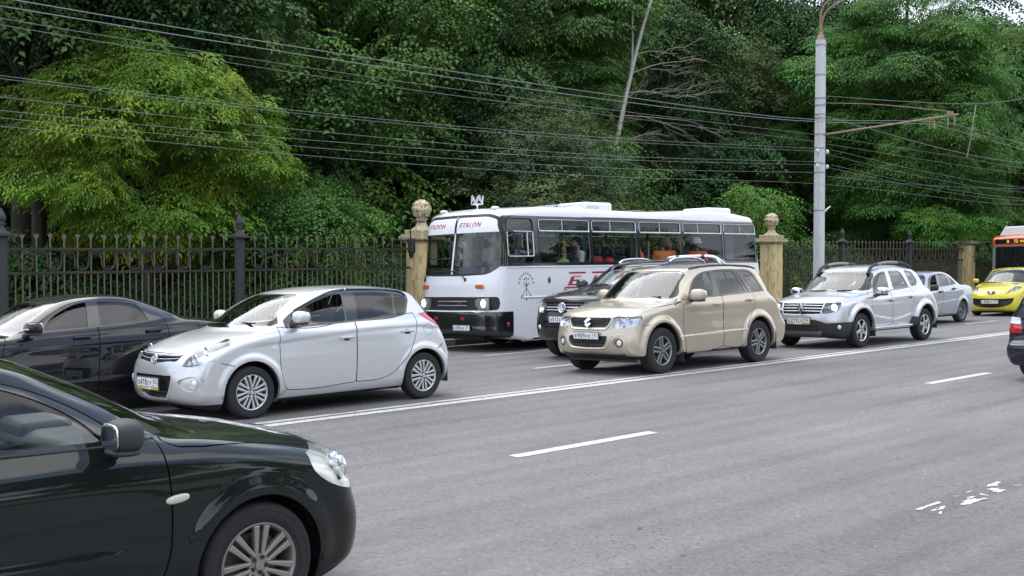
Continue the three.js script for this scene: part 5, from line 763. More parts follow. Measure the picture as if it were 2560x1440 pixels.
{ // dark car leaving the picture on the right
  const W = 1.75, L = 4.4;
  makeCar({
    name: 'dark_blue_estate', label: 'dark blue car at the right edge showing one red tail lamp', category: 'car', L, W, H: 1.5, at: [16.6 + 4.4, 5.25], flip: true, paint: blackPaint([0.010, 0.011, 0.026]), under: 0.24,
    low: [[0.16, 0.2], [0.03, 0.3], [0, 0.45], [0.06, 0.66], [0.16, 0.76], [0.5, 0.88], [1.1, 0.98], [2.2, 1.02], [3.4, 1.05], [4.2, 1.05], [4.3, 0.85], [4.34, 0.6], [4.4, 0.56], [4.4, 0.4], [4.32, 0.28], [4.1, 0.24], [2.8, 0.2], [1.2, 0.2]],
    top: [[0.85, 0.85, 1], [1.1, 1.02], [1.5, 1.25], [1.8, 1.4], [2.1, 1.47], [2.8, 1.5], [3.6, 1.48], [4.05, 1.42], [4.15, 1.3], [4.3, 0.95, 1]],
    hw: [[0, 0.82], [0.5, 0.85], [1.0, 0.86], [3.2, 0.865], [4.4, 0.84]],
    inset: [[0.1, 0.06], [0.26, 0.03], [0.4, 0.0], [0.7, 0.0], [0.9, 0.014], [1.0, 0.05], [1.1, 0.1]],
    front: { a: 0.4, p: 2.7, x0: 0.05, x1: 1.5 }, rear: { a: 0.16, p: 3.2, x0: 0, x1: 0.9 }, crown: 0.06, round: 0.09,
    gh: { mid: 2.6, front: 0.36, rear: 0.16, crown: 0.08, y0: 1.02, w: spl([[0.8, 0.66], [1.4, 0.775], [2.2, 0.8], [4.2, 0.76]]), tumble: 0.3, curve: 0.25, round: 0.1, blend: 0.05 },
    arches: [{ x: 0.84, y: 0.31, R: 0.355, flare: 0.02, fw: 0.1 }, { x: 3.5, y: 0.31, R: 0.355, flare: 0.02, fw: 0.1 }], track: 0.85,
    wheel: { r: 0.31, rr: 0.2, w: 0.2, style: 'five', n: 5 },
    dlos: [{ p: [[1.5, 1.015, 1], [1.85, 1.27], [2.2, 1.38], [3.4, 1.39], [3.9, 1.35], [4.0, 1.12, 1], [2.4, 1.05]], w: [{ p: [[1.62, 1.04, 1], [1.9, 1.25], [2.42, 1.36, 1], [2.38, 1.065, 1]] }, { p: [[2.52, 1.365, 1], [3.4, 1.36], [3.8, 1.32], [3.88, 1.12, 1], [2.48, 1.07, 1]], mat: M.tint }] }],
    rw: [[-0.6, 1.38], [0, 1.41], [0.6, 1.38], [0.68, 1.08], [-0.68, 1.08]], ws: [[-0.7, 1.03], [0, 0.985], [0.7, 1.03], [0.57, 1.33], [0, 1.4], [-0.57, 1.33]],
    cabin: { seats: [[2.0, 0.37], [2.0, -0.37], [2.9, 0.34], [2.9, -0.34]], dash: 1.4, mirror: [1.9, 1.3] },
    cuts(ctx) { for (const s of [1, -1]) { lamp(ctx, VIEWS.cornerR(s, L), rrect(0.47, 0.86, 0.70, 0.83, 0.02), { name: 'tail_lamp', solid: true }); lamp(ctx, VIEWS.cornerR(s, L), rrect(0.47, 0.86, 0.835, 0.93, 0.02), { name: 'reversing_lamp', solid: true, mat: M.bulbOff }); } },
  });
}
// ---------------------------------------------------------------- the white coach
function reUV(g, fu, fv) { const p = g.attributes.position, uv = g.attributes.uv; for (let i = 0; i < p.count; i++) uv.setXY(i, fu(p.getX(i), p.getY(i), p.getZ(i)), fv(p.getX(i), p.getY(i), p.getZ(i))); return g; }
const BUS = { u: 15.3, v: 16.6, W: 2.5, L: 9.85 };
{
  const { W, L } = BUS, Wm = W / 2, pane = PHY([0.68, 0.73, 0.73], 0.01, { transmission: 1, thickness: 0, ior: 1.5, side: THREE.DoubleSide }), white = PHY([0.8, 0.8, 0.83], 0.3, { clearcoat: 0.8, clearcoatRoughness: 0.12 });
  const bus = thing('white_coach', 'white coach with red lettering and a row of dark windows, behind the gold SUV', 'bus');
  const F = { a: 0.36, p: 5, x0: 0.1, x1: 1.2 };
  const f = carField({ W, L, low: [[0.14, 0.37], [0.02, 0.40], [0.0, 0.6], [0.0, 0.83, 1], [0.04, 0.86, 1], [0.05, 1.12], [0.07, 1.5], [0.10, 1.62], [0.20, 2.3], [0.27, 2.72], [0.36, 2.86], [0.55, 2.95], [0.9, 2.985], [5, 3.0], [9.1, 2.985], [9.4, 2.93], [9.5, 2.78], [9.62, 1.9], [9.74, 1.5], [9.84, 1.1], [9.85, 0.7], [9.8, 0.42], [9.6, 0.37]], hw: [[0, 1.25], [L, 1.25]], inset: [[0.3, 0.01], [1.0, 0.0], [1.75, 0.0], [2.3, 0.025], [2.8, 0.07], [3.0, 0.1]], front: F, rear: { a: 0.25, p: 5, x0: 0, x1: 1.0 }, crown: 0.035, round: 0.14, arches: [{ x: 2.42, y: 0.5, R: 0.56 }, { x: 7.7, y: 0.5, R: 0.56 }] });
  let S = surfaceNets(f, [-0.1, 0.2, -1.4], [L + 0.1, 3.15, 1.4], 0.055); const rims = [];
  const take = (view, d) => { const [I, O, e] = cutView(S, view, d); S = O; return [I, e]; };
  const ctx = { car: bus, f, rims, take, P: white, W, get S() { return S; }, set S(v) { S = v; } };
  for (const q of [{ x: 2.42, y: 0.5, R: 0.56 }, { x: 7.7, y: 0.5, R: 0.56 }]) { const d = archDist(q), [I, O, e] = cut(S, (x, y, z) => Math.abs(z) > 0.7, d); S = O; rims.push(rimGeo(e, 0, -0.05)); }
  // windscreen: black surround, two panes, divider, white sun strip with the name
  const fr = { at: (x, y, z) => [z, y], ok: (x) => x < 0.7 };
  const wsP = mirrorPoly([[0, 1.565], [0.7, 1.575], [0.98, 1.60], [1.10, 1.67], [1.19, 1.76], [1.236, 1.82, 1], [1.17, 2.6], [1.13, 2.73], [1.0, 2.80], [0.5, 2.835], [0, 2.84]]);
  const [wsAll] = take(fr, polyDist(smooth2(wsP, 5))); const inner = (P) => polyDist(smooth2(P, 5));
  const strip = canvasTex(1024, 140, (c, w, h) => {
    c.fillStyle = '#f4f3f6'; c.fillRect(0, 0, w, h); c.fillStyle = '#8f2038'; c.font = 'italic bold 76px sans-serif';
    c.save(); c.translate(52, 92); c.scale(0.98, 0.78); c.fillText('ЭТАЛОН', 0, 0); c.restore(); c.save(); c.translate(552, 92); c.scale(1.02, 0.78); c.fillText('ETALON', 0, 0); c.restore();
    c.fillStyle = '#f4f3f6'; for (const y of [42, 84]) c.fillRect(0, y, w, 4); c.fillStyle = '#8f8a95'; c.fillRect(60, 28, 380, 2); c.fillRect(560, 28, 390, 2);
  });
  const panes = [[[-1.135, 1.70], [-1.05, 1.645], [-0.9, 1.625], [-0.03, 1.615, 1], [-0.03, 2.785, 1], [-0.5, 2.78], [-0.98, 2.745], [-1.075, 2.70], [-1.1, 2.6]]]; panes.push(flip(panes[0]).reverse());
  let rest = wsAll;
  for (const P of panes) { const [I, O] = cutView(rest, fr, inner(P)); rest = O; const [top, glass] = cutView(I, fr, (x, y) => 2.455 - y); part('windscreen', soupGeo(glass, -0.008), M.smoke, bus); part('sun_strip', reUV(soupGeo(top, -0.006), (x, y, z) => (z + 1.12) / 2.24, (x, y) => (y - 2.455) / 0.33), STD([1, 1, 1], 0.4, { map: strip }), bus); }
  part('windscreen_surround', soupGeo(rest, 0.0), M.black, bus);
  part('windscreen_divider', frontTube(f, [[0, 1.6], [0, 2.2], [0, 2.8]], 0.026, 0.0), M.alu, bus);
  // side glazing band
  const WIN = [[0.53, 1.30], [1.45, 3.04], [3.10, 4.62], [4.71, 6.26], [6.34, 7.90], [7.98, 9.36]];
  for (const s of [1, -1]) {
    const vs = { at: (x, y) => [x, y], ok: (x, y, z) => z * s > 0.4 && x > 0.2 && x < L - 0.1 };
    const [band] = take(vs, polyDist(smooth2([[0.36, 1.80, 1], [0.46, 2.76, 1], [0.5, 2.79, 1], [9.42, 2.79, 1], [9.52, 2.7, 1], [9.60, 1.80, 1], [9.6, 1.745, 1], [0.36, 1.745, 1]], 2))); let B = band;
    WIN.forEach(([a, b], k) => {
      const [I, O, e] = cutView(B, vs, rrect(a, b, 1.81, 2.735, 0.09)); B = O; rims.push(rimGeo(e, 0, -0.03));
      if (k || s < 0) { part('side_window', soupGeo(I, -0.012), pane, bus); } else { const [low, up] = cutView(I, vs, (x, y) => y - 1.93); part('side_window', soupGeo(low, -0.012), M.smoke, bus); const [lo2, up2] = cutView(up, vs, (x, y) => y - 2.47); part('side_window', soupGeo(up2, -0.012), M.smoke, bus); const [op, sl] = cutView(lo2, vs, (x, y) => x - 0.9); part('side_window', soupGeo(sl, -0.014), M.smoke, bus); }
      const loop = (x0, x1, y0, y1, r, n = 5) => { const o = []; for (const [cx, cy, a0] of [[x1 - r, y1 - r, 0], [x0 + r, y1 - r, 1], [x0 + r, y0 + r, 2], [x1 - r, y0 + r, 3]]) for (let q = 0; q <= n; q++) { const t = (a0 + q / n) * Math.PI / 2; o.push([cx + r * Math.cos(t), cy + r * Math.sin(t)]); } return o; };
      const on = (P, r, off = 0.004) => new THREE.TubeGeometry(new THREE.CatmullRomCurve3(P.map(([x, y]) => V(x, y, s * (sideZ(f, x, y, s) + off))), true, 'centripetal'), 90, r, 5, true);
      if (k) { part('window_frame', on(loop(a + 0.02, b - 0.02, 2.47, 2.715, 0.06), 0.012), M.alu, bus); part('window_bar', tube([[a + 0.02, 2.475], [(a + b) / 2, 2.475], [b - 0.02, 2.475]].map(([x, y]) => V(x, y, s * (sideZ(f, x, y, s) + 0.006))), 0.022, 6), M.alu, bus); const m = a + (b - a) * (0.45 + 0.12 * Math.sin(k * 3)); part('vent_stile', bar([m, 2.48, s * (sideZ(f, m, 2.48, s) - 0.004)], [m, 2.71, s * (sideZ(f, m, 2.71, s) - 0.004)], 0.008), M.alu, bus); part('window_rubber', on(loop(a + 0.005, b - 0.005, 1.815, 2.73, 0.085), 0.009), M.rubber, bus); }
      else { part('window_frame', on(loop(a + 0.02, b - 0.02, 1.95, 2.46, 0.02), 0.016), M.alu, bus); const m = 1.12; part('window_stile', bar([m, 1.95, s * (sideZ(f, m, 1.95, s))], [m, 2.45, s * (sideZ(f, m, 2.45, s))], 0.014), M.alu, bus); part('window_rubber', on(loop(a + 0.005, b - 0.005, 1.815, 2.73, 0.085), 0.009), M.rubber, bus); }
    });
    part('window_band', soupGeo(B, 0), M.gloss, bus);
    part('belt_moulding', [sideTube(f, [[0.5, 1.72], [3, 1.72], [6, 1.72], [9.5, 1.72]], 0.014, s, 0.0), sideTube(f, [[0.4, 2.80], [3, 2.80], [6, 2.80], [9.4, 2.80]], 0.012, s, 0.002)], M.alu, bus);
    part('side_moulding', [sideTube(f, [[0.95, 1.10], [3, 1.10], [6, 1.10], [9.6, 1.10]], 0.02, s, 0.002)], white, bus);
  }
  // lettering and emblem on the side that faces the camera
  const letters = canvasTex(2048, 256, (c, w, h) => {
    c.fillStyle = '#ffffff'; c.fillRect(0, 0, w, h); c.fillStyle = '#b01a30';
    c.font = 'italic bold 196px sans-serif'; let x = 70; for (const ch of 'ELBRUS') { c.save(); c.translate(x, 186); c.scale(1.75, 0.92); c.fillText(ch, 0, 0); c.restore(); const k = 330; c.save(); c.transform(1, 0, -0.35, 1, x + 60, 0); c.fillRect(0, 6, 240, 26); c.restore(); c.save(); c.transform(1, 0, -0.35, 1, x + 60, 0); c.fillRect(0, 200, 240, 20); c.fillRect(0, 226, 240, 26); c.restore(); x += k; }
    c.fillStyle = '#ffffff'; c.fillRect(0, 34, w, 11); c.fillRect(0, 66, w, 5);
  });
  const [let_] = take(VIEWS.side(1), rrect(2.05, 6.6, 1.2, 1.615, 0.01)); part('side_lettering', reUV(soupGeo(let_), (x) => (x - 2.05) / 4.55, (x, y) => (y - 1.2) / 0.415), PHY([0.8, 0.8, 0.83], 0.3, { map: letters, clearcoat: 0.8, clearcoatRoughness: 0.12 }), bus);
  const ink = STD([0.06, 0.075, 0.08], 0.6), em = sub('side_emblem', bus), sz = (x, y) => sideZ(f, x, y) - 0.001;
  const star = (cx, cy, R) => { const P = []; for (let k = 0; k < 10; k++) { const t = Math.PI / 2 + (k * Math.PI) / 5, r = k % 2 ? R * 0.45 : R; P.push([R * 0 + r * Math.cos(t), r * Math.sin(t)]); } return extrude(P, 0.003).translate(cx, cy, sz(cx, cy)); };
  for (const [a, b] of [[-0.2, 1.40], [-0.173, 1.476], [-0.125, 1.537], [-0.067, 1.58], [0.0, 1.596], [0.062, 1.584], [0.125, 1.545], [0.178, 1.482], [0.213, 1.402], [-0.05, 1.474], [0.004, 1.49], [0.066, 1.476]]) part('star', star(1.03 + a, b, 0.03), ink, em);
  for (const t of [-0.62, 0, 0.62]) part('arrow', extrude([[-0.005, -0.17], [-0.013, -0.2], [-0.014, -0.27], [0.014, -0.27], [0.013, -0.2], [0.005, -0.17], [0.005, 0.04], [0.014, 0.06], [0, 0.15], [-0.014, 0.06], [-0.005, 0.04]], 0.003).rotateZ(t).translate(1.04, 1.30, sz(1.04, 1.3) + 0.001 * (1 + t)), ink, em);
  part('fuel_cap', superEllipsoid(0.045, 0.07, 0.012, 1, 14).translate(1.72, 1.44, sideZ(f, 1.72, 1.44)), STD([0.10, 0.05, 0.05], 0.6), bus);
  for (const [y, h] of [[1.63, 0.05], [1.42, 0.06]]) { const [I] = take(VIEWS.side(1), rrect(8.75, 9.68, y - h / 2, y + h / 2, 0.004)); part('red_stripe', soupGeo(I, 0.001), STD([0.42, 0.015, 0.05], 0.5), bus); }
  for (const dx of [0, 0.07, 0.15]) { const [I] = take({ at: (x, y) => [x, y], ok: (x, y, z) => z > 0.9 }, polyDist([[9.66 + dx * 0.8, 1.8], [9.69 + dx * 0.8, 1.8], [9.55 + dx, 1.0], [9.52 + dx, 1.0]])); part('red_stripe', soupGeo(I, 0.001), STD([0.30, 0.015, 0.05], 0.5), bus); }
  // nose: black grille panel, lamps, bumper, plate
  const gp = opening(ctx, 'grille_panel', mirrorPoly([[0, 1.135], [1.16, 1.13, 1], [1.19, 1.1], [1.18, 0.86, 1], [0, 0.85]]), 0.03, M.black, 2);
  for (const y of [0.955, 1.04]) part('grille_bar', frontTube(f, [[-0.42, y], [0, y], [0.5, y]], 0.012, -0.012), M.alu, gp);
  const gt = canvasTex(512, 56, (c, w, h) => { c.fillStyle = '#121014'; c.fillRect(0, 0, w, h); c.font = 'italic bold 38px sans-serif'; c.fillStyle = '#5a1526'; c.fillText('ЭТАЛОН', 70, 40); c.fillStyle = '#d0183c'; c.font = 'bold 46px sans-serif'; c.fillText('286', 330, 44); });
  { const m = part('grille_lettering', new THREE.PlaneGeometry(0.8, 0.07), STD([1, 1, 1], 0.5, { map: gt }), gp); m.position.set(frontX(f, 0, 1.0) + 0.018, 0.998, 0.06); m.rotation.y = -Math.PI / 2; }
  for (const s of [1, -1]) {
    const h = sub('headlight', bus), x = frontX(f, s * 0.8, 1.0);
    part('lamp_housing', [rbox(0.05, 0.23, 0.56, 0.015, x + 0.045, 0.985, s * 0.80), rbox(0.03, 0.04, 0.05, 0.008, x + 0.02, 1.095, s * 0.55), rbox(0.03, 0.04, 0.05, 0.008, x + 0.02, 1.095, s * 1.04)], STD([0.42, 0.43, 0.44], 0.35, { metalness: 0.5 }), h);
    part('lamp_bowl', [discX(0.085, 0.012, x + 0.018, 0.985, s * 0.68), discX(0.09, 0.012, x + 0.018, 0.985, s * 0.94)], M.reflector, h);
    part('lamp_bulb', superEllipsoid(0.02, 0.085, 0.075, 1, 18).translate(x + 0.012, 0.995, s * 0.95), M.bulb, h); part('lamp_cover', box(0.006, 0.2, 0.52, x + 0.0, 0.985, s * 0.8), M.lens, h);
    part('turn_signal', rbox(0.03, 0.085, 0.25, 0.012, frontX(f, s * 0.83, 1.34) - 0.006, 1.34, s * 0.83), M.orange, bus);
    part('reflector', rbox(0.014, 0.06, 0.12, 0.005, frontX(f, s * 0.42, 0.69) - 0.01, 0.69, s * 0.42), M.red, bus);
    part('wiper', [tube([[s > 0 ? 0.45 : -0.95, 1.50], [s > 0 ? 0.36 : -0.9, 1.57], [s > 0 ? 0.1 : -0.55, 1.66], [s > 0 ? -0.1 : -0.2, 1.67]].map(([z, y]) => V(frontX(f, z, y) - 0.03, y, z)), 0.012, 16), superEllipsoid(0.03, 0.04, 0.03, 1, 10).translate(frontX(f, s > 0 ? 0.45 : -0.95, 1.49) - 0.01, 1.49, s > 0 ? 0.45 : -0.95)], M.black, bus);
  }
  { const v = { at: (x, y) => [x, y], ok: () => true }, [I] = take(v, polyDist([[-0.2, 0.30], [0.645, 0.30], [0.645, 0.825], [-0.2, 0.825]])); part('front_bumper', [soupGeo(I, 0.012), frontTube(f, [[-1.0, 0.74], [0, 0.74], [1.0, 0.74]], 0.012, 0.01)], M.gloss, bus); part('bumper_corner_lamp', superEllipsoid(0.035, 0.05, 0.014, 1, 12).translate(0.5, 0.56, sideZ(f, 0.5, 0.56) + 0.012), M.red, bus); }
  plate(bus, 'А105АЕ', '07', [frontX(f, 0.41, 0.5) - 0.03, 0.5, 0.41], -Math.PI / 2);
  { const v = { at: (x, y) => [x, y], ok: () => true }; for (const [a, b] of [[[0.40, 1.155], [0.40, 1.56]]]) for (const s of [1]) part('panel_joint', bar([frontX(f, 0.97, 1.15), 1.15, 0.97], [frontX(f, 0.97, 1.58), 1.58, 0.97], 0.004), M.steel, bus); for (const x of [0.66, 1.36, 3.2, 5.0, 6.8]) part('panel_joint', bar([x, 0.4, sideZ(f, x, 0.4)], [x, x < 1 ? 0.8 : 1.08, sideZ(f, x, 1.0)], 0.003), M.steel, bus); }
  // roof
  part('roof_vent', [rbox(0.95, 0.26, 0.9, 0.07, 4.17, 3.07, 0.05), mv(extrude([[0, 0], [0.18, 0.12], [0.18, 0]], 0.8), 3.47, 2.98, -0.35)], white, bus); part('roof_vent', [rbox(0.95, 0.26, 0.9, 0.07, 8.88, 3.06, 0.05)], white, bus);
  part('vent_grille', rbox(0.42, 0.1, 0.01, 0.003, 3.95, 3.06, 0.505), STD([0.55, 0.56, 0.55], 0.6), bus); part('vent_grille', rbox(0.42, 0.1, 0.01, 0.003, 8.6, 3.05, 0.505), STD([0.55, 0.56, 0.55], 0.6), bus);
  part('roof_hatch', [box(0.75, 0.03, 0.7).rotateZ(0.16).translate(2.75, 3.06, -0.1), bar([2.45, 2.98, 0.15], [2.6, 3.04, 0.15], 0.012), bar([3.0, 2.98, 0.15], [3.0, 3.1, 0.15], 0.012), box(0.2, 0.02, 0.72).rotateZ(0.16).translate(2.3, 2.99, -0.1)], M.alu, bus);
  part('roof_rail', tube([[5.3, 2.98, 0.2], [5.6, 3.04, 0.2], [5.9, 3.06, 0.2], [6.2, 3.03, 0.2], [6.4, 2.98, 0.2]], 0.014, 20), M.steel, bus);
  part('roof_lamp', superEllipsoid(0.09, 0.04, 0.1, 1, 14).translate(0.55, 2.955, -0.75), M.bulbOff, bus); part('roof_lamp', superEllipsoid(0.09, 0.04, 0.1, 1, 14).translate(0.62, 2.96, 0.8), M.bulbOff, bus);
  { const g = sub('roof_ornament', bus); g.position.set(0.85, 2.985, 0.0); g.scale.setScalar(0.85); part('stem', [bar([0, 0, 0], [0, 0.09, 0], 0.02, 0.016), superEllipsoid(0.04, 0.03, 0.04, 1, 12).translate(0, 0.1, 0)], white, g);
    const zig = (y0, y1, R, n, ph) => { const p = []; for (let k = 0; k < n * 2; k++) { const t = ph + (k / (n * 2)) * 2 * Math.PI; p.push(V(Math.cos(t) * R, k % 2 ? y1 : y0, Math.sin(t) * R)); } return new THREE.TubeGeometry(new THREE.CatmullRomCurve3(p, true, 'catmullrom', 0.1), 120, 0.0075, 5, true); };
    part('wire_crown', [zig(0.12, 0.34, 0.155, 5, 0), zig(0.15, 0.31, 0.14, 5, 0.3)], M.alu, g); part('wire_crown', [ring(0.15, 0.009, 0, 0, 0, 30, 5).rotateX(Math.PI / 2).translate(0, 0.12, 0)], M.alu, g); }
  // mirror arm beside the driver's window
  { const g = sub('wing_mirror', bus), z = sideZ(f, 0.55, 2.4); part('mirror_arm', tube([[0.42, 2.43, z + 0.0], [0.36, 2.45, z + 0.12], [0.42, 2.46, z + 0.2], [0.52, 2.44, z + 0.22], [0.54, 2.3, z + 0.22], [0.54, 2.12, z + 0.2]], 0.014, 24), M.black, g); part('mirror_housing', rbox(0.09, 0.32, 0.2, 0.035, 0.62, 2.25, z + 0.24), M.black, g); part('mirror_glass', rbox(0.006, 0.28, 0.17, 0.003, 0.668, 2.25, z + 0.24), M.chrome, g); part('mirror_arm', tube([[0.3, 2.75, -1.1], [0.1, 2.75, -1.3], [0.12, 2.4, -1.38]], 0.014, 12), M.black, g); part('mirror_housing', rbox(0.09, 0.32, 0.2, 0.035, 0.14, 2.25, -1.38), M.black, g); }
  part('body', [soupGeo(S), ...rims], white, bus);
  // inside
  { let Z = surfaceNets((x, y, z) => f(x, y, z) + 0.05, [0, 0.6, -1.3], [L, 3.05, 1.3], 0.12, 1); for (const s of [1, -1]) { Z = cutView(Z, { at: (x, y) => [x, y], ok: (x, y, z) => z * s > 0.4 && x > 0.2 }, rrect(0.4, 9.5, 1.80, 2.76, 0.05))[1]; } Z = cutView(Z, fr, polyDist(wsP))[1]; part('cabin_lining', soupGeo(Z), STD([0.05, 0.05, 0.055], 0.9), bus); }
  part('cabin_floor', [box(8.6, 0.05, 2.3, 5.2, 0.95, 0), box(1.0, 0.05, 2.2, 0.7, 0.9, 0)], M.dark, bus);
  for (let k = 0; k < 9; k++) for (const z of [0.9, 0.42, -0.42, -0.9]) part('seat', seatGeo(2.35 + k * 0.8, z, 1.33, 0.45), STD([0.04, 0.045, 0.06], 0.95), bus);
  part('seat', seatGeo(1.35, 0.72, 1.33, 0.5), STD([0.04, 0.045, 0.06], 0.95), bus);
  part('dashboard', [rbox(0.4, 0.5, 2.1, 0.1, 0.42, 1.3, 0)], M.plastic, bus); part('steering_wheel', new THREE.TorusGeometry(0.24, 0.018, 8, 30).rotateX(Math.PI / 2).rotateZ(0.6).translate(0.85, 1.68, 0.72), M.black, bus);
  part('route_card', rbox(0.012, 0.36, 0.3, 0.003, frontX(f, 0.12, 2.05) + 0.1, 2.1, 0.16), STD([0.62, 0.64, 0.62], 0.7), bus); { const m = part('route_number', new THREE.PlaneGeometry(0.26, 0.32), STD([1, 1, 1], 0.7, { map: canvasTex(104, 128, (c) => { c.fillStyle = '#d6d8d4'; c.fillRect(0, 0, 104, 128); c.fillStyle = '#15171a'; c.font = 'bold 100px sans-serif'; c.fillText('7', 24, 98); }) }), bus); m.position.set(frontX(f, 0.12, 2.05) + 0.09, 2.1, 0.16); m.rotation.y = -Math.PI / 2; }
  const curtain = (x0, x1, y0, y1, z, mat, n = 14) => { const pts = []; for (let k = 0; k <= n * 3; k++) { const t = k / (n * 3); pts.push([mix(x0, x1, t), 0.02 * Math.sin(t * n * Math.PI)]); } const p = [], ix = []; pts.forEach(([x, d]) => { p.push(x, y0, z + d, x, y1, z + d); }); for (let k = 0; k < pts.length - 1; k++) ix.push(k * 2, k * 2 + 2, k * 2 + 3, k * 2, k * 2 + 3, k * 2 + 1); const g = new THREE.BufferGeometry(); g.setAttribute('position', new THREE.BufferAttribute(new Float32Array(p), 3)); g.setIndex(ix); g.computeVertexNormals(); part('curtain', plain(g), mat, bus); };
  const blue = STD([0.13, 0.16, 0.26], 0.95, { side: THREE.DoubleSide }); curtain(0.86, 1.12, 1.95, 2.72, 1.12, blue, 7); curtain(8.25, 8.6, 1.82, 2.7, 1.08, STD([0.07, 0.10, 0.14], 0.95), 6); curtain(2.95, 3.05, 1.82, 2.7, 1.1, STD([0.07, 0.10, 0.14], 0.95), 3); curtain(4.55, 4.66, 1.82, 2.7, 1.1, STD([0.07, 0.10, 0.14], 0.95), 3);
  { const c0 = tube([[0.36, 1.65, 0.98], [0.4, 2.2, 0.98], [0.42, 2.5, 0.98]], 0.06, 8); part('curtain', c0, STD([0.3, 0.36, 0.5], 0.9), bus); }
  part('pennant', new THREE.TorusGeometry(0.14, 0.045, 8, 20, Math.PI).rotateZ(Math.PI).translate(0.72, 2.66, 1.0), STD([0.35, 0.12, 0.05], 0.8), bus);
  { // tied-back patterned curtain by the first window: a hanging plait
    const beads = []; for (let k = 0; k < 7; k++) beads.push(superEllipsoid(0.055 + 0.01 * (k % 2), 0.045, 0.05, 1, 10).rotateZ(k % 2 ? 0.5 : -0.5).translate(2.47 + 0.012 * Math.sin(k * 2), 2.24 - k * 0.066, 0.98)); beads.forEach((b, k) => part('curtain_tie', b, STD(k % 2 ? [0.32, 0.2, 0.12] : [0.45, 0.33, 0.2], 0.9), bus)); for (let k = 0; k < 6; k++) part('curtain_tie', superEllipsoid(0.03, 0.042, 0.03, 1, 8).translate(5.27 + 0.01 * (k % 2), 2.24 - k * 0.07, 1.03), STD([0.42, 0.30, 0.16], 0.9), bus); }
  part('grab_rail', [bar([1.9, 2.66, 0.45], [9.2, 2.66, 0.45], 0.015), bar([1.9, 2.66, -0.45], [9.2, 2.66, -0.45], 0.015)].slice(0, 1), M.alu, bus);
  for (const q of [2.42, 7.7]) for (const s of [1, -1]) { const w = makeWheel(bus, { r: 0.5, rr: 0.29, w: 0.28, style: 'steel', n: 8, bolts: 10, rimMat: M.steel }); w.position.set(q, 0.5, s * (Wm - 0.03 - 0.14)); if (s < 0) w.rotation.y = Math.PI; }
  part('underbody', [box(9.0, 0.35, 1.5, 5.1, 0.55, 0), box(0.9, 0.22, 1.6, 3.5, 0.35, 0), bar([2.42, 0.5, -1.0], [2.42, 0.5, 1.0], 0.07), bar([7.7, 0.5, -1.0], [7.7, 0.5, 1.0], 0.09), box(0.5, 0.2, 1.3, 0.6, 0.34, 0)], M.dark, bus);
  for (const x of [2.42, 7.7]) for (const s of [1, -1]) part('wheel_well', new THREE.CylinderGeometry(0.6, 0.6, 0.45, 24, 1, true, -Math.PI / 2 - 0.2, Math.PI + 0.4).rotateX(Math.PI / 2).rotateZ(Math.PI / 2).translate(x, 0.5, s * (Wm - 0.28)), M.dark, bus);
  const vc = BUS.v + Wm; bus.position.set(BUS.u, roadY(vc), -vc); bus.rotation.x = -roadSlope(vc); FIELDS[bus.name] = { f, car: bus };
}
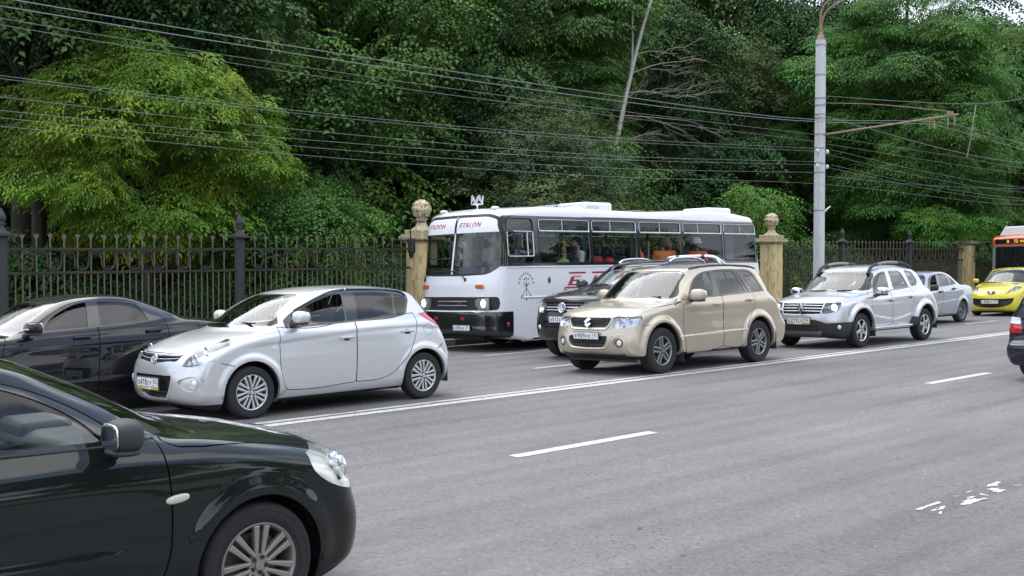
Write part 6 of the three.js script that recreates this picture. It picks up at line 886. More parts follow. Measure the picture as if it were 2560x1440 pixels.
{ // the city bus far right
  const W = 2.5, L = 12, Wm = 1.25, bus = thing('city_bus', 'city bus with orange front, white roof and lit route display, behind the yellow car', 'bus');
  const f = carField({ W, L, low: [[0.1, 0.35], [0.0, 0.45], [0.0, 1.0], [0.08, 2.2], [0.1, 2.6], [0.2, 2.68], [0.5, 2.7], [11.8, 2.7], [12, 2.5], [12, 0.5], [11.8, 0.35]], hw: [[0, 1.25], [L, 1.25]], inset: [[0.3, 0], [2.9, 0.04]], front: { a: 0.18, p: 4, x0: 0.1, x1: 1.0 }, rear: { a: 0.1, p: 4, x0: 0, x1: 0.8 }, crown: 0.02, round: 0.12, arches: [{ x: 2.6, y: 0.48, R: 0.55 }, { x: 8.8, y: 0.48, R: 0.55 }] });
  let S = surfaceNets(f, [-0.1, 0.2, -1.4], [L + 0.1, 2.8, 1.4], 0.075); const take = (v, d) => { const [I, O] = cutView(S, v, d); S = O; return I; }, red = PHY([0.62, 0.11, 0.045], 0.35, { clearcoat: 0.7 }), fr = { at: (x, y, z) => [z, y], ok: (x) => x < 0.5 };
  const disp = take(fr, rrect(-1.06, 1.06, 2.36, 2.56, 0.02)); part('display_panel', soupGeo(disp, -0.01), M.gloss, bus);
  const led = canvasTex(512, 64, (c, w, h) => { c.fillStyle = '#000'; c.fillRect(0, 0, w, h); c.fillStyle = '#ffc800'; c.font = 'bold 60px sans-serif'; c.fillText('А', 8, 54); c.fillText('72', 110, 54); c.font = 'bold 44px sans-serif'; c.fillText('ЮНКИ', 200, 50); c.fillStyle = '#000'; for (let x = 0; x < w; x += 8) c.fillRect(x, 0, 1.5, h); for (let y = 0; y < h; y += 8) c.fillRect(0, y, w, 1.5); });
  { const m = part('route_display', new THREE.PlaneGeometry(1.35, 0.17), STD([0.01, 0.01, 0.01], 0.5, { emissive: new THREE.Color(1, 1, 1), emissiveMap: led, emissiveIntensity: 1.6 }), bus); m.position.set(frontX(f, 0, 2.46) - 0.002, 2.46, 0.1); m.rotation.y = -Math.PI / 2; }
  part('roof_band', soupGeo(take(fr, rrect(-1.3, 1.3, 2.28, 2.66, 0.02))), red, bus);
  part('windscreen', soupGeo(take(fr, rrect(-1.05, 1.05, 1.0, 2.25, 0.06)), -0.01), M.tint, bus); part('front_pillar', soupGeo(take(fr, rrect(-1.3, 1.3, 0.95, 2.28, 0.05))), STD([0.2, 0.24, 0.27], 0.4), bus);
  for (const s of [1, -1]) for (let k = 0; k < 7; k++) part('side_window', soupGeo(take(VIEWS.side(s), rrect(0.9 + k * 1.5, 2.3 + k * 1.5, 1.15, 2.25, 0.06)), -0.01), M.tint, bus);
  part('body', soupGeo(S), red, bus);
  part('roof_cover', [extrude([[-0.95, 0], [-0.72, 0.36], [0.72, 0.36], [0.95, 0]], 5, 0.04).rotateY(Math.PI / 2).translate(0.35, 2.69, 0)], PHY([0.88, 0.87, 0.85], 0.4, { clearcoat: 0.5 }), bus);
  for (const s of [1, -1]) { part('mirror_arm', tube([[0.25, 2.42, s * 1.2], [0.0, 2.46, s * 1.42], [-0.05, 2.4, s * 1.5], [-0.02, 2.2, s * 1.52]], 0.03, 12), M.plastic, bus); part('mirror_housing', rbox(0.1, 0.4, 0.2, 0.04, -0.02, 2.0, s * 1.52), M.plastic, bus); part('headlight', superEllipsoid(0.05, 0.12, 0.2, 0.8, 14).translate(frontX(f, s * 0.85, 0.75) + 0.02, 0.75, s * 0.85), M.bulbOff, bus); }
  part('wiper', [bar([0.0, 1.02, 0.3], [0.02, 1.6, -0.2], 0.015), bar([0.0, 1.02, -0.6], [0.02, 1.6, -1.0], 0.015)].slice(0, 1), M.black, bus);
  for (const x of [2.6, 8.8]) for (const s of [1, -1]) { const w = makeWheel(bus, { r: 0.48, rr: 0.28, w: 0.28, style: 'steel', n: 8, bolts: 10, rimMat: M.steel }); w.position.set(x, 0.48, s * 1.08); if (s < 0) w.rotation.y = Math.PI; }
  part('cabin_floor', box(11.4, 0.05, 2.2, 6, 0.6, 0), M.dark, bus); part('dashboard', rbox(0.4, 0.4, 2.1, 0.1, 0.4, 0.95, 0), M.plastic, bus);
  bus.position.set(45, roadY(18.15), -18.15); bus.rotation.x = -roadSlope(18);
}
// ---------------------------------------------------------------- people, seated
{
  const cap = (x, y, z, a, b, ra, rb) => { const ex = b[0] - a[0], ey = b[1] - a[1], ez = b[2] - a[2], t = clamp(((x - a[0]) * ex + (y - a[1]) * ey + (z - a[2]) * ez) / (ex * ex + ey * ey + ez * ez)); return Math.hypot(x - a[0] - ex * t, y - a[1] - ey * t, z - a[2] - ez * t) - mix(ra, rb, t); };
  const ell = (x, y, z, c, r) => { const a = (x - c[0]) / r[0], b = (y - c[1]) / r[1], d = (z - c[2]) / r[2], k = Math.hypot(a, b, d); return (k - 1) * Math.min(...r); };
  const HEAD = [-0.035, 0.745, 0];
  const head = (x, y, z) => { let d = ell(x, y, z, [HEAD[0] + 0.012, HEAD[1] + 0.025, 0], [0.098, 0.105, 0.078]); d = smin(d, ell(x, y, z, [HEAD[0] - 0.025, HEAD[1] - 0.05, 0], [0.07, 0.075, 0.058]), 0.04); d = smin(d, cap(x, y, z, [-0.125, 0.765, 0], [-0.148, 0.73, 0], 0.008, 0.015), 0.012); for (const s of [1, -1]) { d = smin(d, ell(x, y, z, [HEAD[0] + 0.02, HEAD[1] - 0.005, s * 0.08], [0.024, 0.034, 0.01]), 0.01); d = -smin(-d, Math.hypot(x + 0.135, y - 0.765, z - s * 0.033) - 0.014, 0.015); } return d; };
  const limbs = (s, drive) => drive ? { sh: [0.01, 0.5, s * 0.19], el: [-0.14, 0.26, s * 0.24], wr: [-0.36, 0.36, s * 0.15], hd: [-0.43, 0.40, s * 0.13] } : { sh: [0.01, 0.5, s * 0.19], el: [-0.03, 0.23, s * 0.245], wr: [-0.24, 0.17, s * 0.15], hd: [-0.32, 0.165, s * 0.12] };
  const torso = (x, y, z) => smin(smin(ell(x, y, z, [0.0, 0.36, 0], [0.125, 0.2, 0.19]), ell(x, y, z, [0.01, 0.12, 0], [0.14, 0.17, 0.17]), 0.1), cap(x, y, z, [0.01, 0.5, -0.15], [0.01, 0.5, 0.15], 0.07, 0.07), 0.06);
  const legs = (x, y, z) => { let d = 9; for (const s of [1, -1]) { const a = cap(x, y, z, [0, 0.06, s * 0.09], [-0.42, 0.1, s * 0.1], 0.088, 0.062), b = cap(x, y, z, [-0.42, 0.09, s * 0.1], [-0.46, -0.32, s * 0.1], 0.058, 0.042); d = Math.min(d, smin(a, b, 0.04)); } return d; };
  const proto = (drive) => {
    const arms = (x, y, z) => { let d = 9; for (const s of [1, -1]) { const a = limbs(s, drive); d = Math.min(d, smin(cap(x, y, z, a.sh, a.el, 0.052, 0.04), cap(x, y, z, a.el, a.wr, 0.04, 0.027), 0.03)); } return d; };
    const upper = (x, y, z) => { let d = 9; for (const s of [1, -1]) { const a = limbs(s, drive); d = Math.min(d, cap(x, y, z, a.sh, a.el, 0.052, 0.042)); } return d; };
    const hand = (s) => { const a = limbs(s, drive), w = V(...a.wr), h = V(...a.hd), dir = h.clone().sub(w).normalize(), side = V(0, 0, -s), up = dir.clone().cross(side).normalize(); const J = []; const P = (f, l, u) => w.clone().addScaledVector(dir, f).addScaledVector(side, l).addScaledVector(up, u).toArray();
      [[-0.03, 0.07, 0.009], [-0.01, 0.078, 0.0095], [0.011, 0.073, 0.009], [0.03, 0.058, 0.008]].forEach(([l, n, r]) => { J.push([P(0.085, l, 0), P(0.085 + n * 0.5, l * 1.05, -0.006), r * 1.1, r], [P(0.085 + n * 0.5, l * 1.05, -0.006), P(0.085 + n * 0.85, l * 1.05, -0.03), r, r * 0.85]); }); J.push([P(0.03, -0.03, 0), P(0.065, -0.058, -0.012), 0.013, 0.011], [P(0.065, -0.058, -0.012), P(0.09, -0.062, -0.028), 0.011, 0.009]);
      const f = (x, y, z) => { let d = cap(x, y, z, P(0.02, 0, 0), P(0.075, 0, 0), 0.03, 0.036); for (const q of J) d = smin(d, cap(x, y, z, q[0], q[1], q[2], q[3]), 0.006); return smin(d, cap(x, y, z, a.el, a.wr, 0.04, 0.027), 0.02); };
      const lo = [0, 1, 2].map((k) => Math.min(w.getComponent(k), w.getComponent(k) + dir.getComponent(k) * 0.17) - 0.085), hi = [0, 1, 2].map((k) => Math.max(w.getComponent(k), w.getComponent(k) + dir.getComponent(k) * 0.17) + 0.085); return surfaceNets(f, lo, hi, 0.007, 2); };
    const skin = (x, y, z) => smin(smin(smin(torso(x, y, z) + 0.012, arms(x, y, z), 0.03), legs(x, y, z) + 0.01, 0.04), smin(head(x, y, z), cap(x, y, z, [0.01, 0.52, 0], [-0.012, 0.68, 0], 0.06, 0.05), 0.03), 0.03);
    const body = soupGeo([...surfaceNets(skin, [-0.6, -0.42, -0.36], [0.25, 0.95, 0.36], 0.02, 2), ...hand(1), ...hand(-1)]);
    const shirt = soupGeo(cut(surfaceNets((x, y, z) => smin(torso(x, y, z) - 0.008, upper(x, y, z) - 0.014, 0.04), [-0.3, -0.08, -0.36], [0.25, 0.64, 0.36], 0.022, 2), () => true, (x, y, z) => 0.062 - Math.hypot(x, z) + (y < 0.5 ? -1 : 0))[0]);
    return { body, shirt };
  };
  const A = proto(false), D = proto(true), trousers = soupGeo(surfaceNets((x, y, z) => smin(legs(x, y, z) - 0.008, ell(x, y, z, [0.01, 0.07, 0], [0.15, 0.12, 0.185]), 0.05), [-0.6, -0.42, -0.3], [0.25, 0.3, 0.3], 0.024, 2));
  const hairF = (x, y, z, o) => smax(head(x, y, z) - o, -(ell(x, y, z, [HEAD[0] - 0.075, HEAD[1] - 0.01, 0], [0.075, 0.085, 0.075])), 0.02);
  const hairShort = soupGeo(cut(surfaceNets((x, y, z) => hairF(x, y, z, 0.014), [-0.2, 0.6, -0.12], [0.12, 0.92, 0.12], 0.012, 2), () => true, (x, y, z) => 0.735 - y - (x + 0.03) * 0.9)[0]);
  const hairLong = soupGeo(surfaceNets((x, y, z) => smax(smin(hairF(x, y, z, 0.02), ell(x, y, z, [0.045, 0.66, 0], [0.06, 0.14, 0.085]), 0.04), 0.53 - y - (x + 0.03), 0.02), [-0.2, 0.5, -0.14], [0.14, 0.93, 0.14], 0.014, 2));
  const hat = [superEllipsoid(0.105, 0.075, 0.1, 0.8, 18).translate(-0.02, 0.85, 0), new THREE.LatheGeometry([[0.09, 0.0], [0.15, -0.035], [0.152, -0.03], [0.095, 0.012]].map((p) => new THREE.Vector2(...p)), 24).translate(-0.02, 0.82, 0)];
  const skinMat = STD([0.55, 0.34, 0.25], 0.6), dark = STD([0.02, 0.016, 0.014], 0.7), eyeMat = STD([0.03, 0.025, 0.02], 0.3), lip = STD([0.3, 0.1, 0.09], 0.6);
  function person(o) {
    const g = thing('person', o.label, 'person', o.group), pr = o.drive ? D : A;
    part('body', pr.body, o.skin || skinMat, g); part('shirt', pr.shirt, STD(o.shirt, 0.9), g); part('trousers', trousers, STD([0.03, 0.035, 0.05], 0.9), g);
    if (o.hair) part('hair', o.long ? hairLong : hairShort, STD(o.hair, 0.7), g); if (o.hat) part('hat', hat, STD(o.hat, 0.9), g);
    for (const s of [1, -1]) part('eye', superEllipsoid(0.006, 0.006, 0.012, 1, 8).translate(-0.128, 0.766, s * 0.033), eyeMat, g); part('mouth', superEllipsoid(0.006, 0.006, 0.024, 1, 8).translate(-0.117, 0.688, 0), lip, g);
    g.position.set(...o.at); g.rotation.y = o.turn || 0; if (o.lean) g.rotation.z = o.lean; return g;
  }
  const inBus = (x, y, z) => [BUS.u + x, roadY(BUS.v + 1.25) + y - 0.745, -(BUS.v + 1.25 - z)], black = [0.012, 0.01, 0.01], orange = [0.9, 0.17, 0.05];
  const inCar = (u0, v0, W, x, y, z) => [u0 + x, roadY(v0 + W / 2) + y, -(v0 + W / 2 - z)];
  person({ label: 'dark-haired driver in a pale top, behind the half-open window of the silver hatchback', at: inCar(5.935, 11.305, 1.71, 1.86, 0.475, 0.36), drive: true, shirt: [0.5, 0.42, 0.34], hair: black, turn: 0.1 });
  person({ label: 'driver in a white shirt behind the tinted window of the black saloon', at: inCar(3.3, 13.22, 1.8, 2.2, 0.42, 0.37), drive: true, shirt: [0.7, 0.7, 0.7], hair: black });
  person({ label: 'driver with bare head at the wheel of the silver SUV', at: inCar(19.45, 11.19, 1.82, 2.05, 0.55, 0.37), drive: true, shirt: [0.3, 0.3, 0.32], hair: [0.2, 0.16, 0.12] });
  person({ label: 'driver of the gold SUV, dim behind its front side window', at: inCar(12.87, 10.925, 1.81, 2.12, 0.6, 0.38), drive: true, shirt: [0.12, 0.12, 0.14], hair: black });
  person({ label: 'dark figure at the open front window of the pale grey saloon', at: inCar(27.1, 13.86, 1.7, 2.05, 0.42, 0.35), drive: true, shirt: [0.05, 0.05, 0.06], hair: black });
  person({ label: 'coach driver in a white shirt behind the framed cab window', at: inBus(1.22, 2.2, 0.72), drive: true, shirt: [0.62, 0.62, 0.68], hair: black, skin: STD([0.3, 0.15, 0.1], 0.6) });
  person({ label: 'man in a white shirt looking up through the first long coach window', at: inBus(2.98, 2.27, 0.84), shirt: [0.62, 0.6, 0.58], hair: black, turn: -0.35 });
  person({ label: 'passenger in an orange shirt at the rear edge of the second coach window', at: inBus(4.95, 2.24, 0.95), shirt: orange, hair: black, turn: -1.0, skin: STD([0.36, 0.2, 0.14], 0.6) });
  person({ label: 'passenger in a broad orange shirt turned away in the third coach window', at: inBus(5.78, 2.25, 0.97), shirt: [0.9, 0.22, 0.06], hair: [0.1, 0.07, 0.05], turn: -2.0, skin: STD([0.3, 0.17, 0.11], 0.6) });
  person({ label: 'passenger with fair hair beside the orange shirts in the third coach window', at: inBus(6.12, 2.27, 0.85), shirt: orange, hair: [0.3, 0.2, 0.1], long: true, turn: -0.2 });
  person({ label: 'bald man looking out between the third and fourth coach windows', at: inBus(6.5, 2.24, 0.99), shirt: [0.03, 0.03, 0.035], turn: -1.2 });
  person({ label: 'passenger in a pale cloth hat and orange shirt at the fourth coach window', at: inBus(7.12, 2.24, 0.97), shirt: orange, hair: black, hat: [0.55, 0.52, 0.46], turn: -2.4, skin: STD([0.16, 0.09, 0.06], 0.6) });
  person({ label: 'slumped passenger in red, low beside the post after the first long window', at: inBus(3.55, 1.75, 0.9), shirt: [0.6, 0.03, 0.06], hair: black, turn: 0, lean: 0.35 });
  const rc = single('red_cap', superEllipsoid(0.11, 0.09, 0.11, 0.9, 16), STD([0.75, 0.03, 0.035], 0.8), 'bright red cap low in the front corner of the second coach window', 'cap'); rc.position.set(...inBus(3.84, 2.60, 1.0));
  const rj = single('folded_jacket', superEllipsoid(0.17, 0.12, 0.12, 0.8, 16), STD([0.5, 0.02, 0.06], 0.85), 'dark red folded jacket at the rear corner of the first long coach window', 'jacket'); rj.position.set(...inBus(3.42, 2.60, 1.0));
  const bag = single('green_bag', [superEllipsoid(0.13, 0.075, 0.1, 0.9, 14), superEllipsoid(0.06, 0.05, 0.07, 0.9, 10).translate(-0.16, -0.02, 0.02)], STD([0.2, 0.5, 0.06], 0.7), 'bright green bag on the sill of the first long coach window', 'bag'); bag.position.set(...inBus(2.36, 2.60, 1.02));
}
// ---------------------------------------------------------------- iron fence, stone gate pillars
{
  const gy = -0.085, rust = dataTex(256, (x, y) => { const n = fb2(x * 10, y * 10, 4, 4, 10), r = sstep(n, 0.52, 0.66); return [mix(0.20, 0.36, r), mix(0.19, 0.25, r), mix(0.185, 0.18, r)]; }, true);
  const iron = STD([1, 1, 1], 0.75, { map: rust, metalness: 0.2 }), picketMat = STD([0.13, 0.115, 0.085], 0.8), postMat = STD([0.035, 0.036, 0.038], 0.6, { bumpMap: rust, bumpScale: 0.004 });
  const S = 5.13, picketLow = box(0.018, 1.3, 0.018), picketTall = mergeGeometries([box(0.02, 2.0, 0.02), extrude([[0, 0.14], [0.014, 0.09], [0.04, 0.115], [0.052, 0.10], [0.03, 0.05], [0.016, 0.03], [0.012, -0.02], [-0.012, -0.02], [-0.016, 0.03], [-0.03, 0.05], [-0.052, 0.10], [-0.04, 0.115], [-0.014, 0.09]], 0.014).translate(0, 1.02, -0.007)].map(plain));
  const wave = (() => { const p = []; for (let i = 0; i <= 16; i++) { const t = (i / 16) * 2 * Math.PI, c = Math.cos(t); p.push(V((i / 16) * 0.54 + 0.035 * Math.sin(2 * t), 0.19 * Math.sign(c) * Math.pow(Math.abs(c), 0.6), 0)); } return mergeGeometries([tube(p, 0.019, 40, 5), tube([[0.27 - 0.1, -0.13, 0], [0.27 - 0.06, -0.165, 0], [0.27 - 0.02, -0.15, 0], [0.27 - 0.03, -0.11, 0]], 0.014, 10, 5), tube([[0.27 + 0.1, -0.13, 0], [0.27 + 0.06, -0.165, 0], [0.27 + 0.02, -0.15, 0], [0.27 + 0.03, -0.11, 0]], 0.014, 10, 5), tube([[-0.1, 0.13, 0], [-0.06, 0.165, 0], [-0.02, 0.15, 0], [-0.03, 0.11, 0]], 0.014, 10, 5), tube([[0.1, 0.13, 0], [0.06, 0.165, 0], [0.02, 0.15, 0], [0.03, 0.11, 0]], 0.014, 10, 5)].map(plain)); })();
  const waveInv = wave.clone().rotateZ(Math.PI);
  function panelOf(u0, u1, label) {
    const g = thing('fence_panel', label, 'fence', 'panels of the iron park fence'); g.position.set(u0, gy, -FENCE); const L = u1 - u0;
    for (const [y, h, t] of [[0.22, 0.05, 0.04], [1.55, 0.05, 0.045], [2.01, 0.05, 0.05]]) part('rail', box(L, h, t, L / 2, y, 0), iron, g);
    const n = Math.round(L / 0.135); for (let k = 1; k < n; k++) { const x = (k * L) / n; if (k % 2) { const m = part('picket', picketLow, picketMat, g); m.position.set(x, 0.88, 0); m.rotation.z = 0.004 * Math.sin(k * 5.1); } else { const m = part('picket', picketTall, picketMat, g); m.position.set(x, 1.18, 0); m.scale.y = 1 - 0.02 * Math.abs(Math.sin(k * 3.7)); } }
    for (let k = 0; k + 0.54 <= L - 0.05; k += 0.54) { const m = part('scroll', wave, iron, g); m.position.set(k + 0.06, 1.785, 0.012); }
    return g;
  }
  const column = new THREE.LatheGeometry([[0.001, 2.78], [0.02, 2.77], [0.075, 2.66], [0.092, 2.6], [0.08, 2.55], [0.055, 2.52], [0.085, 2.49], [0.055, 2.46], [0.06, 2.42], [0.085, 2.38], [0.1, 2.355], [0.165, 2.335], [0.175, 2.31], [0.175, 2.28], [0.125, 2.26], [0.112, 2.22], [0.108, 0.35], [0.14, 0.3], [0.16, 0.05], [0.16, 0]].map((p) => new THREE.Vector2(...p)), 20);
  function post(u, label) { const g = thing('iron_post', label, 'fence post', 'iron posts of the park fence'); g.position.set(u, gy, -FENCE); part('shaft', column, postMat, g); part('post_cap', rbox(0.4, 0.045, 0.4, 0.012, 0, 2.275, 0), postMat, g); return g; }
  const plaster = dataTex(512, (x, y) => { const n = fb2(x * 5, y * 5, 3, 5, 5), d = sstep(fb2(x * 14, y * 4, 8, 4, 14), 0.56, 0.72); return [0.86 + 0.1 * (n - 0.5) - 0.12 * d, 0.77 + 0.1 * (n - 0.5) - 0.13 * d, 0.575 + 0.08 * (n - 0.5) - 0.1 * d]; }, true), stoneT = dataTex(512, (x, y) => { const n = fb2(x * 8, y * 8, 2, 5, 8), d = sstep(fb2(x * 20, y * 20, 8, 4, 20), 0.54, 0.68); return [0.80 + 0.2 * (n - 0.5) - 0.3 * d, 0.735 + 0.2 * (n - 0.5) - 0.28 * d, 0.61 + 0.16 * (n - 0.5) - 0.24 * d]; }, true);
  const shaftMat = STD([1, 1, 1], 0.9, { map: plaster }), stone = STD([1, 1, 1], 0.92, { map: stoneT, bumpMap: stoneT, bumpScale: 0.02 });
  function pillar(u, label, ball = true, w = 0.6) {
    const g = thing('gate_pillar', label, 'pillar'); g.position.set(u, gy, -FENCE);
    const h = 2.2; part('pillar_shaft', extrude([[-w / 2 + 0.06, -w / 2], [w / 2 - 0.06, -w / 2], [w / 2, -w / 2 + 0.06], [w / 2, w / 2 - 0.06], [w / 2 - 0.06, w / 2], [-w / 2 + 0.06, w / 2], [-w / 2, w / 2 - 0.06], [-w / 2, -w / 2 + 0.06]], h - 0.25).rotateX(-Math.PI / 2).translate(0, 0.25, 0), shaftMat, g);
    part('plinth', rbox(w + 0.16, 0.28, w + 0.16, 0.02, 0, 0.14, 0), stone, g);
    part('cornice', [rbox(w + 0.06, 0.06, w + 0.06, 0.015, 0, h + 0.0, 0), rbox(w + 0.24, 0.09, w + 0.24, 0.025, 0, h + 0.08, 0), rbox(w + 0.16, 0.05, w + 0.16, 0.02, 0, h + 0.15, 0)], stone, g);
    if (ball) {
      part('pedestal', [rbox(w + 0.02, 0.12, w + 0.02, 0.03, 0, h + 0.23, 0), new THREE.LatheGeometry([[0.30, 0.27], [0.24, 0.32], [0.16, 0.38], [0.12, 0.46], [0.11, 0.52], [0.15, 0.535], [0.15, 0.56], [0.12, 0.58]].map(([a, b]) => new THREE.Vector2(a, b + h)), 24)], stone, g);
      const s = new THREE.SphereGeometry(0.235, 48, 36), p = s.attributes.position; for (let i = 0; i < p.count; i++) { const v = V(p.getX(i), p.getY(i), p.getZ(i)), a = Math.atan2(v.z, v.x), la = Math.asin(clamp(v.y / 0.235, -1, 1)); const k = Math.cos(a * 5 + la * 5) * Math.cos(a * 5 - la * 5), d = 1 + 0.075 * k * Math.cos(la) + 0.05 * (fbm(v.x * 14, v.y * 14, v.z * 14, 3) - 0.5); p.setXYZ(i, v.x * d, v.y * d * 1.07 + h + 0.80, v.z * d); } s.computeVertexNormals(); part('finial_ball', s, stone, g);
      for (let k = 0; k < 8; k++) { const a = (k / 8) * 2 * Math.PI; part('finial_leaf', superEllipsoid(0.05, 0.08, 0.02, 1, 10).translate(0, 0, 0.215).rotateX(-0.1).rotateY(a).translate(0, h + 0.76 + 0.04 * (k % 2), 0), stone, g); }
    }
    return g;
  }
  const u = [2.64, 7.77, 12.9, 17.88];
  post(7.77, 'iron fence post at the left edge behind the black saloon'); post(12.8, 'iron fence post with pointed finial behind the silver hatchback'); post(2.64, 'iron fence post out of view beyond the left edge');
  panelOf(2.75, 7.66, 'fence panel beyond the left edge of the picture'); panelOf(7.88, 12.69, 'rusty iron fence panel behind the black saloon, left of the middle post'); panelOf(12.91, 17.55, 'rusty iron fence panel between the middle post and the left stone pillar');
  pillar(17.93, 'yellow stone gate pillar with carved ball, left of the white coach'); pillar(33.45, 'yellow stone gate pillar with carved ball, right of the white coach');
  part('gate_hinge', [superEllipsoid(0.03, 0.22, 0.08, 0.8, 10).translate(-0.34, 2.0, 0.0)], M.dark, scene.getObjectByName('gate_pillar'));
  panelOf(33.78, 38.04, 'iron fence panel behind the concrete lamp pole'); post(38.15, 'iron fence post with domed finial right of the concrete pole'); panelOf(38.26, 43.3, 'iron fence panel right of the pole, above the silver SUV'); post(43.4, 'iron fence post in deep shade behind the grey saloon'); panelOf(43.51, 48.25, 'iron fence panel in deep shade left of the plain pillar');
  pillar(48.6, 'plain yellow fence pillar without a ball, left of the city bus', false, 0.58); panelOf(48.95, 53.9, 'iron fence panel behind the city bus'); post(54.0, 'iron fence post behind the city bus');
}
// ---------------------------------------------------------------- pole, arm, wires
{
  const conc = dataTex(256, (x, y) => { const n = fb2(x * 6, y * 12, 3, 5, 6), s = sstep(fb2(x * 30, y * 3, 8, 3, 30), 0.6, 0.75); return [0.78 + 0.1 * (n - 0.5) - 0.07 * s, 0.785 + 0.1 * (n - 0.5) - 0.07 * s, 0.785 + 0.1 * (n - 0.5) - 0.07 * s]; }, true);
  const rusty = STD([0.30, 0.205, 0.145], 0.7), wireMat = STD([0.2, 0.22, 0.215], 0.65), U = 33.2, VV = 20, g0 = -0.1;
  const pole = thing('lamp_pole', 'tall grey concrete pole carrying wires, right of the white coach', 'pole'); pole.position.set(U, g0, -VV);
  part('shaft', new THREE.CylinderGeometry(0.163, 0.185, 8.88, 24).translate(0, 4.44, 0), STD([1, 1, 1], 0.85, { map: conc }), pole);
  for (const y of [8.72, 7.75, 6.98, 6.75, 6.45, 6.33, 5.8, 5.35, 4.85, 4.55, 3.3]) part('band', mv(new THREE.CylinderGeometry(0.185, 0.185, 0.035, 24, 1, true), 0, y, 0), M.steel, pole);
  part('lamp_collar', mv(new THREE.CylinderGeometry(0.05, 0.15, 0.28, 16), 0, 9.0, 0), rusty, pole);
  part('lamp_arm', tube([[0, 9.0, 0], [0.0, 9.4, 0.03], [0.02, 9.75, 0.14], [0.08, 10.0, 0.5], [0.1, 10.3, 2.2]], 0.03, 30, 8), rusty, pole); part('lamp_arm', tube([[0, 9.0, 0], [-0.04, 9.5, 0.0], [-0.04, 9.95, 0.1], [0.0, 10.25, 0.5], [0.0, 10.6, 2.0]], 0.03, 30, 8), rusty, pole);
  for (const p of [[0.1, 10.32, 2.6], [0.0, 10.62, 2.4]]) part('lamp_head', superEllipsoid(0.14, 0.08, 0.35, 0.8, 16).translate(...p), M.alu, pole);
  part('bracket_arm', [bar([0, 5.78, 0.16], [-0.1, 6.05, 4.72], 0.036, 0.03, 10)], rusty, pole);
  part('tie_rod', tube([[0, 6.82, 0.17], [0, 6.6, 2], [-0.08, 6.16, 4.45]], 0.012, 16, 5), rusty, pole);
  part('arm_clamp', [box(0.1, 0.12, 0.16, -0.08, 6.1, 4.45), box(0.03, 0.32, 0.03, -0.1, 5.88, 4.4), box(0.03, 0.32, 0.03, -0.1, 5.88, 4.6)], rusty, pole); part('arm_clamp', [box(0.08, 0.1, 0.1, -0.06, 6.0, 3.85), box(0.03, 0.32, 0.03, -0.06, 5.85, 3.8), box(0.03, 0.32, 0.03, -0.06, 5.85, 3.95)], rusty, pole);
  for (const y of [5.25, 4.75]) for (const s of [-1, 1]) { part('insulator', superEllipsoid(0.05, 0.07, 0.05, 0.8, 12).translate(s * 0.3, y, 0.1), STD([0.8, 0.8, 0.8], 0.3), pole); part('insulator_arm', bar([s * 0.17, y - 0.08, 0.05], [s * 0.3, y - 0.07, 0.1], 0.012), M.steel, pole); }
  part('bracket_scrap', [bar([0.15, 3.28, 0.1], [0.32, 3.42, 0.2], 0.02), bar([0.2, 3.26, 0.1], [0.4, 3.44, 0.18], 0.015)], M.alu, pole);
  let n = 0; const wire = (v, pts, label, r = 0.0048) => single('overhead_wire', new THREE.TubeGeometry(new THREE.CatmullRomCurve3(pts.map(([u, y]) => V(u, y, -v)), false, 'centripetal'), 40, r, 5), wireMat, label, 'wire', 'overhead wires along the road');
  wire(15.25, [[-8, 5.6], [5.6, 5.18], [10.8, 5.09], [17, 5.05], [24.3, 5.12], [31.4, 5.60], [33.15, 5.62], [37.7, 5.36], [52, 4.9], [66, 5.5]], 'trolley wire on the tip of the rusty arm, the higher of the two', 0.0075);
  wire(15.95, [[-8, 5.6], [5.7, 5.22], [11.3, 5.12], [17.8, 5.08], [25.6, 5.22], [32.6, 5.68], [33.15, 5.68], [39.5, 5.33], [52, 4.95], [66, 5.5]], 'trolley wire under the inner clamp of the rusty arm', 0.0075);
  wire(19.9, [[-3, 6.3], [7.06, 5.83], [14.1, 5.66], [22.2, 5.61], [33.0, 5.66]], 'wire reaching the pole at the height of the rusty arm');
  wire(19.9, [[-3, 6.2], [7.06, 5.72], [14.1, 5.51], [22.2, 5.46], [33.0, 5.43]], 'wire reaching the pole just under the rusty arm');
  wire(19.8, [[-3, 5.2], [7, 4.85], [14, 4.75], [22.1, 4.84], [32.9, 5.2]], 'upper wire of the pair ending at the upper left insulator'); wire(19.86, [[-3, 5.2], [7, 4.81], [14, 4.70], [22.1, 4.77], [32.9, 5.12]], 'lower wire of the pair ending at the upper left insulator');
  wire(19.8, [[-3, 4.8], [7, 4.49], [14, 4.36], [22.1, 4.38], [32.9, 4.77]], 'wire ending at the lower left insulator of the pole'); wire(19.84, [[-3, 4.6], [7, 4.27], [14, 4.18], [22.1, 4.28], [32.9, 4.68]], 'wire ending just below the lower left insulator of the pole');
  wire(19.8, [[-3, 4.5], [7, 4.14], [14, 4.02], [22.1, 4.05], [32.9, 4.42]], 'second lowest wire left of the concrete pole'); wire(19.8, [[-3, 4.3], [7, 4.0], [14, 3.84], [22.1, 3.83], [32.9, 4.05], [47.6, 3.8], [66, 4.3]], 'lowest wire crossing behind the concrete pole');
  wire(19.8, [[33.35, 6.26], [42.5, 5.69], [49, 5.58], [66, 6.2]], 'thick wire sloping down right from above the rusty arm', 0.009); wire(19.8, [[33.3, 5.62], [42.5, 5.5], [49, 5.38], [66, 6]], 'wire right of the pole that holds the hanging rope'); wire(19.8, [[33.3, 5.38], [42, 5.2], [49.2, 5.14], [66, 5.7]], 'wire right of the pole below the hanging rope');
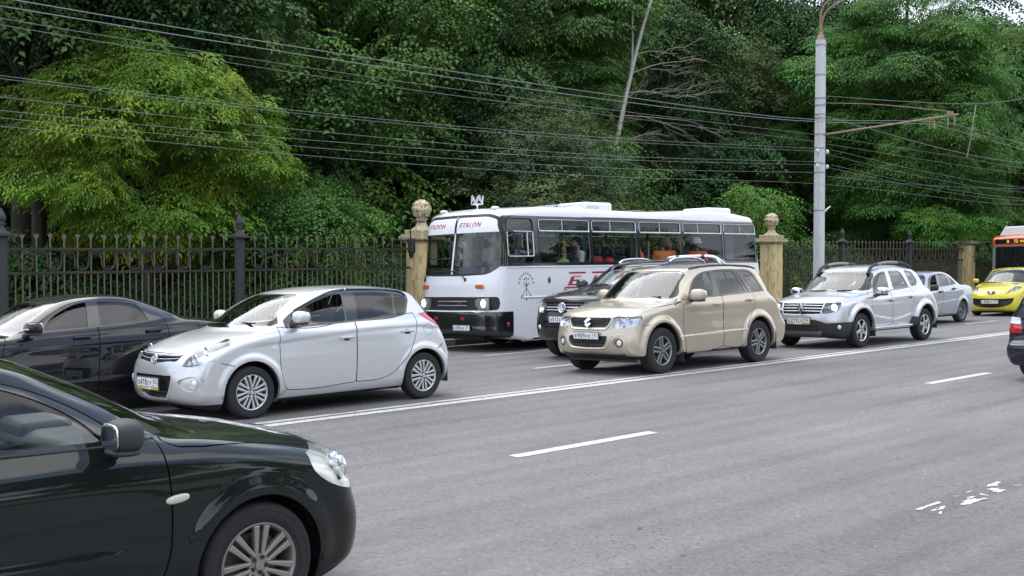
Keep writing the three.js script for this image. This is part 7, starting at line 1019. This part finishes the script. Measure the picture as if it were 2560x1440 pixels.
  wire(19.75, [[33.5, 5.2], [40.2, 4.79], [49.2, 4.55], [66, 5.2]], 'wire leaving the upper right insulator of the pole'); wire(19.85, [[33.4, 5.05], [40.2, 4.6], [49.2, 4.35], [66, 5.0]], 'wire just under the upper right insulator of the pole'); wire(19.75, [[33.5, 4.7], [40, 4.3], [49.2, 4.07], [66, 4.7]], 'wire leaving the lower right insulator of the pole'); wire(19.85, [[33.4, 4.62], [40, 4.2], [47.6, 3.98], [66, 4.6]], 'wire just under the lower right insulator of the pole'); wire(19.8, [[33.3, 4.32], [40, 4.3], [49.2, 4.5], [66, 5.4]], 'slack wire right of the pole rising to the right');
  single('span_wire', tube([[U, 6.95, -19.85], [U, 6.5, -17], [U, 6.22, -14.75], [U, 6.24, -13.4], [U, 6.6, -6], [U, 7.4, 1]], 0.008, 40, 5), wireMat, 'span wire from the pole across the road above the rusty arm', 'wire');
  single('hanging_rope', tube([[U, 6.2, -14.8], [U + 0.02, 5.95, -14.85], [U + 0.3, 5.4, -15.05], [U + 1.0, 4.75, -15.5]], 0.016, 20, 6), STD([0.36, 0.38, 0.38], 0.8), 'grey rope hanging from the span wire at upper right', 'rope');
}
// ---------------------------------------------------------------- trees
const leafMat = (o = {}) => new THREE.MeshPhysicalMaterial({ color: 0xffffff, roughness: 0.75, specularIntensity: 0.5, side: THREE.DoubleSide, transmission: 0.32, thickness: 0, ...o });
function leafGeo(list) { // list of [base, direction, normal, length, width]: folded leaf of four triangles
  const p = [], q = (v) => p.push(v.x, v.y, v.z);
  for (const [b, d, nrm, L, W] of list) { const s = d.clone().cross(nrm).normalize(), tip = b.clone().addScaledVector(d, L).addScaledVector(nrm, -L * 0.16), mid = b.clone().addScaledVector(d, L * 0.45), l = mid.clone().addScaledVector(s, W / 2).addScaledVector(nrm, W * 0.14), r = mid.clone().addScaledVector(s, -W / 2).addScaledVector(nrm, W * 0.14); for (const t of [[b, l, mid], [mid, l, tip], [b, mid, r], [mid, tip, r]]) t.forEach(q); }
  const g = new THREE.BufferGeometry(); g.setAttribute('position', new THREE.BufferAttribute(new Float32Array(p), 3)); g.computeVertexNormals(); return g;
}
function spray(kind, seed) { // a twig with its leaves, along +x, tops up
  const r = rng(seed), L = [];
  const leaf = (b, dir, len, w, tilt = 0) => { const d = dir.clone().normalize(), n = V(0, 1, 0).addScaledVector(d, -d.y).normalize(); n.applyAxisAngle(d, (r() - 0.5) * 0.9 + tilt); L.push([b, d, n, len, w]); };
  if (kind === 'ash') { // pinnate leaves, drooping leaflets
    for (let k = 0; k < 3; k++) { const a = (k - 1) * 0.75 + (r() - 0.5) * 0.3, ax = V(Math.cos(a), -0.15, Math.sin(a)), st = V(0.08 * k, 0, 0); for (let i = 0; i < 3; i++) { const b = st.clone().addScaledVector(ax, 0.09 + 0.075 * i).add(V(0, -0.012 * i * i, 0)); for (const s of [1, -1]) leaf(b, V(Math.cos(a + s * 0.85), -0.12 - 0.25 * r(), Math.sin(a + s * 0.85)), 0.09 + 0.05 * r(), 0.036); } leaf(st.clone().addScaledVector(ax, 0.31).add(V(0, -0.06, 0)), V(ax.x, -0.5, ax.z), 0.12, 0.04); }
  } else if (kind === 'broad') { for (let k = 0; k < 11; k++) { const a = (k % 2 ? 1 : -1) * (0.7 + 0.3 * r()), b = V(0.05 * k, -0.002 * k * k, 0); leaf(b, V(Math.cos(a), -0.1 - 0.35 * r(), Math.sin(a)), 0.07 + 0.05 * r(), 0.05 + 0.012 * r()); } }
  else { for (let k = 0; k < 18; k++) { const a = (r() - 0.5) * 2.6, b = V(0.4 * r(), (r() - 0.5) * 0.1, (r() - 0.5) * 0.2); leaf(b, V(Math.cos(a), 0.3 * (r() - 0.3), Math.sin(a)), 0.055 + 0.02 * r(), 0.026); } }
  return leafGeo(L);
}
const SPRAYS = { ash: [spray('ash', 3), spray('ash', 4)], broad: [spray('broad', 5), spray('broad', 6)], fine: [spray('fine', 7), spray('fine', 8)] };
function branchGeo(pts, r0, r1, seg = 10, rad = 7) {
  const c = new THREE.CatmullRomCurve3(pts, false, 'centripetal'), g = new THREE.TubeGeometry(c, seg, 1, rad, false), p = g.attributes.position;
  for (let i = 0; i <= seg; i++) { const t = i / seg, r = mix(r0, r1, t), o = c.getPointAt(t); for (let k = 0; k <= rad; k++) { const q = i * (rad + 1) + k; p.setXYZ(q, o.x + (p.getX(q) - o.x) * r, o.y + (p.getY(q) - o.y) * r, o.z + (p.getZ(q) - o.z) * r); } }
  g.computeVertexNormals(); return g;
}
const barkT = dataTex(128, (x, y) => { const n = fb2(x * 12, y * 3, 3, 4, 12); const g = 0.26 + 0.22 * (n - 0.5); return [g * 1.05, g * 0.98, g * 0.9]; }, true), bark = STD([1, 1, 1], 0.95, { map: barkT, bumpMap: barkT, bumpScale: 0.02 }), barkDark = STD([0.45, 0.43, 0.42], 0.95, { map: barkT });
const CROWN = leafMat({ vertexColors: true }), CROWN_FAR = leafMat({ transmission: 0, vertexColors: true });
function clumpGeo(kinds, o, q) { // one bough of foliage: sprays over a flattened ball, drooping at the rim, each leaf spray with its own tone
  const r = rng(o.seed * 10 + q), R = o.clumpR || 0.85, pos = [], nor = [], col = [], M4 = new THREE.Matrix4(), N3 = new THREE.Matrix3(), Q = new THREE.Quaternion(), E = new THREE.Euler(), v = V(), rn = () => (r() + r() + r() - 1.5) / 1.5;
  for (let k = 0; k < o.sprays; k++) {
    let x, y, z, d; do { x = r() * 2 - 1; y = r() * 2 - 1; z = r() * 2 - 1; d = Math.hypot(x, y, z); } while (d > 1 || d < 0.001 || (y < -0.3 && r() < 0.4)); const e = Math.pow(d, 0.45) / d;
    const p = V(x * e * R, y * e * R * (o.flat ?? 0.5) - (o.droop ?? 0.25) * (x * x + z * z) * R, z * e * R), s = o.scale * (0.7 + 0.6 * r());
    E.set((r() - 0.5) * 0.9, Math.atan2(-z, x) + rn() * 0.9, -0.12 - (o.hang ?? 0.35) * r() + 0.3 * Math.max(0, y), 'YZX'); Q.setFromEuler(E); M4.compose(p, Q, V(s, s, s)); N3.getNormalMatrix(M4);
    const g = kinds[k & 1], P = g.attributes.position, N = g.attributes.normal, t = 0.75 + 0.5 * r(), y2 = 0.93 + 0.16 * r();
    for (let i = 0; i < P.count; i++) { v.fromBufferAttribute(P, i).applyMatrix4(M4); pos.push(v.x, v.y, v.z); v.fromBufferAttribute(N, i).applyMatrix3(N3).normalize(); nor.push(v.x, v.y, v.z); col.push(t * y2, t, t); }
  }
  const g = new THREE.BufferGeometry(); g.setAttribute('position', new THREE.BufferAttribute(new Float32Array(pos), 3)); g.setAttribute('normal', new THREE.BufferAttribute(new Float32Array(nor), 3)); g.setAttribute('color', new THREE.BufferAttribute(new Float32Array(col), 3)); return g;
}
// o: at [u, v], h height, r crown radius, base crown bottom, clumps, sprays (per clump), kind, scale, color, seed, trunk radius
function makeTree(name, label, o, group) {
  const r = rng(o.seed), g = thing(name, label, o.cat || 'tree', group), rn = () => (r() + r() + r() - 1.5) / 1.5; g.position.set(o.at[0], -0.1, -o.at[1]);
  const h = o.h, lean = o.lean || [0, 0], top = V(lean[0], h * 0.93, lean[1]);
  const tp = [V(0, 0, 0), V(lean[0] * 0.2 + rn() * 0.1, h * 0.25, lean[1] * 0.2 + rn() * 0.1), V(lean[0] * 0.5 + rn() * 0.2, h * 0.55, lean[1] * 0.5 + rn() * 0.2), top], curve = new THREE.CatmullRomCurve3(tp, false, 'centripetal');
  if (o.tr) part('trunk', branchGeo(tp, o.tr, o.tr * 0.18, 16, 9), o.bark || bark, g);
  const clumps = [], cy = (h + o.base) / 2, ry = (h - o.base) / 2;
  for (let k = 0; k < o.clumps; k++) { // fill the crown, more of it near the outside
    let x, y, z, q; do { x = r() * 2 - 1; y = r() * 2 - 1; z = r() * 2 - 1; q = Math.hypot(x, y, z); } while (q > 1 || q < 0.2 || r() > 0.25 + q * q);
    const taper = 1 - 0.45 * Math.pow(Math.max(0, y), 1.6) - (o.skirt ?? 0.25) * Math.pow(Math.max(0, -y), 2), wob = 0.55 + 0.9 * fbm(x * 1.7 + o.seed, y * 2.1, z * 1.7, 2);
    clumps.push({ c: V(x * o.r * taper * wob + lean[0] * (0.5 + 0.5 * y), cy + y * ry, z * o.r * taper * wob + lean[1] * (0.5 + 0.5 * y)), s: (0.75 + 0.6 * r()) * (o.clumpR || 0.85), q, tone: 0.72 + 0.5 * r(), hue: r() });
  }
  if (o.tr) clumps.slice(0, Math.min(clumps.length, o.limbs ?? 14)).forEach((c) => { const t = clamp(c.c.y / h - 0.22, 0.12, 0.9), a = curve.getPointAt(t), m = a.clone().lerp(c.c, 0.55).add(V(rn() * 0.3, 0.25 + rn() * 0.2, rn() * 0.3)); part('limb', branchGeo([a, a.clone().lerp(m, 0.5).add(V(0, 0.12, 0)), m, c.c.clone().lerp(m, 0.15)], o.tr * 0.42 * (1 - t * 0.5), 0.012, 8, 5), o.bark || bark, g); });
  // four clump models of this tree's own leaves, then one turned and stretched copy of them for every clump
  const kinds = SPRAYS[o.kind], models = [0, 1, 2, 3].map((q) => clumpGeo(kinds, o, q)), per = [0, 0, 0, 0]; clumps.forEach((c, k) => per[k & 3]++);
  const sets = models.map((geo, q) => { const m = new THREE.InstancedMesh(geo, o.thin ? CROWN : CROWN_FAR, per[q]); m.name = 'crown'; m.userData.kind = 'stuff'; m.castShadow = m.receiveShadow = true; g.add(m); return m; });
  const M4 = new THREE.Matrix4(), Q = new THREE.Quaternion(), E = new THREE.Euler(), col = new THREE.Color(), C = o.color, idx = [0, 0, 0, 0];
  clumps.forEach((c, k) => { const q = k & 3, s = c.s / (o.clumpR || 0.85); E.set((r() - 0.5) * 0.5, r() * 6.28, (r() - 0.5) * 0.5); Q.setFromEuler(E); M4.compose(c.c, Q, V(s * (0.85 + 0.3 * r()), s, s * (0.85 + 0.3 * r()))); sets[q].setMatrixAt(idx[q], M4); const y2 = 0.86 + 0.34 * c.hue; col.setRGB(C[0] * c.tone * y2, C[1] * c.tone, C[2] * c.tone * (2 - y2)); sets[q].setColorAt(idx[q]++, col); });
  return g;
}
const COT = (px) => 1 / Math.tan(0.80726 - Math.atan((px - 1280) / 2824)), atPx = (px, v) => [v * COT(px), v];
{
  const bright = [0.19, 0.325, 0.032], mid = [0.082, 0.175, 0.04], deep = [0.052, 0.118, 0.036], fresh = [0.085, 0.22, 0.034], grey = [0.135, 0.20, 0.085], olive = [0.165, 0.215, 0.06];
  makeTree('maple_tree', 'bright yellow-green drooping tree behind the fence at far left', { at: atPx(365, 25.6), h: 7.3, r: 2.55, base: 2.0, clumps: 92, sprays: 70, kind: 'ash', scale: 1.0, color: bright, seed: 11, thin: true, tr: 0.16, droop: 0.3, hang: 0.35, flat: 0.5, skirt: 0.45, clumpR: 0.72 });
  makeTree('bush', 'leafy mid-green bush behind the fence, left of the first stone pillar', { at: atPx(735, 25), h: 4.5, r: 1.7, base: 0.2, clumps: 42, sprays: 64, kind: 'broad', scale: 1.15, color: fresh, seed: 12, thin: true, tr: 0.07, cat: 'bush', clumpR: 0.62 });
  makeTree('tall_tree', 'tall dense green tree in the left half, behind the bright one', { at: atPx(840, 30.5), h: 14.5, r: 3.7, base: 1.5, clumps: 105, sprays: 84, kind: 'broad', scale: 1.5, color: mid, seed: 13, clumpR: 0.95, tr: 0.28 });
  makeTree('tall_tree', 'tall dark tree at the upper left, between bright tree and edge', { at: atPx(60, 30), h: 13.5, r: 3.4, base: 4.2, clumps: 100, sprays: 60, kind: 'broad', scale: 1.5, color: deep, seed: 14, tr: 0.33, bark: barkDark });
  makeTree('tall_tree', 'green tree whose crown rises just behind the bright drooping tree', { at: atPx(420, 29.5), h: 12.5, r: 3.2, base: 5.6, clumps: 95, sprays: 60, kind: 'ash', scale: 1.3, color: [0.10, 0.185, 0.05], seed: 15, thin: true, tr: 0.24, bark: barkDark, droop: 0.25, hang: 0.35 });
  makeTree('tall_tree', 'dark tree above the left stone pillar and coach front', { at: atPx(1110, 32), h: 15, r: 3.6, base: 1.6, clumps: 100, sprays: 84, kind: 'broad', scale: 1.55, color: deep, seed: 16, clumpR: 0.95, tr: 0.3 });
  makeTree('small_tree', 'grey-green fine-leaved tree behind the middle of the coach roof', { at: atPx(1370, 27), h: 7.2, r: 2.4, base: 0.8, clumps: 80, sprays: 78, kind: 'fine', scale: 1.5, color: grey, seed: 17, tr: 0.12, hang: 0.3, clumpR: 0.75 });
  makeTree('bush', 'olive-green bush showing just above the coach roof', { at: atPx(1470, 25.2), h: 4.35, r: 1.9, base: 0.3, clumps: 40, sprays: 70, kind: 'fine', scale: 1.4, color: olive, seed: 18, tr: 0.06, cat: 'bush', clumpR: 0.6, hang: 0.3 });
  makeTree('tall_tree', 'fresh green drooping tree in the upper middle, left of the pale trunk', { at: atPx(1380, 33.5), h: 15.5, r: 3.8, base: 5.5, clumps: 120, sprays: 64, kind: 'ash', scale: 1.5, color: mid, seed: 19, tr: 0.3, droop: 0.25, hang: 0.35 });
  makeTree('tall_tree', 'dark leafy tree right behind the pale trunk', { at: atPx(1660, 34), h: 14, r: 3.9, base: 1.2, clumps: 84, sprays: 84, kind: 'broad', scale: 1.6, color: deep, seed: 20, clumpR: 1.0, tr: 0.26 });
  makeTree('sparse_tree', 'thin sparse tree left of the concrete pole, sky showing through', { at: atPx(1850, 34), h: 13, r: 3.2, base: 1.0, clumps: 74, sprays: 52, kind: 'fine', scale: 1.9, color: [0.12, 0.17, 0.06], seed: 21, tr: 0.2, limbs: 30, hang: 0.3 });
  makeTree('bush', 'green bush behind the right stone pillar', { at: atPx(1880, 25.5), h: 4.4, r: 2.2, base: 0.2, clumps: 42, sprays: 62, kind: 'broad', scale: 1.25, color: fresh, seed: 22, tr: 0.07, cat: 'bush', clumpR: 0.68 });
  makeTree('broad_tree', 'big fresh-green tree with tiered branches, right of the pole', { at: atPx(2260, 26.2), h: 15, r: 5.0, base: 1.6, clumps: 150, sprays: 90, kind: 'ash', scale: 1.45, color: fresh, seed: 23, thin: true, tr: 0.34, droop: 0.25, hang: 0.3, flat: 0.42, clumpR: 1.05, limbs: 24, skirt: 0.1 });
  makeTree('broad_tree', 'dark green tree at the right edge behind the city bus', { at: atPx(2500, 27.5), h: 15, r: 4.8, base: 1.4, clumps: 150, sprays: 66, kind: 'ash', scale: 1.6, color: mid, seed: 24, tr: 0.3, droop: 0.25, hang: 0.3, flat: 0.45, clumpR: 1.05 });
  makeTree('bush', 'low leafy branch hanging over the fence left of the city bus', { at: atPx(2350, 23.4), h: 4.0, r: 1.9, base: 1.9, clumps: 30, sprays: 60, kind: 'ash', scale: 1.1, color: fresh, seed: 25, tr: 0.06, cat: 'bush', clumpR: 0.65, flat: 0.35 });
  makeTree('pale_tree', 'sunny yellow-green tree far behind, top centre right', { at: atPx(1960, 46), h: 18, r: 4.5, base: 6, clumps: 90, sprays: 56, kind: 'broad', scale: 2.1, color: [0.3, 0.36, 0.05], seed: 26, tr: 0.3 });
  // the pale leaning trunk with bare twigs
  { const birchT = dataTex(256, (x, y) => { const n = fb2(x * 8, y * 8, 3, 4, 8), d = sstep(vn2(x * 6, y * 34, 5, 34) * 0.7 + 0.3 * fb2(x * 20, y * 40, 2, 3, 20), 0.62, 0.72); const g = 0.66 + 0.16 * (n - 0.5) - 0.4 * d; return [g, g * 0.985, g * 0.93]; }, true), bm = STD([1, 1, 1], 0.85, { map: birchT }), r = rng(77);
    const g = thing('birch_tree', 'half-dead birch with pale leaning trunk and bare twigs, above the coach', 'tree'), [u, v] = atPx(1490, 29.5); g.position.set(u, -0.1, -v);
    const tp = [V(0, 0, 0), V(0.15, 2.5, 0), V(0.85, 5.2, 0.05), V(1.7, 8.3, 0.1), V(2.6, 10.8, 0.1), V(3.6, 13, 0.1)], cv = new THREE.CatmullRomCurve3(tp, false, 'centripetal');
    part('trunk', branchGeo(tp, 0.125, 0.06, 24, 9), bm, g); part('limb', branchGeo([cv.getPointAt(0.66), V(2.0, 9.6, 0.1), V(2.0, 11.5, 0.1)], 0.06, 0.03, 8, 6), bm, g);
    const twigMat = STD([0.28, 0.24, 0.2], 0.9); const grow = (a, d, len, rad, depth, acc) => { const m = a.clone().addScaledVector(d, len * 0.5).add(V((r() - 0.5) * 0.12, (r() - 0.3) * 0.1, (r() - 0.5) * 0.12).multiplyScalar(len)), b = a.clone().addScaledVector(d, len).add(V(0, -0.06 * len, 0)); acc.push(branchGeo([a, m, b], rad, rad * 0.5, 5, 4)); if (depth) for (let k = 0; k < 3; k++) { const q = d.clone().add(V((r() - 0.45) * 1.1, (r() - 0.5) * 0.9, (r() - 0.5) * 1.1)).normalize(); grow(a.clone().lerp(b, 0.35 + 0.3 * k + 0.05 * r()), q, len * (0.5 + 0.25 * r()), rad * 0.6, depth - 1, acc); } };
    for (const [t, d, len] of [[0.55, V(1, 0.05, 0.3), 2.6], [0.6, V(1, 0.3, -0.2), 2.4], [0.68, V(1, 0.35, 0.3), 2.6], [0.5, V(-0.8, 0.4, 0.4), 1.4], [0.74, V(1, 0.2, 0), 2.4], [0.45, V(0.7, 0.5, 0.5), 1.2], [0.62, V(0.9, 0.0, 0.5), 2.2]]) { const acc = []; grow(cv.getPointAt(t), d.normalize(), len, 0.026, 3, acc); const m = part('twig', acc, twigMat, g); m.userData.kind = 'stuff'; }
    const lf = makeTree('small_tree', 'thin leafy growth round the foot of the pale trunk', { at: [u + 0.6, v - 0.4], h: 6.4, r: 2.0, base: 1.5, clumps: 34, sprays: 56, kind: 'broad', scale: 1.2, color: [0.1, 0.2, 0.06], seed: 31, tr: 0.06, clumpR: 0.6 });
  }
  // dark trunks standing behind the fence at the left
  for (const [px, v, h, tr, seed, la] of [[95, 27, 12, 0.2, 41, 'dark trunk with high thin crown, leftmost behind the fence'], [185, 29, 13, 0.17, 42, 'dark slim trunk behind the black saloon, second from left'], [285, 28, 12, 0.24, 43, 'thick dark trunk behind the bright drooping tree'], [985, 36, 15, 0.2, 44, 'pinkish bare trunk showing above the left stone pillar']]) makeTree('trunk_tree', la, { at: atPx(px, v), h, r: 2.6, base: h * 0.55, clumps: 40, sprays: 44, kind: 'broad', scale: 1.6, color: deep, seed, tr, bark: seed === 44 ? STD([0.9, 0.72, 0.62], 0.95, { map: barkT }) : barkDark });
  // undergrowth just behind the fence
  const und = makeTree('shrub', 'dark shrub behind the iron fence at far left', { at: atPx(30, 27.5), h: 2.4, r: 1.9, base: 0.0, clumps: 30, sprays: 60, kind: 'broad', scale: 1.3, color: deep, seed: 51, cat: 'shrub', clumpR: 0.75 });
  const shrubs = [[560, 25.6, 0.6, 'low shrub just left of the middle iron post'], [900, 26.4, 0.8, 'shrub behind the fence right of the middle iron post'], [1180, 28, 1.3, 'tall shrub behind the coach windscreen'], [1640, 27, 1.4, 'tall shrub behind the rear half of the coach'], [1760, 27.5, 1.2, 'shrub behind the last coach windows'], [2010, 27, 1.0, 'shrub behind the fence left of the concrete pole'], [2120, 26, 0.8, 'shrub behind the domed iron post'], [2200, 27.5, 1.1, 'shrub in shade above the silver SUV'], [2300, 27.5, 1.0, 'shrub in deep shade above the grey saloon'], [2450, 27.5, 1.1, 'shrub behind the plain pillar'], [660, 28, 1.0, 'shrub behind the fence right of the bright tree']];
  shrubs.forEach(([px, v, s, la], i) => { const c = und.clone(); c.name = numbered('shrub'); scene.add(c); const [u] = atPx(px, v); c.position.set(u, -0.1, -v); c.rotation.y = i * 2.1; c.scale.setScalar(s); tag(c, la, 'shrub'); });
  // the wood behind: large trees, each its own, from three models
  const wood = [[0, 0], [1, 1], [2, 2]].map(([i]) => makeTree('forest_tree', ['tall forest tree behind the bright tree, far left', 'tall forest tree behind the coach', 'tall forest tree behind the concrete pole'][i], { at: atPx([200, 1250, 2100][i], [42, 44, 42][i]), h: 19, r: 5.2, base: 0.8, clumps: 90, sprays: 62, kind: 'broad', scale: 2.5, color: [deep, [0.05, 0.115, 0.036], [0.066, 0.135, 0.036]][i], seed: 60 + i, tr: 0.35, limbs: 16, clumpR: 1.25, bark: barkDark }, 'trees of the wood'));
  const spots = [[-150, 40, 'beyond the left edge'], [480, 39, 'behind the middle of the left fence'], [620, 46, 'above the middle iron post'], [760, 40, 'right of the middle iron post'], [930, 47, 'left of the first stone pillar'], [1030, 41, 'right above the first stone pillar'], [1420, 41, 'left of the pale trunk'], [1530, 47, 'hidden behind the pale trunk'], [1720, 41, 'right of the pale trunk'], [1800, 50, 'behind the thin sparse tree'], [2030, 38, 'behind the pole top'], [2200, 46, 'behind the tiered tree, left part'], [2330, 36, 'behind the tiered tree, right part'], [2420, 44, 'above the plain pillar'], [2520, 35, 'above the city bus'], [2640, 33, 'beyond the right edge'], [330, 52, 'deep behind the bright tree'], [60, 50, 'deep behind the left edge'], [1130, 56, 'deep behind the coach front'], [1340, 58, 'deep behind the coach middle'], [1640, 60, 'deep behind the coach rear'], [2580, 46, 'deep behind the city bus'], [1960, 36, 'left of the pole top'], [2450, 31, 'close behind the plain pillar']];
  spots.forEach(([px, v, la], i) => { const c = wood[i % 3].clone(); c.name = numbered('forest_tree'); scene.add(c); const [u] = atPx(px, v); c.position.set(u, -0.1, -v); c.rotation.y = 1 + i * 1.7; const s = 0.85 + 0.25 * ((i * 0.37) % 1); c.scale.set(s, s * (0.95 + 0.2 * ((i * 0.61) % 1)), s); tag(c, 'dark forest tree ' + la, 'tree', 'trees of the wood'); });
  // trees on the camera's own side of the road, mirrored in the cars' windows
  for (let k = 0; k < 13; k++) { const c = wood[k % 3].clone(); c.name = numbered('roadside_tree'); scene.add(c); c.position.set(-24 + k * 11 + 2 * Math.sin(k * 2.3), 0.1, 15 + 2.5 * Math.sin(k * 1.7)); c.rotation.y = k * 1.3; c.scale.setScalar(0.58 + 0.06 * Math.sin(k * 4)); tag(c, ['near','second','third','fourth','fifth','sixth','seventh','eighth','ninth','tenth','eleventh','twelfth','last'][k] + ' roadside tree from the left, out of view behind the camera', 'tree', 'roadside trees behind the camera'); }
  // grass of the verge
  { const r = rng(5), blades = []; for (let k = 0; k < 7; k++) { const a = r() * 6.28, x = (r() - 0.5) * 0.06, z = (r() - 0.5) * 0.06, h = 0.07 + 0.06 * r(), d = V(Math.cos(a) * 0.35, 1, Math.sin(a) * 0.35); blades.push([V(x, 0, z), d.normalize(), V(Math.sin(a), 0, -Math.cos(a)), h, 0.008]); }
    const m = new THREE.InstancedMesh(leafGeo(blades), leafMat(), 26000); m.name = 'grass'; m.userData = { kind: 'stuff', label: 'short green grass on the verge between kerb and fence', category: 'grass' }; scene.add(m); const M4 = new THREE.Matrix4(), Q = new THREE.Quaternion(), c = new THREE.Color();
    for (let i = 0; i < 26000; i++) { const u = 2 + 58 * r(), v = KERB + 0.17 + 3.4 * r() * r(); Q.setFromAxisAngle(V(0, 1, 0), r() * 6.28); const s = 0.7 + 0.8 * r(); M4.compose(V(u, -0.115 + (v - KERB) * 0.017, -v), Q, V(s, s, s)); m.setMatrixAt(i, M4); const t = 0.7 + 0.6 * r(); c.setRGB(0.11 * t, 0.17 * t, 0.03 * t); m.setColorAt(i, c); } }
}
renderer.render(scene, camera);
